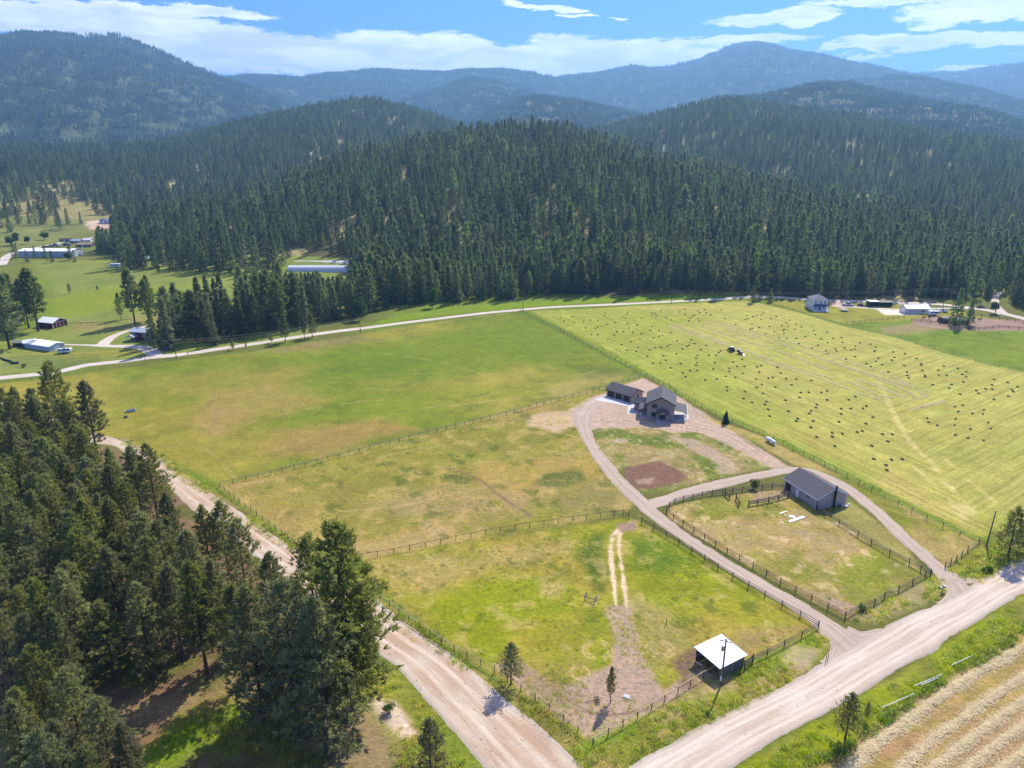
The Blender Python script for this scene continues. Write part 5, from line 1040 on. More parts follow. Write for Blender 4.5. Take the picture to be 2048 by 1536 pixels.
# farm at left: red barn, long white barn, small red shed, red house
L, rz = frame_from((-236.0, 344.9), (-226.4, 341.9))
w_ = thing('barn', 'low red barn with a white roof and white trim beside the tall leaning pine', 'barn', (-236.0, 344.9, 0), rz)
gable(w_, 0, 10, 0, 8.2, 2.9, 4.5, M_RED, M_WROOF, .4, 'x'); MB().box(9.85, 10.08, -.1, .15, 0, 2.9).build('corner_trim', M_WHT, w_); MB().box(9.85, 10.08, 8.05, 8.3, 0, 2.9).build('corner_trim', M_WHT, w_); MB().box(10.02, 10.12, 0, 8.2, 2.75, 2.95).build('belt_trim', M_WHT, w_)
for k in range(3): MB().box(10.02, 10.10, 1.9+k*2.0, 2.02+k*2.0, 0, 2.75).build('door_trim', M_WHT, w_)
panel(w_, 'barn_door', M_BLK, (2.2, 0, 1.1), (0, -1), 2.6, 2.2); panel(w_, 'door', M_BLK, (8.0, 0, 1.0), (0, -1), .9, 2.0)
L, rz = frame_from((-218.0, 306.7), (-202.3, 300.3))
w_ = thing('barn', 'long low white barn with a pale metal roof at the left farm', 'barn', (-218.0, 306.7, 0), rz)
gable(w_, 0, 16.6, 0, 7.0, 2.2, 3.1, M_GREYW, M_WROOF, .3, 'x'); MB().hull([(1.5, -.2, 2.34), (5.0, -.2, 2.34), (5.0, 3.3, 3.24), (1.5, 3.3, 3.24)], [(1.5, -.2, 2.36), (5.0, -.2, 2.36), (5.0, 3.3, 3.26), (1.5, 3.3, 3.26)]).build('roof_patch', M_GROOF, w_)
panel(w_, 'door', M_WHT, (16.6, 3.5, 1.05), (1, 0), 2.6, 2.0)
px0 = G(48, 696); w_ = thing('shed', 'small red shed with white roof behind the long low white barn', 'shed', (px0[0], px0[1], 0), .55)
gable(w_, 0, 4.8, 0, 3.4, 2.0, 3.2, M_RED, M_WROOF, .3, 'x'); panel(w_, 'door', M_BLK, (2.4, 0, .9), (0, -1), 1.0, 1.8)
px0 = G(26, 694); w_ = thing('shed', 'open red shed with weathered grey roof at the foot of the left-edge pine', 'shed', (px0[0], px0[1], 0), .15)
gable(w_, 0, 4.6, 0, 3.2, 1.8, 2.5, M_RED, mat('rough grey roof', (.25, .28, .25), .9), .25, 'x'); panel(w_, 'opening', M_BLK, (2.4, 0, .8), (0, -1), 2.4, 1.5)
L, rz = frame_from((-177.0, 319.4), (-166.7, 316.8))
w_ = thing('house', 'two-storey red farmhouse with a blue-grey metal roof and white trim', 'house', (-177.0, 320.4, 0), rz)
gable(w_, 0, 10.6, 0, 6.2, 4.2, 5.2, M_RED, M_GROOF, .6, 'x'); window(w_, (1.7, 0, 3.3), (0, -1), 1.1, .9); window(w_, (7.6, 0, 3.3), (0, -1), 1.6, .9); window(w_, (8.2, 0, 1.2), (0, -1), 1.6, 1.1); window(w_, (10.6, 3, 3.3), (1, 0), 1.0, .9)
for (x0_, x1_, y0_, y1_, z0_, z1_) in ((10.42, 10.68, -.08, .16, 0, 4.15), (6.2, 10.42, -.07, 0.0, 2.15, 2.32)): MB().box(x0_, x1_, y0_, y1_, z0_, z1_).build('trim', M_WHT, w_)
pr = MB().hull([(-.4, -3.0, 2.2), (4.2, -3.0, 2.2), (4.2, -.003, 2.2), (-.4, -.003, 2.2)], [(1.8, -3.0, 3.2), (2.0, -3.0, 3.2), (2.0, -.003, 3.2), (1.8, -.003, 3.2)]).build('porch_roof', M_GROOF, w_)
for x_ in (-.1, 1.9, 3.9): MB().box(x_-.08, x_+.08, -2.85, -2.7, 0, 2.2).build('porch_post', M_WHT, w_)
panel(w_, 'door', M_BLK, (5.0, 0, 1.0), (0, -1), 1.0, 2.0); MB().tube([(2.5, 3.1, 5.2), (2.5, 3.1, 6.0)], .25, 8).build('chimney', M_WHT, w_)
# long white building far left and neighbours
w_ = thing('storage_building', 'very long white metal building behind pines at far left', 'outbuilding', (-402, 583.0, 0), -.02)
gable(w_, 0, 44, 0, 15, 5.0, 6.2, M_GREYW, M_WROOF, .4, 'x'); panel(w_, 'overhead_door', M_WHT, (42, 5.5, 1.9), (1, 0), 4.5, 3.8)
px0 = GT(199, 446); w_ = thing('house', 'blue-grey house on a bare dirt pad on the far left slope', 'house', (px0[0], px0[1], hz(*px0)-.5), -.5); gable(w_, 0, 15, 0, 10, 3.6, 6.0, M_GREYW, mat('slate blue roof', (.17, .18, .25), .8), .4, 'y'); panel(w_, 'garage_door', M_WHT, (7, 0, 1.5), (0, -1), 4, 2.6); window(w_, (11.5, 0, 2), (0, -1), 1.5, 1.2)
for (bx, by, ln, wd, hh, wm, rm, lb) in [(119, 484, 10, 5, 2.2, M_WOOD, mat('brown roof', (.12, .08, .07), .9), 'long low brown shed above the parked trucks at far left'), (141, 487, 9, 5, 2.6, M_WOOD, M_GROOF, 'grey-roofed shed right of the low brown shed'), (166, 484, 7, 4, 2.2, M_WHT, M_WROOF, 'small white-roofed shed under the far left pines'), (152, 495, 13, 10, 2.6, M_WOOD, mat('straw thatch roof', (.27, .22, .14), .95), 'barn with a straw-brown roof at the foot of the forested hill'),
      (268, 523, 8, 5, 2.4, M_RED, mat('dark green roof', (.03, .05, .04), .7), 'dark cabin with white door at the forest foot'), (285, 523, 5, 5, 2.6, M_BLK, M_WROOF, 'small black shed with white roof at the forest foot'), (242, 524, 8, 4, 2.0, M_WOOD, M_GROOF, 'low grey lean-to left of the lone meadow pine'), (225, 521, 6, 3.5, 1.8, M_WOOD, M_BLK, 'tiny dark shed at the shadowed forest edge, leftmost of the cabins')]:
    px0 = GT(bx, by) if by < 560 else G(bx, by); w_ = thing('shed', lb, 'shed', (px0[0], px0[1], hz(*px0)-.3), .05); gable(w_, 0, ln, 0, wd, hh, hh+1.3, wm, rm, .3, 'x'); panel(w_, 'door', M_WHT, (ln*.45, 0, 1.0), (0, -1), 1.2, 1.9); window(w_, (ln*.75, 0, 1.4), (0, -1), .9, .7)
# twin tunnel greenhouses
def tunnel(x0, x1, y, r_, lb):
    e = thing('greenhouse', lb, 'greenhouse', (x0, y, 0)); n = 12; A_ = [(0, r_*cos(pi*k/n), r_*.95*sin(pi*k/n)) for k in range(n+1)]; B_ = [(x1-x0, p[1], p[2]) for p in A_]
    MB().hull(A_, B_).build('cover', mat('white greenhouse film', (.74, .74, .76), .35), e); h_ = MB()
    for k in range(0, 41): xx = (x1-x0)*k/40; h_.tube([(xx, p[1]*1.015, p[2]*1.015) for p in A_], .06, 4)
    h_.build('hoops', M_STEEL, e); MB().box(-.08, 0, -.8, .8, 0, 2.2).build('door', M_GREYW, e)
tunnel(-160, -117, 511, 5.0, 'nearer of the two long white tunnel greenhouses behind the wood')
tunnel(-162, -118, 533, 5.0, 'farther of the two long white tunnel greenhouses, by the forest edge')

# ------------------------------------------------------------------ fences
def posts_along(px, sp=None, world_=False):
    P = np.array(px if world_ else GP(px)); 
    if sp is None: return P
    s = np.concatenate([[0], np.cumsum(np.hypot(*np.diff(P, axis=0).T))]); n = max(1, int(round(s[-1]/sp))); q = np.linspace(0, s[-1], n+1)
    return np.stack([np.interp(q, s, P[:, 0]), np.interp(q, s, P[:, 1])], 1)
def fence(name, label, px, sp, h, rails, pm, rm, pw=.14, rw=.08, rh=None, wires=(), group=None):
    P = posts_along(px, sp); o = P[0]; e = thing(name, label, 'fence', (o[0], o[1], 0), 0, group); Q = P-o; rr_ = random.Random(len(P)*7+int(o[0]))
    lim = 98; rest_ = MB()
    tops = []
    for i, (x_, y_) in enumerate(Q):
        hh = h*(1+rr_.uniform(-.05, .06)); lx, ly = rr_.uniform(-.05, .05), rr_.uniform(-.05, .05)
        tgt = MB() if i < lim else rest_
        tgt.bar((x_, y_, -.1), (x_+lx, y_+ly, hh), pw, seg=6); 
        if i < lim: tgt.build('post', pm, e)
    if rest_.v: tag(rest_.build('posts', pm, e), kind='stuff')
    for z_ in rails:
        b_ = MB()
        for i in range(len(Q)-1): b_.bar((*Q[i], z_+rr_.uniform(-.03, .03)), (*Q[i+1], z_+rr_.uniform(-.03, .03)), rw, rh or rw*1.6)
        b_.build('rail', rm, e)
    for z_ in wires:
        b_ = MB()
        for i in range(len(Q)-1): b_.bar((*Q[i], z_), (*Q[i+1], z_), .018, seg=3)
        b_.build('wire', M_WIRE, e)
    return e
fence('fence', 'post fence with pale top rail along the near gravel road', [(440,974),(477,1005),(522,1038),(590,1089),(650,1128),(740,1186),(819,1243),(890,1292),(983,1341),(1034,1377),(1062,1395),(1091,1416),(1121,1437),(1157,1467),(1186,1490)], 3.1, 1.4, (1.32,), M_POST, M_RAILY, .15, .07, .07, (.5, .9))
fence('fence', 'pale-railed fence from the near road corner up to the white-roofed shed', [(1186,1490),(1213,1473),(1245,1454),(1277,1435),(1308,1416),(1335,1399),(1365,1381),(1393,1363),(1432,1343)], 3.1, 1.4, (1.32,), M_POST, M_RAILY, .15, .10, .10, (.5, .9))
fence('rail_fence', 'three-rail fence between the shed and the driveway mouth', [(1505,1326),(1534,1311),(1568,1294),(1603,1275),(1637,1256)], None, 1.5, (.55, .95, 1.35), M_POST, M_RAILG, .2, .05, .11)
fence('rail_fence', 'dark three-rail fence on the paddock side of the long driveway', [(1637,1256),(1595,1231),(1550,1206),(1500,1177),(1440,1142),(1380,1103),(1330,1072),(1283,1046)], 4.0, 1.5, (.55, .95, 1.35), M_POST, M_POST, .2, .05, .09)
fence('rail_fence', 'dark rail fence on the barn side of the long driveway', [(1690,1237),(1648,1215),(1592,1186),(1537,1155),(1501,1134),(1469,1116),(1440,1098),(1390,1066),(1352,1043),(1333,1025)], 3.4, 1.5, (.5, .9, 1.3), M_POST, M_POST, .2, .05, .09)
fence('rail_fence', 'rail fence curving from the loop corner up to the barn', [(1333,1025),(1340,1010),(1365,1002),(1387,997),(1410,992),(1450,988),(1480,984),(1520,979),(1557,975),(1565,977)], 2.9, 1.5, (.45, .85, 1.25), M_POST, M_RAILG, .2, .06, .14)
fence('rail_fence', 'rail fence at the road end of the barn paddock', [(1690,1237),(1720,1218),(1749,1209),(1768,1197),(1797,1184),(1825,1168),(1850,1154),(1861,1150)], None, 1.5, (.5, .9, 1.3), M_POST, M_RAILG, .22, .05, .11)
fence('rail_fence', 'four-rail fence from the barn corner to the road gate', [(1634,1020),(1649,1031),(1678,1049),(1715,1073),(1742,1089),(1779,1111),(1818,1129),(1841,1143),(1861,1152)], None, 1.5, (.4, .75, 1.1, 1.42), M_POST, M_RAILG, .2, .05, .09)
fence('rail_fence', 'inner pen rail fence reaching from the barn wall', [(1497,1012),(1515,1009),(1537,1005),(1557,1000),(1576,994)], None, 1.5, (.5, .9, 1.3), M_POST, M_RAILG, .25, .07, .22)
fence('rail_fence', 'stub of pen fence left of the inner pen, with its gate gap', [(1472,998),(1478,1013)], None, 1.5, (.5, .9, 1.3), M_POST, M_RAILG, .28, .07, .2)
fence('rail_fence', 'small gate panel where the curved fence meets the pen', [(1450,990),(1459,999)], None, 1.6, (.5, .9, 1.3), M_POST, M_RAILG, .28, .07, .2)
fence('fence', 'long pale-railed fence between the big pasture and the middle pasture', [(440,973),(560,945),(640,925),(760,893),(865,866),(1000,834),(1100,806),(1180,786),(1212,777),(1290,752)], 3.3, 1.4, (1.3,), M_POST, M_RAILY, .14, .09, .13, (.5, .9))
fence('fence', 'thin dark post fence between the middle pasture and the lower paddock', [(722,1119),(780,1109),(834,1098),(900,1084),(980,1068),(1050,1056),(1130,1045),(1200,1035),(1257,1029)], 3.6, 1.4, (1.3,), M_POST, M_POST, .13, .05, .06, (.5, .9))
fence('metal_gate', 'rusty metal gate at the driveway end of the thin dark fence', [(1246,1029),(1258,1038)], None, 1.5, (.4, .7, 1.0, 1.3), M_RUST, M_RUST, .14, .05, .05)
fence('fence', 'wire fence on dark posts along the near edge of the hay field', [(1042,622),(1100,651),(1150,678),(1200,704),(1292,752),(1400,812),(1455,843),(1518,866),(1558,885),(1601,907),(1631,923),(1679,948),(1716,968),(1755,988),(1795,1009),(1816,1021),(1860,1044),(1907,1066),(1932,1078),(1958,1086)], 4.1, 1.45, (1.38,), M_POST, M_RAILG, .14, .035, .045, (.4, .75, 1.05))
fence('rail_fence', 'short rail fence closing the strip at the right-hand drive mouth', [(1958,1086),(1935,1103),(1923,1113),(1912,1121),(1901,1129),(1890,1136)], None, 1.5, (.5, 1.3), M_POST, M_RAILY, .22, .07, .10)
fence('fence', 'sparse wire fence on the far side of the hay field', [(1545,606),(1600,626),(1682,650),(1800,678),(1900,710),(2048,747),(2100,762)], 9.5, 1.3, (), M_POST, M_RAILG, .14, .05, None, (.5, .9, 1.2))
fence('rail_fence', 'rail fence along the bottom of the farmhouse lawn', [(1682,649),(1720,646),(1760,642),(1808,637)], 3.6, 1.4, (.8, 1.3), M_POST, M_RAILG, .2, .05, .09)
fence('rail_fence', 'corral fence along the near side of the dirt yard', [(1822,642),(1860,646),(1895,652),(1945,660),(1957,660),(2000,656),(2047,659),(2080,662)], 4.5, 1.5, (.5, .9, 1.3), M_POST, M_RAILG, .24, .07, .15)
fence('rail_fence', 'corral fence along the far side of the dirt yard, by the road', [(1945,632),(1970,634),(2003,639),(2025,644),(2048,648),(2080,655)], 4.2, 1.5, (.6, 1.2), M_POST, M_RAILG, .22, .07, .14)
fence('rail_fence', 'small square pen of rails jutting out of the corral front', [(1938,653),(1938,660),(1950,661),(1951,654)], None, 1.5, (.5, .9, 1.3), M_POST, M_POST, .24, .07, .15)
fence('fence', 'low dark paddock fence behind the red barn meadow', [(138,650),(170,650),(215,648),(262,642)], 6, 1.2, (1.1,), M_POST, M_POST, .16, .1, .2)
fence('fence', 'sparse posts beside the far road at the edge of the big pasture', [(110,757),(228,733),(292,721),(338,714),(420,705),(520,692),(600,681),(708,670),(850,650),(960,637),(1040,624)], 17, 1.2, (), M_POST, M_POST, .2, .05, None, (.6, 1.0))
for (x_, y_, lb) in ((1332,1250,'single dark post standing in the lower paddock'), (1651,1325,'leftmost of two reflector posts at the driveway mouth'), (1655,1321,'rightmost of two reflector posts at the driveway mouth')):
    gx, gy = G(x_, y_); e = thing('marker_post', lb, 'post', (gx, gy, 0)); MB().bar((0, 0, -.1), (.03, 0, 1.35), .12, seg=6).build('shaft', M_POST, e); MB().tube([(0.03, 0, 1.35), (.03, 0, 1.5)], [.07, .05], 6).build('cap', M_RAILY if x_ > 1600 else M_POST, e)

# ------------------------------------------------------------------ power line
def pole(b, h, lb, cross=False, transf=False, lean=(0, 0)):
    gx, gy = G(*b); e = thing('utility_pole', lb, 'utility pole', (gx, gy, 0))
    MB().tube([(0, 0, -.3), (lean[0]*.5, lean[1]*.5, h*.5), (lean[0], lean[1], h)], [.17, .14, .11], 10).build('shaft', M_BARK2, e)
    if cross: MB().bar((lean[0]-.9, lean[1]+.35, h-.4), (lean[0]+.9, lean[1]-.35, h-.4), .1).build('crossarm', M_BARK2, e)
    for k in (-1, 1): MB().tube([(lean[0]+k*.12, lean[1], h-.1), (lean[0]+k*.12, lean[1], h+.18)], .05, 6).build('insulator', M_STEEL, e)
    if transf:
        tr = MB().tube([(-.42, -.15, h-2.1), (-.42, -.15, h-2.0), (-.42, -.15, h-1.2), (-.42, -.15, h-1.1)], [.2, .27, .27, .18], 12).build('transformer', M_STEEL, e); MB().tube([(-.42, -.15, h-1.1), (-.46, -.15, h-.75)], .04, 6).build('bushing', M_STEEL, tr)
        MB().box(-.32, -.12, -.32, -.12, 1.1, 1.9).build('meter_box', M_WHT, e); MB().tube([(-.16, -.12, .1), (-.16, -.12, 3.4)], .045, 6).build('conduit', M_STEEL, e)
    return np.array((gx+lean[0], gy+lean[1], h))
def wires(lb, a, b_, sag=.6, off=((0, 0, 0),), r_=.016, n=14):
    e = thing('power_line', lb, 'power line', tuple(a)); 
    for o_ in off:
        P_ = [np.array(o_)+(b_-a)*k/n-np.array((0, 0, sag*4*(k/n)*(1-k/n))) for k in range(n+1)]; MB().tube(P_, r_, 4).build('wire', M_WIREP, e)
M_WIREP = mat('pale bare wire', (.50, .45, .30), .4)
p1 = pole((1442,1370), 9.1, 'power pole with transformer beside the white-roofed shed', True, True); p2 = pole((1973,1092), 8.7, 'bare leaning power pole near the right edge', False, False, (.25, 0))
wires('pair of wires from the shed pole over the driveway to the right pole', p1, p2, 1.0, ((.1, 0, -.1), (-.3, -.5, -1.5)), .017)
p0 = p1-(p2-p1)*1.0; wires('pair of wires running down-left from the shed pole over the road corner', p1, p0, 1.0, ((.1, 0, -.1), (-.3, -.5, -1.5)), .014)
p3 = p2+(p2-p1)*.9; wires('wires leaving the right pole towards the picture edge', p2, p3, 1.0, ((.1, 0, -.1), (-.3, -.5, -1.0)), .014)
F_ = [pole(b, h, lb, True) for b, h, lb in (((353,717), 7.9, 'thin power pole beside the far road near the red farmhouse'), ((721,666), 7.7, 'thin power pole at the right end of the dark wood'), ((1046,622), 7.0, 'thin power pole at the corner where hay field and pasture meet'), ((1343,607), 7.3, 'thin power pole behind the middle of the hay field'), ((1886,612), 10.0, 'tall thin pole behind the cream building'), ((1960,612), 7.5, 'power pole at right where the dirt road climbs'))]
for i in range(5): wires(['power line span above the far road beside the dark wood', 'power line span above the far road over the green verge', 'power line span above the left part of the far hay-field edge', 'power line span passing the white farmhouse', 'power line span between the two poles by the corral'][i], F_[i], F_[i+1], 1.5, ((0, 0, 0), (0, 0, -1.0)), .035, 10)
pp = pole((340,697), 5.5, 'leaning guyed pole next to the red farmhouse firs', False, False, (-.7, 0))
# ------------------------------------------------------------------ vehicles and yard things
def paint(name, c): return mat(name, c, .3, tuple(q*.9 for q in c), 1, spec=.5)
P_WH = paint('white car paint', (.72, .73, .75)); P_SIL = paint('silver car paint', (.42, .45, .50)); P_DK = paint('dark car paint', (.05, .055, .07)); P_BL = paint('blue car paint', (.04, .08, .22)); P_TAN = paint('tan car paint', (.30, .28, .22))
def wheel(e, x, y, r_=.34, w_=.22):
    wl = MB().tube([(x, y-w_/2, r_), (x, y+w_/2, r_)], r_, 14).build('wheel', M_TIRE, e); MB().tube([(x, y-w_/2-.01, r_), (x, y+w_/2+.01, r_)], r_*.55, 10).build('rim', M_STEEL, wl)
def car(loc, rz, m_, lb, pickup=False, sc=1.0):
    e = thing('pickup_truck' if pickup else 'parked_car', lb, 'pickup truck' if pickup else 'car', (*loc, hz(*loc)), rz); e.scale = (sc,)*3; w_ = .9
    def sec(x, z0, z1, ww): return [(x, -ww, z0), (x, ww, z0), (x, ww, z1), (x, -ww, z1)]
    b = MB()
    if pickup: prof = [(-2.75, .45, .95, .82), (-2.6, .38, 1.02, .9), (-.7, .35, 1.05, .92), (.9, .35, 1.06, .92), (2.2, .35, .98, .9), (2.7, .42, .85, .8)]
    else: prof = [(-2.2, .45, .85, .75), (-2.05, .35, .95, .85), (-.6, .3, .98, .88), (.9, .3, .95, .88), (1.9, .33, .8, .84), (2.2, .42, .68, .72)]
    for a, c in zip(prof, prof[1:]): b.hull(sec(*a), sec(*c))
    b.build('body', m_, e, bevel=.06)
    cab = [(-.6, 1.0, .8), (-.35, 1.72, .68), (.75, 1.72, .68), (1.35, 1.02, .8)] if pickup else [(-1.7, .93, .8), (-1.15, 1.42, .64), (.3, 1.45, .64), (1.0, .93, .8)]
    g = MB(); (x0, z0, a0), (x1, z1, a1), (x2, z2, a2), (x3, z3, a3) = cab
    g.hull([(x0, -a0, z0), (x3, -a3, z3), (x3, a3, z3), (x0, a0, z0)], [(x1, -a1, z1), (x2, -a2, z2), (x2, a2, z2), (x1, a1, z1)]).build('windows', M_GLS, e)
    MB().hull([(x1-.05, -a1-.03, z1-.02), (x2+.05, -a2-.03, z2-.02), (x2+.05, a2+.03, z2-.02), (x1-.05, a1+.03, z1-.02)], [(x1+.03, -a1+.05, z1+.06), (x2-.05, -a2+.05, z2+.06), (x2-.05, a2-.05, z2+.06), (x1+.03, a1-.05, z1+.06)]).build('roof', m_, e)
    if pickup: MB().box(-2.55, -.75, -.75, .75, 1.03, 1.07).build('bed', M_BLK, e)
    for sx in ((-1.75, 1.75) if pickup else (-1.35, 1.4)):
        for sy in (-.82, .82): wheel(e, sx, sy, .38 if pickup else .33)
    for sy in (-.6, .6): MB().box(prof[-1][0]-.03, prof[-1][0]+.03, sy-.15, sy+.15, .6, .74).build('headlight', M_WHT, e)
    return e
def rv(loc, rz, lb, L_=8.5, h_=3.0, m_=None, name='travel_trailer', cat='trailer', dark=False):
    e = thing(name, lb, cat, (*loc, hz(*loc)), rz)
    MB().hull([(-L_/2, -1.2, .55), (L_/2-.5, -1.2, .55), (L_/2-.5, 1.2, .55), (-L_/2, 1.2, .55)], [(-L_/2, -1.2, h_), (L_/2, -1.2, h_), (L_/2, 1.2, h_), (-L_/2, 1.2, h_)]).build('body', m_ or M_WHT, e, bevel=.12)
    for x_ in (-L_*.3, L_*.05, L_*.28): window(e, (x_, -1.2, 1.9), (0, -1), .9, .6, M_BLK, 1)
    panel(e, 'door', M_GREYW, (-L_*.1, -1.2, 1.5), (0, -1), .7, 1.8); MB().box(-.6, .2, -.35, .35, h_, h_+.25).build('roof_unit', M_GREYW, e)
    MB().bar((L_/2-.5, 0, .5), (L_/2+1.0, 0, .45), .12).build('hitch', M_BLK, e)
    for x_ in (-.5, .4):
        for sy in (-1.1, 1.1): wheel(e, x_, sy, .36)
    return e
car(G(1695,612), -.15, P_SIL, 'silver pickup parked beside the white farmhouse', True, 1.15); car(G(1722,613), -.5, P_DK, 'dark car parked right of the silver pickup'); car(G(1876,624), 1.5, P_WH, 'white car nearest the cream building', sc=1.1); car(G(1888,624), 1.4, P_SIL, 'silver car between the white car and the corral pines', sc=1.15)
car(G(1908,620), .3, P_WH, 'white car half hidden behind the corral pines', sc=1.1); car(G(1961,616), 0, P_DK, 'dark car with bright windows parked by the right road'); car(G(1941,628), .9, P_BL, 'blue car tucked behind the shorter corral pine')
car(G(333,700), .4, P_BL, 'small blue car parked beside the farmhouse firs', sc=.9)
rv(G(131,706), .25, 'small white boat-like trailer beside the long low barn', 5.5, 2.0); rv(GT(232,535), .1, 'white and black camper standing alone on the left meadow', 7, 3); rv(GT(152,508), .05, 'white travel trailer right of the long white building', 10, 3.2)
rv((-121, 556), 0, 'white motorhome parked behind the tunnel greenhouses', 11, 3.4); rv((-114, 566), .1, 'pale blue trailer behind the white motorhome', 9, 3.4, M_GREYW); car(GT(110,494), .1, P_TAN, 'tan truck parked on grass above the long white building', True, 1.7); car(GT(91,495), 1.3, P_DK, 'dark car left of the tan truck', sc=1.3); car(GT(134,492), .3, P_BL, 'blue-grey car right of the tan truck', sc=1.6)
rv((224.5, 371.2), 0, 'white fifth-wheel trailer parked right against the cream building', 5.2, 2.6)
# propane tank
gx, gy = G(1541,886); a = frame_from(G(1531,876), G(1551,888))[1]; e = thing('propane_tank', 'white propane tank lying beside the hay-field fence', 'tank', (gx, gy, 0), a)
pr = [(-2.15, .12), (-2.08, .32), (-1.9, .47), (-1.6, .55), (1.6, .55), (1.9, .47), (2.08, .32), (2.15, .12)]; MB().tube([(x_, 0, .95) for x_, _ in pr], [r_ for _, r_ in pr], 18).build('tank', M_WHT, e)
MB().tube([(.1, 0, 1.45), (.1, 0, 1.7)], .2, 12).build('valve_dome', M_GREYW, e)
for x_ in (-1.2, 1.2): MB().box(x_-.12, x_+.12, -.4, .4, 0, .5).build('leg', conc, e)
# tractor with baler
gx, gy = G(1462,703); a2 = frame_from(G(1481,707), G(1458,698))[1]
t_ = thing('tractor', 'tractor with cab baling hay in the middle of the field', 'tractor', (gx, gy, 0), a2); t_.scale = (.85,)*3; P_TR = paint('tractor paint', (.05, .07, .16))
MB().hull([(.3, -.4, .9), (2.3, -.35, .9), (2.3, .35, .9), (.3, .4, .9)], [(.3, -.4, 1.65), (2.2, -.33, 1.45), (2.2, .33, 1.45), (.3, .4, 1.65)]).build('hood', P_TR, t_, bevel=.06); MB().box(-1.3, 2.2, -.3, .3, .6, .95).build('chassis', M_BLK, t_)
MB().hull([(-1.1, -.75, 1.2), (.35, -.75, 1.2), (.35, .75, 1.2), (-1.1, .75, 1.2)], [(-1.0, -.65, 2.6), (.2, -.65, 2.6), (.2, .65, 2.6), (-1.0, .65, 2.6)]).build('cab', M_GLS, t_); MB().box(-1.15, .35, -.8, .8, 2.6, 2.75).build('cab_roof', M_WHT, t_, bevel=.05)
for sy in (-.95, .95): wheel(t_, -.75, sy, .85, .5)
for sy in (-.8, .8): wheel(t_, 1.8, sy, .5, .35)
for sy in (-.95, .95): MB().hull([(-1.5, sy-.25, 1.5), (.0, sy-.25, 1.5), (.0, sy+.25, 1.5), (-1.5, sy+.25, 1.5)], [(-1.3, sy-.25, 1.78), (-.2, sy-.25, 1.78), (-.2, sy+.25, 1.78), (-1.3, sy+.25, 1.78)]).build('fender', P_TR, t_)
MB().tube([(1.3, .2, 1.5), (1.3, .2, 2.4)], .06, 6).build('exhaust', M_BLK, t_)
gx, gy = G(1479,708); t_ = thing('baler', 'hay baler towed behind the tractor', 'farm machine', (gx, gy, 0), a2)
MB().hull([(-2.0, -.45, .7), (1.2, -.45, .7), (1.2, .45, .7), (-2.0, .45, .7)], [(-2.0, -.4, 1.25), (1.2, -.4, 1.75), (1.2, .4, 1.75), (-2.0, .4, 1.25)]).build('bale_chamber', M_BLK, t_); MB().box(-.2, 1.0, -1.6, -.45, .35, .9).build('pickup_head', M_RUST, t_); MB().bar((1.2, .1, .8), (2.6, .6, .6), .14).build('drawbar', M_BLK, t_); MB().hull([(-3.1, -.35, .25), (-2.0, -.35, .6), (-2.0, .35, .6), (-3.1, .35, .25)], [(-3.1, -.35, .32), (-2.0, -.35, .68), (-2.0, .35, .68), (-3.1, .35, .32)]).build('bale_chute', M_STEEL, t_); MB().box(.2, .9, -.35, .35, 1.75, 2.0).build('top_cover', M_WHT, t_)
for sy in (-.8, .7): wheel(t_, -.3, sy, .42, .28)
# boards on the paddock grass
for (a, b_, wd, nm, lb) in (((1559,1028), (1574,1023), .35, 'plank', 'short white plank lying farthest left in the barn paddock'), ((1568,1029), (1572,1033), .2, 'plank', 'thin bar sticking out of the short white plank'), ((1577,1033), (1590,1034), 1.1, 'sheet', 'square white sheet lying between the planks in the barn paddock'), ((1578,1044), (1608,1034), .75, 'board_stack', 'long white board lying nearest the barn fence side')):
    A_ = np.array(G(*a)); B_ = np.array(G(*b_)); e = thing(nm, lb, 'board', (A_[0], A_[1], 0), atan2(*(B_-A_)[::-1])); Lb = np.linalg.norm(B_-A_)
    for q in range(2): MB().box(.1*q, Lb-.15*q, -wd/2+wd*.5*q+.01, -wd/2+wd*.5*(q+1), .06, .14+.03*q).build('board', M_WHT, e)
    MB().box(Lb*.2, Lb*.2+.1, -wd/2-.05, wd/2+.05, 0, .06).build('bearer', M_POST, e)
# old wheel rake and small cart
def spoked(e, c, r_, ax, n=10, m_=None):
    c = np.array(c, float); ax = np.array(ax, float); ax /= np.linalg.norm(ax); u = np.cross(ax, (0, 0, 1.0)); u /= np.linalg.norm(u); v = np.cross(ax, u)
    w_ = MB().tube([c+(u*cos(a)+v*sin(a))*r_ for a in np.linspace(0, 2*pi, 21)], .06, 5).build('wheel', m_ or M_RUST, e); s_ = MB()
    for k in range(n): a = 2*pi*k/n; s_.tube([c, c+(u*cos(a)+v*sin(a))*r_], .02, 4)
    s_.build('spokes', m_ or M_RUST, w_)
gx, gy = G(1181,1202); e = thing('hay_rake', 'old iron dump rake with two big spoked wheels rusting in the lower paddock', 'farm implement', (gx, gy, 0), -.6)
spoked(e, (-1.1, 0, .72), .72, (1, .15, 0), m_=M_STEEL); spoked(e, (1.1, 0, .72), .72, (1, .15, 0), m_=M_STEEL); MB().tube([(-1.1, 0, .72), (1.1, 0, .72)], .06, 6).build('axle', M_RUST, e); MB().bar((0, 0, .75), (1.6, 2.2, .35), .1).build('tongue', M_RAILY, e); tn = MB()
for k in range(16): x_ = -.95+k*.127; tn.tube([(x_, 0, .8), (x_, -.5, .75), (x_, -.75, .4), (x_, -.6, .1)], .014, 4)
tn.build('tines', M_RUST, e)
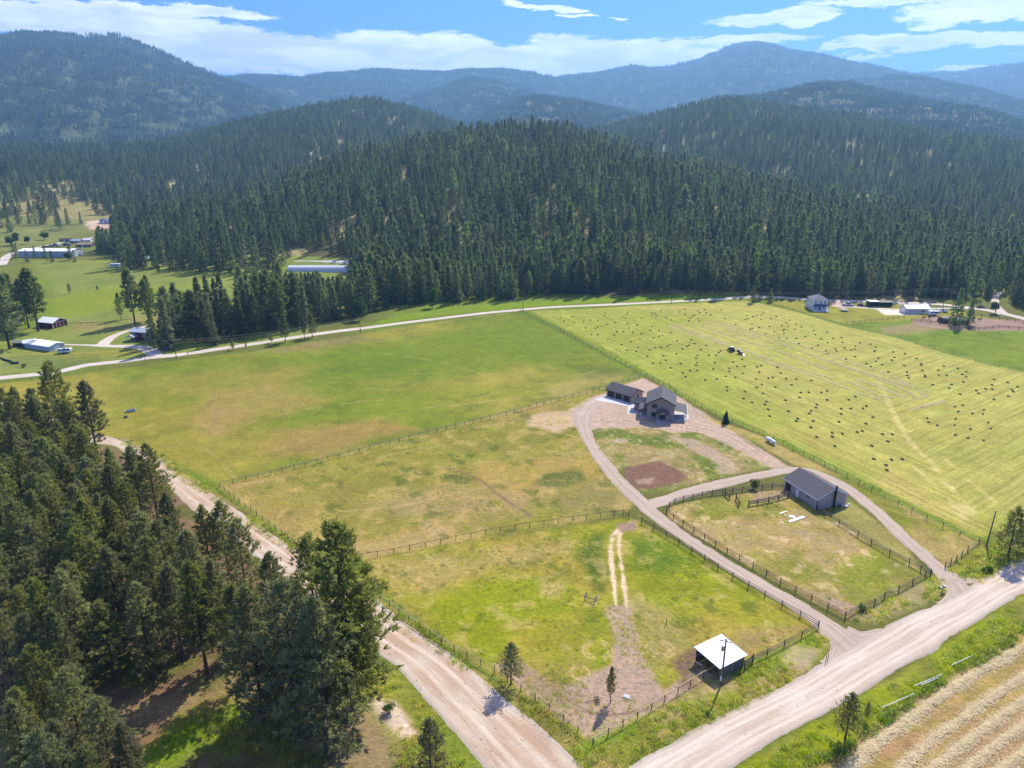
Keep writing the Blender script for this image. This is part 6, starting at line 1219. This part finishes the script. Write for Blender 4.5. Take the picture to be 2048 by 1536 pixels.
gx, gy = G(1193,1403); e = thing('cart', 'small wheeled frame lying left of the slender pine', 'cart', (gx, gy, 0), .2); spoked(e, (.1, -.35, .36), .36, (.2, 1, 0)); spoked(e, (.1, .35, .36), .36, (.2, 1, 0)); MB().tube([(.1, -.35, .36), (.1, .35, .36)], .04, 6).build('axle', M_RUST, e); MB().bar((.1, 0, .36), (-1.9, .1, .12), .07).build('handle', M_POST, e)
gx, gy = G(1253,1394); e = thing('stone_slab', 'flat grey slab lying right of the slender pine', 'slab', (gx, gy, 0), -.5); MB().box(-.55, .55, -.4, .4, 0, .16).build('slab', conc, e, bevel=.03); MB().box(-.35, .3, -.25, .25, .16, .2).build('lid', M_GREYW, e)
gx, gy = G(262,823); e = thing('water_trough', 'pale blue-grey sheet metal trough in the big pasture near the wood', 'trough', (gx, gy, 0), .5); tb_ = MB().hull([(-1.3, -.55, .05), (1.3, -.55, .05), (1.3, .55, .05), (-1.3, .55, .05)], [(-1.5, -.7, .65), (1.5, -.7, .65), (1.5, .7, .65), (-1.5, .7, .65)]).build('tub', M_GREYW, e); MB().box(-1.4, 1.4, -.6, .6, .652, .66).build('water', M_GLS, e)
gx, gy = G(252,835); e = thing('stump', 'dark stump below the pale trough in the big pasture', 'stump', (gx, gy, 0)); MB().tube([(0, 0, 0), (0, 0, .3), (.05, 0, .55)], [.75, .55, .5], 9).build('trunk', M_POST, e); MB().tube([(.05, 0, .55), (.05, 0, .57)], .46, 9).build('cut_face', M_RAILG, e)
# mailboxes at the right-hand drive mouth
gx, gy = G(1884,1184); e = thing('mailbox_stand', 'cluster of grey mailboxes on a post at the right-hand drive mouth', 'mailbox', (gx, gy, 0), .35); MB().bar((0, 0, 0), (0, 0, 1.0), .12).build('post', M_POST, e); MB().box(-.75, .75, -.1, .1, 1.0, 1.08).build('shelf', M_POST, e)
for k in range(3): x_ = -.5+k*.5; mb_ = MB().hull([(x_-.14, -.28, 1.08), (x_+.14, -.28, 1.08), (x_+.14, -.28, 1.25), (x_+.07, -.28, 1.34), (x_-.07, -.28, 1.34), (x_-.14, -.28, 1.25)], [(x_-.14, .28, 1.08), (x_+.14, .28, 1.08), (x_+.14, .28, 1.25), (x_+.07, .28, 1.34), (x_-.07, .28, 1.34), (x_-.14, .28, 1.25)]).build('mailbox', M_STEEL if k != 1 else M_BLK, e); MB().box(x_+.15, x_+.17, -.05, .0, 1.2, 1.4).build('flag', M_RED, mb_)
# white irrigation pipes on the right verge
for (a, b_, lb) in (((1763,1419), (1827,1391), 'longest white pipe lying on the right verge, nearest of the four'), ((1829,1375), (1884,1352), 'white pipe on the right verge, upper of the middle pair'), ((1841,1374), (1876,1359), 'shorter white pipe just below another on the right verge'), ((1902,1334), (1943,1315), 'white pipe on the right verge, farthest of the four')):
    A_ = np.array(G(*a)); B_ = np.array(G(*b_)); e = thing('irrigation_pipe', lb, 'pipe', (A_[0], A_[1], 0), atan2(*(B_-A_)[::-1])); Lb = np.linalg.norm(B_-A_); MB().tube([(0, 0, .38), (Lb, 0, .38)], .055, 8).build('pipe', M_WHT, e)
    for u in (.15, .85): MB().bar((Lb*u, 0, 0), (Lb*u, 0, .36), .1).build('support', M_POST, e)
gx, gy = G(1676,1465); e = thing('sign_stake', 'tiny white stake at the foot of the young pine on the right verge', 'stake', (gx, gy, 0)); MB().bar((0, 0, 0), (0, 0, .8), .05).build('stake', M_POST, e); MB().box(-.12, .12, -.05, -.03, .5, .85).build('plate', M_WHT, e)
for (a, b_, lb) in (((1336,766), (1345,775), 'upper of two pale poles lying across the hay-field fence behind the house'), ((1349,779), (1359,788), 'lower of two pale poles lying across the hay-field fence behind the house')):
    A_ = np.array(G(*a)); B_ = np.array(G(*b_)); e = thing('pole_rail', lb, 'pole', (A_[0], A_[1], 0), atan2(*(B_-A_)[::-1])); Lb = np.linalg.norm(B_-A_); MB().tube([(0, 0, .5), (Lb, 0, .9)], .12, 7).build('log', M_RAILY, e); MB().tube([(Lb, 0, .9), (Lb+.02, 0, .9)], .10, 7).build('cut_end', M_WHT, e)
# black culvert pipe left and corral clutter
e = thing('culvert_pipe', 'long dark corrugated pipe lying on the lawn at the left edge', 'pipe', (*G(5,718), 0)); o_ = np.array(G(5, 718)); P_ = [np.array((*(np.array(G(*q))-o_), .35)) for q in ((2,717),(10,721),(22,724),(27,728),(36,727))]; MB().tube(P_, [.3, .35, .4, .5, .6], 10).build('pipe', M_BLK, e); MB().tube([P_[-1], P_[-1]+np.array((.3, .1, 0))], .68, 12).build('collar', M_RUST, e)
def horse(loc, rz, m_, lb, head=.0):
    e = thing('horse', lb, 'horse', (*loc, 0), rz); b = MB()
    b.tube([(-.85, 0, 1.15), (-.6, 0, 1.22), (0, 0, 1.12), (.45, 0, 1.15), (.7, 0, 1.25)], [.2, .3, .33, .3, .2], 10)
    nz = 1.75-head; b.tube([(.55, 0, 1.25), (.9, 0, (1.3+nz)/2+.05), (1.15, 0, nz)], [.24, .17, .12], 8).tube([(1.1, 0, nz+.04), (1.35, 0, nz-.08), (1.6, 0, nz-.28)], [.12, .11, .07], 8)
    for x_, bk in ((-.65, -.12), (.5, .05)):
        for sy in (-.16, .16): b.tube([(x_, sy, 1.05), (x_+bk*.3, sy, .6), (x_+bk, sy, .5), (x_, sy, .04)], [.14, .08, .06, .06], 7)
    for sy in (-.06, .06): b.tube([(1.08, sy, nz+.1), (1.08, sy, nz+.24)], [.04, .01], 4)
    me = b.build('body', m_, e); me.modifiers.new('remesh', 'REMESH').mode = 'VOXEL'; me.modifiers['remesh'].voxel_size = .05
    MB().tube([(-.85, 0, 1.3), (-1.02, 0, 1.0), (-1.0, 0, .6)], [.05, .08, .03], 6).build('tail', M_BLK, e); MB().tube([(.55, 0, 1.5), (.85, 0, (1.3+nz)/2+.25), (1.08, 0, nz+.14)], [.04, .05, .04], 5).build('mane', M_BLK, e)
M_HB = mat('dark bay coat', (.045, .025, .018), .6); M_HC = mat('brown coat', (.12, .06, .035), .6)
horse(G(1847,638), .2, M_HC, 'brown horse leftmost in the corral yard', .7); horse(G(1859,638), -.1, M_HB, 'dark horse right of the brown horse in the corral yard', .3); horse(G(1959,642), .1, M_HB, 'dark horse right of the corral pines')
w_ = thing('hay_shelter', 'dark round-topped shelter left of the corral pines', 'shelter', (*G(1880,645), 0)); n = 10; A_ = [(0, 3.0*cos(pi*k/n), 3.0*sin(pi*k/n)) for k in range(n+1)]; MB().hull(A_, [(5, p[1], p[2]) for p in A_]).build('cover', M_TRIM, w_); MB().box(5.0, 5.05, -1.2, 1.2, 0, 2.0).build('opening', M_BLK, w_)
w_ = thing('run_in_shed', 'black low stable under the shorter corral pine', 'shed', (*G(1912,649), 0)); gable(w_, 0, 6, 0, 4, 2.2, 3.0, M_BLK, M_TRIM, .3, 'x'); panel(w_, 'opening', M_TRIM, (3, 0, 1), (0, -1), 2.4, 1.9)
w_ = thing('brick_pillar', 'orange box standing between the two corral pines', 'box', (*G(1907,650), 0)); MB().box(-.6, .6, -.4, .4, 0, 1.9).build('box', mat('orange paint', (.55, .16, .08), .7), w_, bevel=.05); MB().box(-.65, .65, -.45, .45, 1.9, 2.0).build('lid', M_RUST, w_)

# ------------------------------------------------------------------ hay bales
B1 = [(390,933),(485,930),(415,964),(493,976),(574,967),(625,957),(686,964),(747,904),(736,923),(923,895),(923,913),(885,934),(906,942),(1117,898),(1142,904),(1118,918),(1154,923),(1190,882),(1232,936),(1275,956),(1039,944),(1385,870),(1341,893),(1385,911),(1485,884),(1503,897),(1539,873),(1553,901),(1589,917),(1676,873),(1463,918),(1449,925),(1428,941),(1487,944),(1416,961),(1497,964),(1703,944),(1789,993),(1878,924),(1888,946),(1869,952),(1928,929),(1959,918),(1995,917),(2012,901),(1992,956),(1919,989),(1975,1018),(1921,1024),(1905,1032),(2029,1069),(591,1020),(666,1023),(684,1013),(757,993),(820,980),(921,988),(1003,996),(934,1021),(1122,1007),(838,1050),(889,1053),(968,1056),(1034,1066),(1106,1041),(1175,1041),(1268,1058),(636,1074),(688,1075),(817,1077),(1203,1080),(1178,1088),(1133,1101),(768,1109),(1024,1108),(952,1132),(1323,1122),(1433,1116),(1460,1146),(877,1155),(1010,1175),(1145,1176),(1190,1177),(1245,1166),(1264,1153),(1399,1168),(1417,1160),(1554,1161),(1365,1190),(1511,1193),(921,1198),(992,1208),(1102,1196),(1316,1226),(1670,1204),(1654,1218),(1633,1239),(1574,1240),(1485,1241),(1473,1262),(1081,1249),(1213,1246),(1230,1278),(1128,1303),(1187,1303),(1349,1307),(1481,1299),(1472,1320),(1268,1341),(1622,1299),(1767,1293),(1842,1271),(1801,1330),(1860,1328),(1738,1344),(1738,1367),(1611,1350),(1425,1362),(1481,1361),(1367,1381),(1389,1411),(1545,1437),(1638,1430),(1710,1407),(1787,1416),(1846,1383),(1960,1333),(1992,1321),(1977,1374),(1953,1428),(1998,1471),(1957,1497),(1721,1492),(1721,1522),(1863,1530)]
B2 = [(342,124),(379,109),(447,151),(469,133),(417,169),(462,174),(511,160),(549,179),(334,174),(434,195),(425,204),(505,194),(430,222),(366,212),(398,253),(452,258),(515,256),(531,292),(575,243),(634,203),(641,231),(681,260),(720,214),(764,256),(818,250),(725,285),(825,284),(661,302),(620,323),(777,325),(838,320),(785,341),(715,341),(724,358),(885,334),(908,328),(913,309),(942,286),(1014,295),(1049,315),(1047,338),(1038,346),(849,396),(909,379),(1066,389),(1051,411),(1165,348),(1245,359),(1175,385),(1157,403),(1092,434),(986,427),(1016,447),(1325,392),(1356,427),(1354,438),(1241,439),(1363,474),(1135,483),(1259,484),(1262,506),(1271,523),(1380,507),(1382,517),(1507,443),(1471,470),(1472,503),(1527,506),(1602,458),(1660,482),(1632,498),(1658,516),(1639,550),(1432,568),(1560,567),(1544,591),(1619,633),(1726,608),(1741,627),(1790,597),(1834,600),(1832,570),(1846,534),(1938,554),(2004,584),(1967,602),(1975,616),(1943,647),(1846,668),
(387,453),(408,490),(445,527),(514,531),(356,519),(326,525),(616,541),(482,569),(372,584),(545,622),(598,619),(536,655),(683,620),(722,610),(442,673),(722,671),(912,649),(867,670),(653,703),(646,723),(613,745),(600,763),(816,731),(815,765),(880,730),(963,728),(986,712),(461,747),(524,797),(515,813),(628,813),(801,819),(983,831),(1030,788),(611,856),(756,892),(757,919),(825,898),(924,888),(958,880),(651,921),(774,982),(1095,902),(1160,903),(1132,951),(1022,980),(1036,1069),(1155,1074),(1227,1070),(1118,1110),(1124,1144),(315,683),(302,702),(325,734),(335,780),(216,688),(159,662),(290,627)]
B3 = [(1395,793),(1404,821),(1463,842),(1582,716),(1634,707),(1605,749),(1587,799),(1581,840),(1700,762),(1771,765),(1777,738),(1687,868),(1585,907),(1670,927),(1807,824),(1825,863),(1776,944),(1835,970),(1673,992),(1490,964),(1567,1040),(1621,1066),(1722,1102),(1766,1140),(1647,1165),(1842,1047),(1903,789),(1962,763),(2035,773),(2015,851),(1896,897),(1955,998),(1977,1045),(1984,1120),(1901,1163),(1751,1229)]
bl = [(1024+x/4, 400+y/4, 0 if 400+y/4 < 662 else 1) for x, y in B1]+[(1440+x/3.3684, 600+y/3.3684, 2 if (y < 300 or x > 560 and y < 668) else 3) for x, y in B2]+[(1440+x/3.3684, 600+y/3.3684, 4) for x, y in B3]
bl = bl[:299]
M_BALE = mat('green hay bale', (.17, .145, .075), .95, (.09, .08, .04), 9, .9, stretch=(1, 4, 4)); M_TW = mat('baling twine', (.35, .3, .2), .8)
bs = thing('hay_bale', '', 'hay bale'); rr_ = random.Random(8); bb = MB(); nx, ny = 7, 5
def bale_mesh():
    import bmesh
    bm = bmesh.new(); bmesh.ops.create_cube(bm, size=1.0); bmesh.ops.subdivide_edges(bm, edges=bm.edges[:], cuts=5, use_grid_fill=True)
    for v in bm.verts:
        x_, y_, z_ = v.co; f = 1-.10*((abs(x_)*2)**6+(abs(y_)*2)**6+(abs(z_)*2)**6-1)*.5
        v.co = (x_*1.05*f+rr_.uniform(-.02, .02), y_*.52*f+rr_.uniform(-.02, .02), (z_*.46*f)+.23+rr_.uniform(-.015, .015))
    me = bpy.data.meshes.new('bale'); bm.to_mesh(me); bm.free(); return me
bm_me = bale_mesh(); obj('bale', bm_me, M_BALE, bs)
tw = MB(); 
for y_ in (-.12, .12): tw.tube([(-.54, y_, .02), (-.54, y_, .45), (.54, y_, .45), (.54, y_, .02)], .012, 4)
tw.build('twine', M_TW, bs)
kids = list(bs.children)
ang1 = frame_from(G(1300,754), G(1730,970))[1]; ang2 = frame_from(G(1905,1010), G(2048,925))[1]
GBL = 'hay bales scattered over the mown field'
LBB = ['hay bale in the far part of the mown field, below the far road', 'hay bale in the left part of the mown field between the windrows and the pasture fence', 'hay bale on the far side of the loose windrows', 'hay bale between the windrows and the near field fence', 'hay bale in the right part of the field past the diagonal swath']
spec = {(651,921): 'pale sunlit hay bale nearest the white propane tank', (1124,1144): 'hay bale nearest the fence bend behind the barn, with a pale end', (1751,1229): 'hay bale lowest down in the right part of the field', (774,982): 'isolated hay bale just above the fence by the propane tank'}
SP = {(round(1440+a/3.3684, 2), round(600+b_/3.3684, 2)): s for (a, b_), s in spec.items()}
BWH = ['of the far strip below the far road', 'of the strip between pasture fence and windrows', 'of the field beyond the windrows', 'of the strip between windrows and near fence', 'of the corner right of the diagonal swath']
BL_ = {}
for g in range(5):
    ix = [i for i in range(len(bl)) if bl[i][2] == g]; BL_.update(zip(ix, place_labels([(bl[i][0], bl[i][1], bl[i][1]) for i in ix], 'bale', BWH[g], 5 if len(ix) > 30 else 3, 3 if len(ix) > 30 else 2)))
for i, (x_, y_, g) in enumerate(bl):
    if i == 0: e = bs
    else:
        e = bs.copy(); COL.objects.link(e)
        for k_ in kids: c_ = k_.copy(); COL.objects.link(c_); c_.parent = e
    gx, gy = G(x_, y_+1.2); e.location = (gx, gy, 0); e.rotation_euler = (0, 0, (ang2 if g == 4 else ang1)+rr_.uniform(-.3, .3)); sB = .92; e.scale = (sB, sB, sB*.92)
    key = (round(x_, 2), round(y_, 2)); 
    if 'group' in e: del e['group']
    if key in SP: tag(e, SP[key], 'hay bale')
    else: tag(e, BL_[i].replace(' of the', ' part of the', 1), 'hay bale', GBL)
# ------------------------------------------------------------------ windrows: raised rows of loose hay
M_HAY = mat('loose pale hay', (.66, .57, .32), .95, (.52, .44, .22), 1.6, .9, bump=.6, trans=.25); M_HAY2 = mat('bleached straw swath', (.78, .66, .43), .95, (.60, .48, .29), 1.6, .9, bump=.6, trans=.25)
def windrow(px, wd, h, m_, label, seed, group=None, straw=14, gaps=.0, sl=.55):
    P = smooth_line(GP(px), .45); T = np.gradient(P, axis=0); T /= np.linalg.norm(T, axis=1)[:, None]; Nn = np.stack([-T[:, 1], T[:, 0]], 1); n = len(P); NC = 9
    us = np.linspace(-1, 1, NC); s_ = np.arange(n)*.45; rg_ = np.random.default_rng(seed)
    wv = wd*(.75+.5*vnoise(s_, s_*0, 2.2, seed))/2; hv = h*(.55+.9*vnoise(s_, s_*0+9, 1.3, seed+1)); wob = (vnoise(s_, s_*0+4, 5, seed+2)-.5)*wd*.35
    if gaps: hv = hv*sst(gaps-.1, gaps+.1, vnoise(s_, s_*0+14, 7, seed+5))
    X_ = P[:, None, :]+Nn[:, None, :]*(us[None, :, None]*wv[:, None, None]+wob[:, None, None]); z_ = hv[:, None]*(1-us[None, :]**2)**.7*(.7+.6*vnoise(X_[..., 0], X_[..., 1], .5, seed+3))-.03
    V = np.concatenate([X_, z_[..., None]], -1).reshape(-1, 3); i, j = np.meshgrid(np.arange(n-1), np.arange(NC-1), indexing='ij'); F_ = np.stack([i*NC+j, (i+1)*NC+j, (i+1)*NC+j+1, i*NC+j+1], -1).reshape(-1, 4)
    # loose stalks
    m = int(n*straw); k = rg_.integers(0, n, m); u = rg_.normal(0, .75, m); q = hv[k] > .06*h/.3; k, u = k[q], u[q]; m = len(k)
    c = P[k]+Nn[k]*((u*wv[k]+wob[k])[:, None]); z0 = np.maximum(hv[k]*(1-np.clip(np.abs(u), 0, 1)**2), 0)+.02; a = rg_.uniform(0, 2*pi, m); L_ = rg_.uniform(.3, 1.0, m)*sl; d_ = np.stack([np.cos(a), np.sin(a), rg_.uniform(-.1, .5, m)], 1)*L_[:, None]
    o3 = np.column_stack([c, z0]); sd_ = np.stack([-np.sin(a), np.cos(a), a*0], 1)*.035*(sl/.55)
    VV = np.stack([o3-sd_, o3+sd_, o3+d_+sd_, o3+d_-sd_], 1).reshape(-1, 3); F2 = np.arange(len(VV)).reshape(-1, 4)+len(V)
    me = np_mesh('windrow', np.vstack([V, VV]), np.vstack([F_, F2]), 4); o = obj('windrow', me, m_); return tag(o, label, 'windrow', group)
for i, (px, wd, h_, lb) in enumerate([
    ([(1600,1640),(1695,1536),(1800,1455),(1900,1378),(2048,1293),(2120,1250)], 1.6, .22, 'thick hay swath nearest the verge in the lower-right field'),
    ([(1740,1620),(1830,1510),(1925,1440),(2048,1352),(2120,1305)], 1.3, .17, 'pale straw swath second from the verge in the lower-right field'),
    ([(1800,1620),(1870,1536),(1960,1465),(2048,1402),(2120,1355)], 1.3, .17, 'straw swath third from the verge in the lower-right field'),
    ([(1860,1620),(1930,1546),(1990,1492),(2048,1450),(2120,1400)], 1.25, .17, 'straw swath fourth from the verge in the lower-right field'),
    ([(1950,1610),(1998,1545),(2048,1502),(2120,1450)], 1.25, .17, 'straw swath in the very bottom-right corner')]):
    windrow(px, wd, h_, M_HAY2, lb, 400+i, straw=60)
for i, (px, lb) in enumerate([
    ([(1338,652),(1400,674),(1460,694),(1480,703)], 'windrow running up-left from the tractor'),
    ([(1483,706),(1560,733),(1640,757),(1700,780),(1775,805)], 'windrow running down-right from the baler'),
    ([(1349,650),(1440,683),(1520,712),(1600,740),(1700,765),(1755,790),(1790,797)], 'second loose windrow above the tractor row'),
    ([(1400,652),(1480,678),(1560,703),(1650,738),(1740,768),(1820,797)], 'third loose windrow above the tractor row'),
    ([(1425,650),(1500,672),(1600,702),(1700,738),(1800,775),(1830,795)], 'fourth loose windrow above the tractor row'),
    ([(1444,647),(1520,668),(1600,690),(1700,725),(1780,752),(1850,790),(1828,797)], 'fifth loose windrow with a hooked end'),
    ([(1440,650),(1540,680),(1640,716),(1760,755),(1860,785),(1890,793)], 'farthest loose windrow, beside its double'),
    ([(1340,650),(1385,648),(1430,646)], 'short windrow across the far ends of the others'),
    ([(1815,812),(1830,805),(1852,803)], 'short curved windrow below the hooked one'), ([(1820,820),(1850,812),(1888,802)], 'thin curved windrow nearest the diagonal swath')]):
    windrow(px, 1.25, .07, M_HAY, lb, 430+i, straw=10, gaps=.2, sl=.8)
# ------------------------------------------------------------------ standing grass and weeds near the camera
def tuft(seed, n, h, r_, wd):
    rg_ = np.random.default_rng(seed); P_ = np.column_stack([rg_.normal(0, r_, (n, 2)), np.zeros(n)]); a = rg_.uniform(0, 2*pi, n); hh = h*rg_.uniform(.5, 1.2, n); ln = rg_.uniform(.1, .6, n)*h
    tip = P_+np.column_stack([np.cos(a)*ln, np.sin(a)*ln, hh]); s_ = np.column_stack([-np.sin(a), np.cos(a), a*0])*wd; V = np.stack([P_-s_, P_+s_, tip+s_*.2, tip-s_*.2], 1).reshape(-1, 3); return np_mesh('tuft', V, np.arange(len(V)), 4)
def gmat(nm, a, b_): return leafmat(nm, a, b_, .6, .2)
GM = [gmat('dry grass', (.60, .50, .20), (.46, .39, .13)), gmat('green grass', (.40, .44, .05), (.29, .34, .03)), gmat('dark weeds', (.20, .27, .06), (.13, .19, .035))]
TF = []
for mi, mm_ in enumerate(GM):
    for q in range(2): m_e = tuft(600+mi*2+q, 26, .42 if mi < 2 else .5, .28, .035); m_e.materials.append(mm_); TF.append(m_e)
PC_T = protos('tuft', TF)
def grassfield(px, dens, mixw, s0, label, big_=1.0, seed=1, line=None, wd=0):
    rg_ = np.random.default_rng(seed)
    if line is not None:
        P = smooth_line(GP(line), 1.0); n = int(len(P)*wd*dens); k = rg_.integers(0, len(P), n); x = P[k, 0]+rg_.normal(0, wd*.4, n); y = P[k, 1]+rg_.normal(0, wd*.4, n)
    else:
        P = GP(px); xs = [p[0] for p in P]; ys = [p[1] for p in P]; A_ = (max(xs)-min(xs))*(max(ys)-min(ys)); n = int(A_*dens); x = rg_.uniform(min(xs), max(xs), n); y = rg_.uniform(min(ys), max(ys), n); q = sdpoly(x, y, P) < 0; x, y = x[q], y[q]
    q = sdpoly(x, y, GP([(1240,936),(1320,918),(1378,952),(1316,980),(1245,966)])) > 0; x, y = x[q], y[q]; cl_ = fbm(x, y, 5, seed+40, 3); q = rg_.uniform(0, 1, len(x)) < sst(.36, .62, cl_); x, y = x[q], y[q]
    ty = rg_.choice(3, len(x), p=mixw); pick = ty*2+rg_.integers(0, 2, len(x)); return scatter('grass', np.column_stack([x, y, x*0-.03]), s0*rg_.uniform(.5, 1.5, len(x)), rg_.uniform(0, 6.28, len(x)), pick, PC_T, label, 'grass')
grassfield([(730,1118),(1255,1035),(1283,1045),(1637,1255),(1440,1345),(1186,1490),(960,1345),(740,1170)], 1.5, (.50, .45, .05), .62, 'uneven grass in the lower paddock', seed=11)
grassfield([(440,972),(1290,753),(1150,820),(1170,880),(1200,930),(1270,1000),(1255,1030),(730,1118),(590,1085)], 1.0, (.75, .22, .03), .6, 'dry grass in the middle pasture', seed=12)
grassfield([(1140,1500),(1190,1500),(1270,1450),(1400,1375),(1500,1330),(1637,1262),(1665,1290),(1640,1325),(1500,1410),(1340,1485),(1230,1550),(1170,1560)], 6, (.35, .53, .12), .8, 'weedy verge outside the lower paddock corner', seed=13)
grassfield([(1500,1540),(1640,1450),(1800,1360),(2024,1215),(2110,1160),(2110,1230),(2048,1258),(1900,1348),(1780,1421),(1640,1526),(1560,1600)], 6, (.12, .83, .05), .85, 'bright tall grass on the right-hand verge', seed=14)
grassfield([(1337,1015),(1400,1000),(1560,978),(1634,1020),(1861,1150),(1690,1235),(1500,1133),(1337,1038)], 1.4, (.6, .37, .03), .6, 'patchy grass in the barn paddock', seed=15)
grassfield([(1185,870),(1210,850),(1290,850),(1400,865),(1500,905),(1560,930),(1440,955),(1330,985),(1280,985),(1240,965),(1210,930)], 1.0, (.5, .45, .05), .6, 'patchy grass inside the driveway loop', seed=16)
grassfield([(740,1330),(800,1345),(900,1460),(960,1540),(900,1600),(700,1600),(300,1560),(330,1440),(520,1350)], 3, (.45, .35, .2), .9, 'grass and litter between the wood and the near road', seed=17)
grassfield(None, 2.0, (.2, .6, .2), .8, 'rank grass left standing along the hay-field fence', seed=18, line=[(1052,622),(1160,674),(1296,748),(1400,810),(1520,864),(1730,968),(1900,1052),(1962,1080)], wd=1.8)
grassfield(None, 3.0, (.35, .4, .25), 1.0, 'grass along the fence of the near gravel road', seed=19, line=[(250,885),(300,905),(380,962),(480,1025),(590,1095),(760,1195),(900,1300),(1000,1368),(1090,1430),(1150,1480)], wd=2.6)
grassfield([(1695,1238),(1860,1155),(1885,1150),(1898,1175),(1870,1200),(1800,1230),(1745,1250)], 4, (.5, .3, .2), .9, 'dry weeds between the barn paddock and the road', seed=20)
grassfield([(1892,1140),(1960,1090),(2110,1075),(2110,1090),(1960,1165),(1930,1160)], 4, (.35, .4, .25), 1.1, 'rough grass round the right pole', seed=21)
grassfield(None, 5.0, (.05, .15, .8), 1.3, 'dark weed line at the edge of the lower-right field', seed=22, line=[(1600,1560),(1660,1515),(1730,1470),(1850,1385),(1990,1305),(2060,1250)], wd=.8)
# stones and clods strewn on the roads and bare ground
def clods(seed):
    import bmesh
    rg_ = random.Random(seed); bm = bmesh.new(); bmesh.ops.create_icosphere(bm, subdivisions=1, radius=.1)
    for v in bm.verts: v.co *= rg_.uniform(.7, 1.2); v.co.z *= .6
    me = bpy.data.meshes.new('stone'); bm.to_mesh(me); bm.free(); me.materials.append(mat('road stone', (.52, .46, .38), .95, (.3, .24, .18), 3, rnd=.3)); return me
PC_S = protos('stone', [clods(1), clods(2)])
for k_, (px, dn, lb) in enumerate([([(749,1195),(889,1297),(1018,1404),(1138,1505),(1200,1560),(990,1570),(889,1447),(784,1328),(728,1290)], .6, 'stones lying on the near gravel road'), ([(1260,1530),(1417,1442),(1650,1322),(1900,1195),(2038,1113),(2048,1189),(1875,1299),(1714,1393),(1500,1513)], .35, 'stones lying on the right gravel road'), ([(1208,1210),(1262,1212),(1288,1330),(1330,1380),(1440,1345),(1186,1488),(1060,1400)], 1.0, 'clods on the bare dirt of the lower paddock'), ([(1139,818),(1210,784),(1373,802),(1457,857),(1610,950),(1510,918),(1346,865),(1217,857)], .5, 'clods on the bare dirt round the house')]):
    rg_ = np.random.default_rng(700+k_); P = GP(px); xs = [p[0] for p in P]; ys = [p[1] for p in P]; n = int((max(xs)-min(xs))*(max(ys)-min(ys))*dn); x = rg_.uniform(min(xs), max(xs), n); y = rg_.uniform(min(ys), max(ys), n); q = sdpoly(x, y, P) < 0; x, y = x[q], y[q]
    scatter('gravel_stones', np.column_stack([x, y, x*0+.06]), .35+.9*rg_.uniform(0, 1, len(x))**4*1.6, rg_.uniform(0, 6, len(x)), rg_.integers(0, 2, len(x)), PC_S, lb, 'stones')
# ------------------------------------------------------------------ haze: one closed box of thin air round the camera and everything in it
def haze():
    b = MB().box(-10500, 10500, -2000, 12500, -3, 1320)
    m_ = bpy.data.materials.new('haze'); m_.use_nodes = True; t = NT(m_.node_tree); m_.node_tree.nodes.clear()
    v = t.n('ShaderNodeVolumePrincipled'); v.inputs['Density'].default_value = HAZE_D; v.inputs['Color'].default_value = HAZE_C; v.inputs['Anisotropy'].default_value = 0.3
    o_ = t.n('ShaderNodeOutputMaterial'); m_.node_tree.links.new(v.outputs[0], o_.inputs['Volume'])
    o = b.build('haze', m_); tag(o, kind='stuff')
HAZE_D = 0.000145; HAZE_C = (.30, .60, .94, 1)
haze()
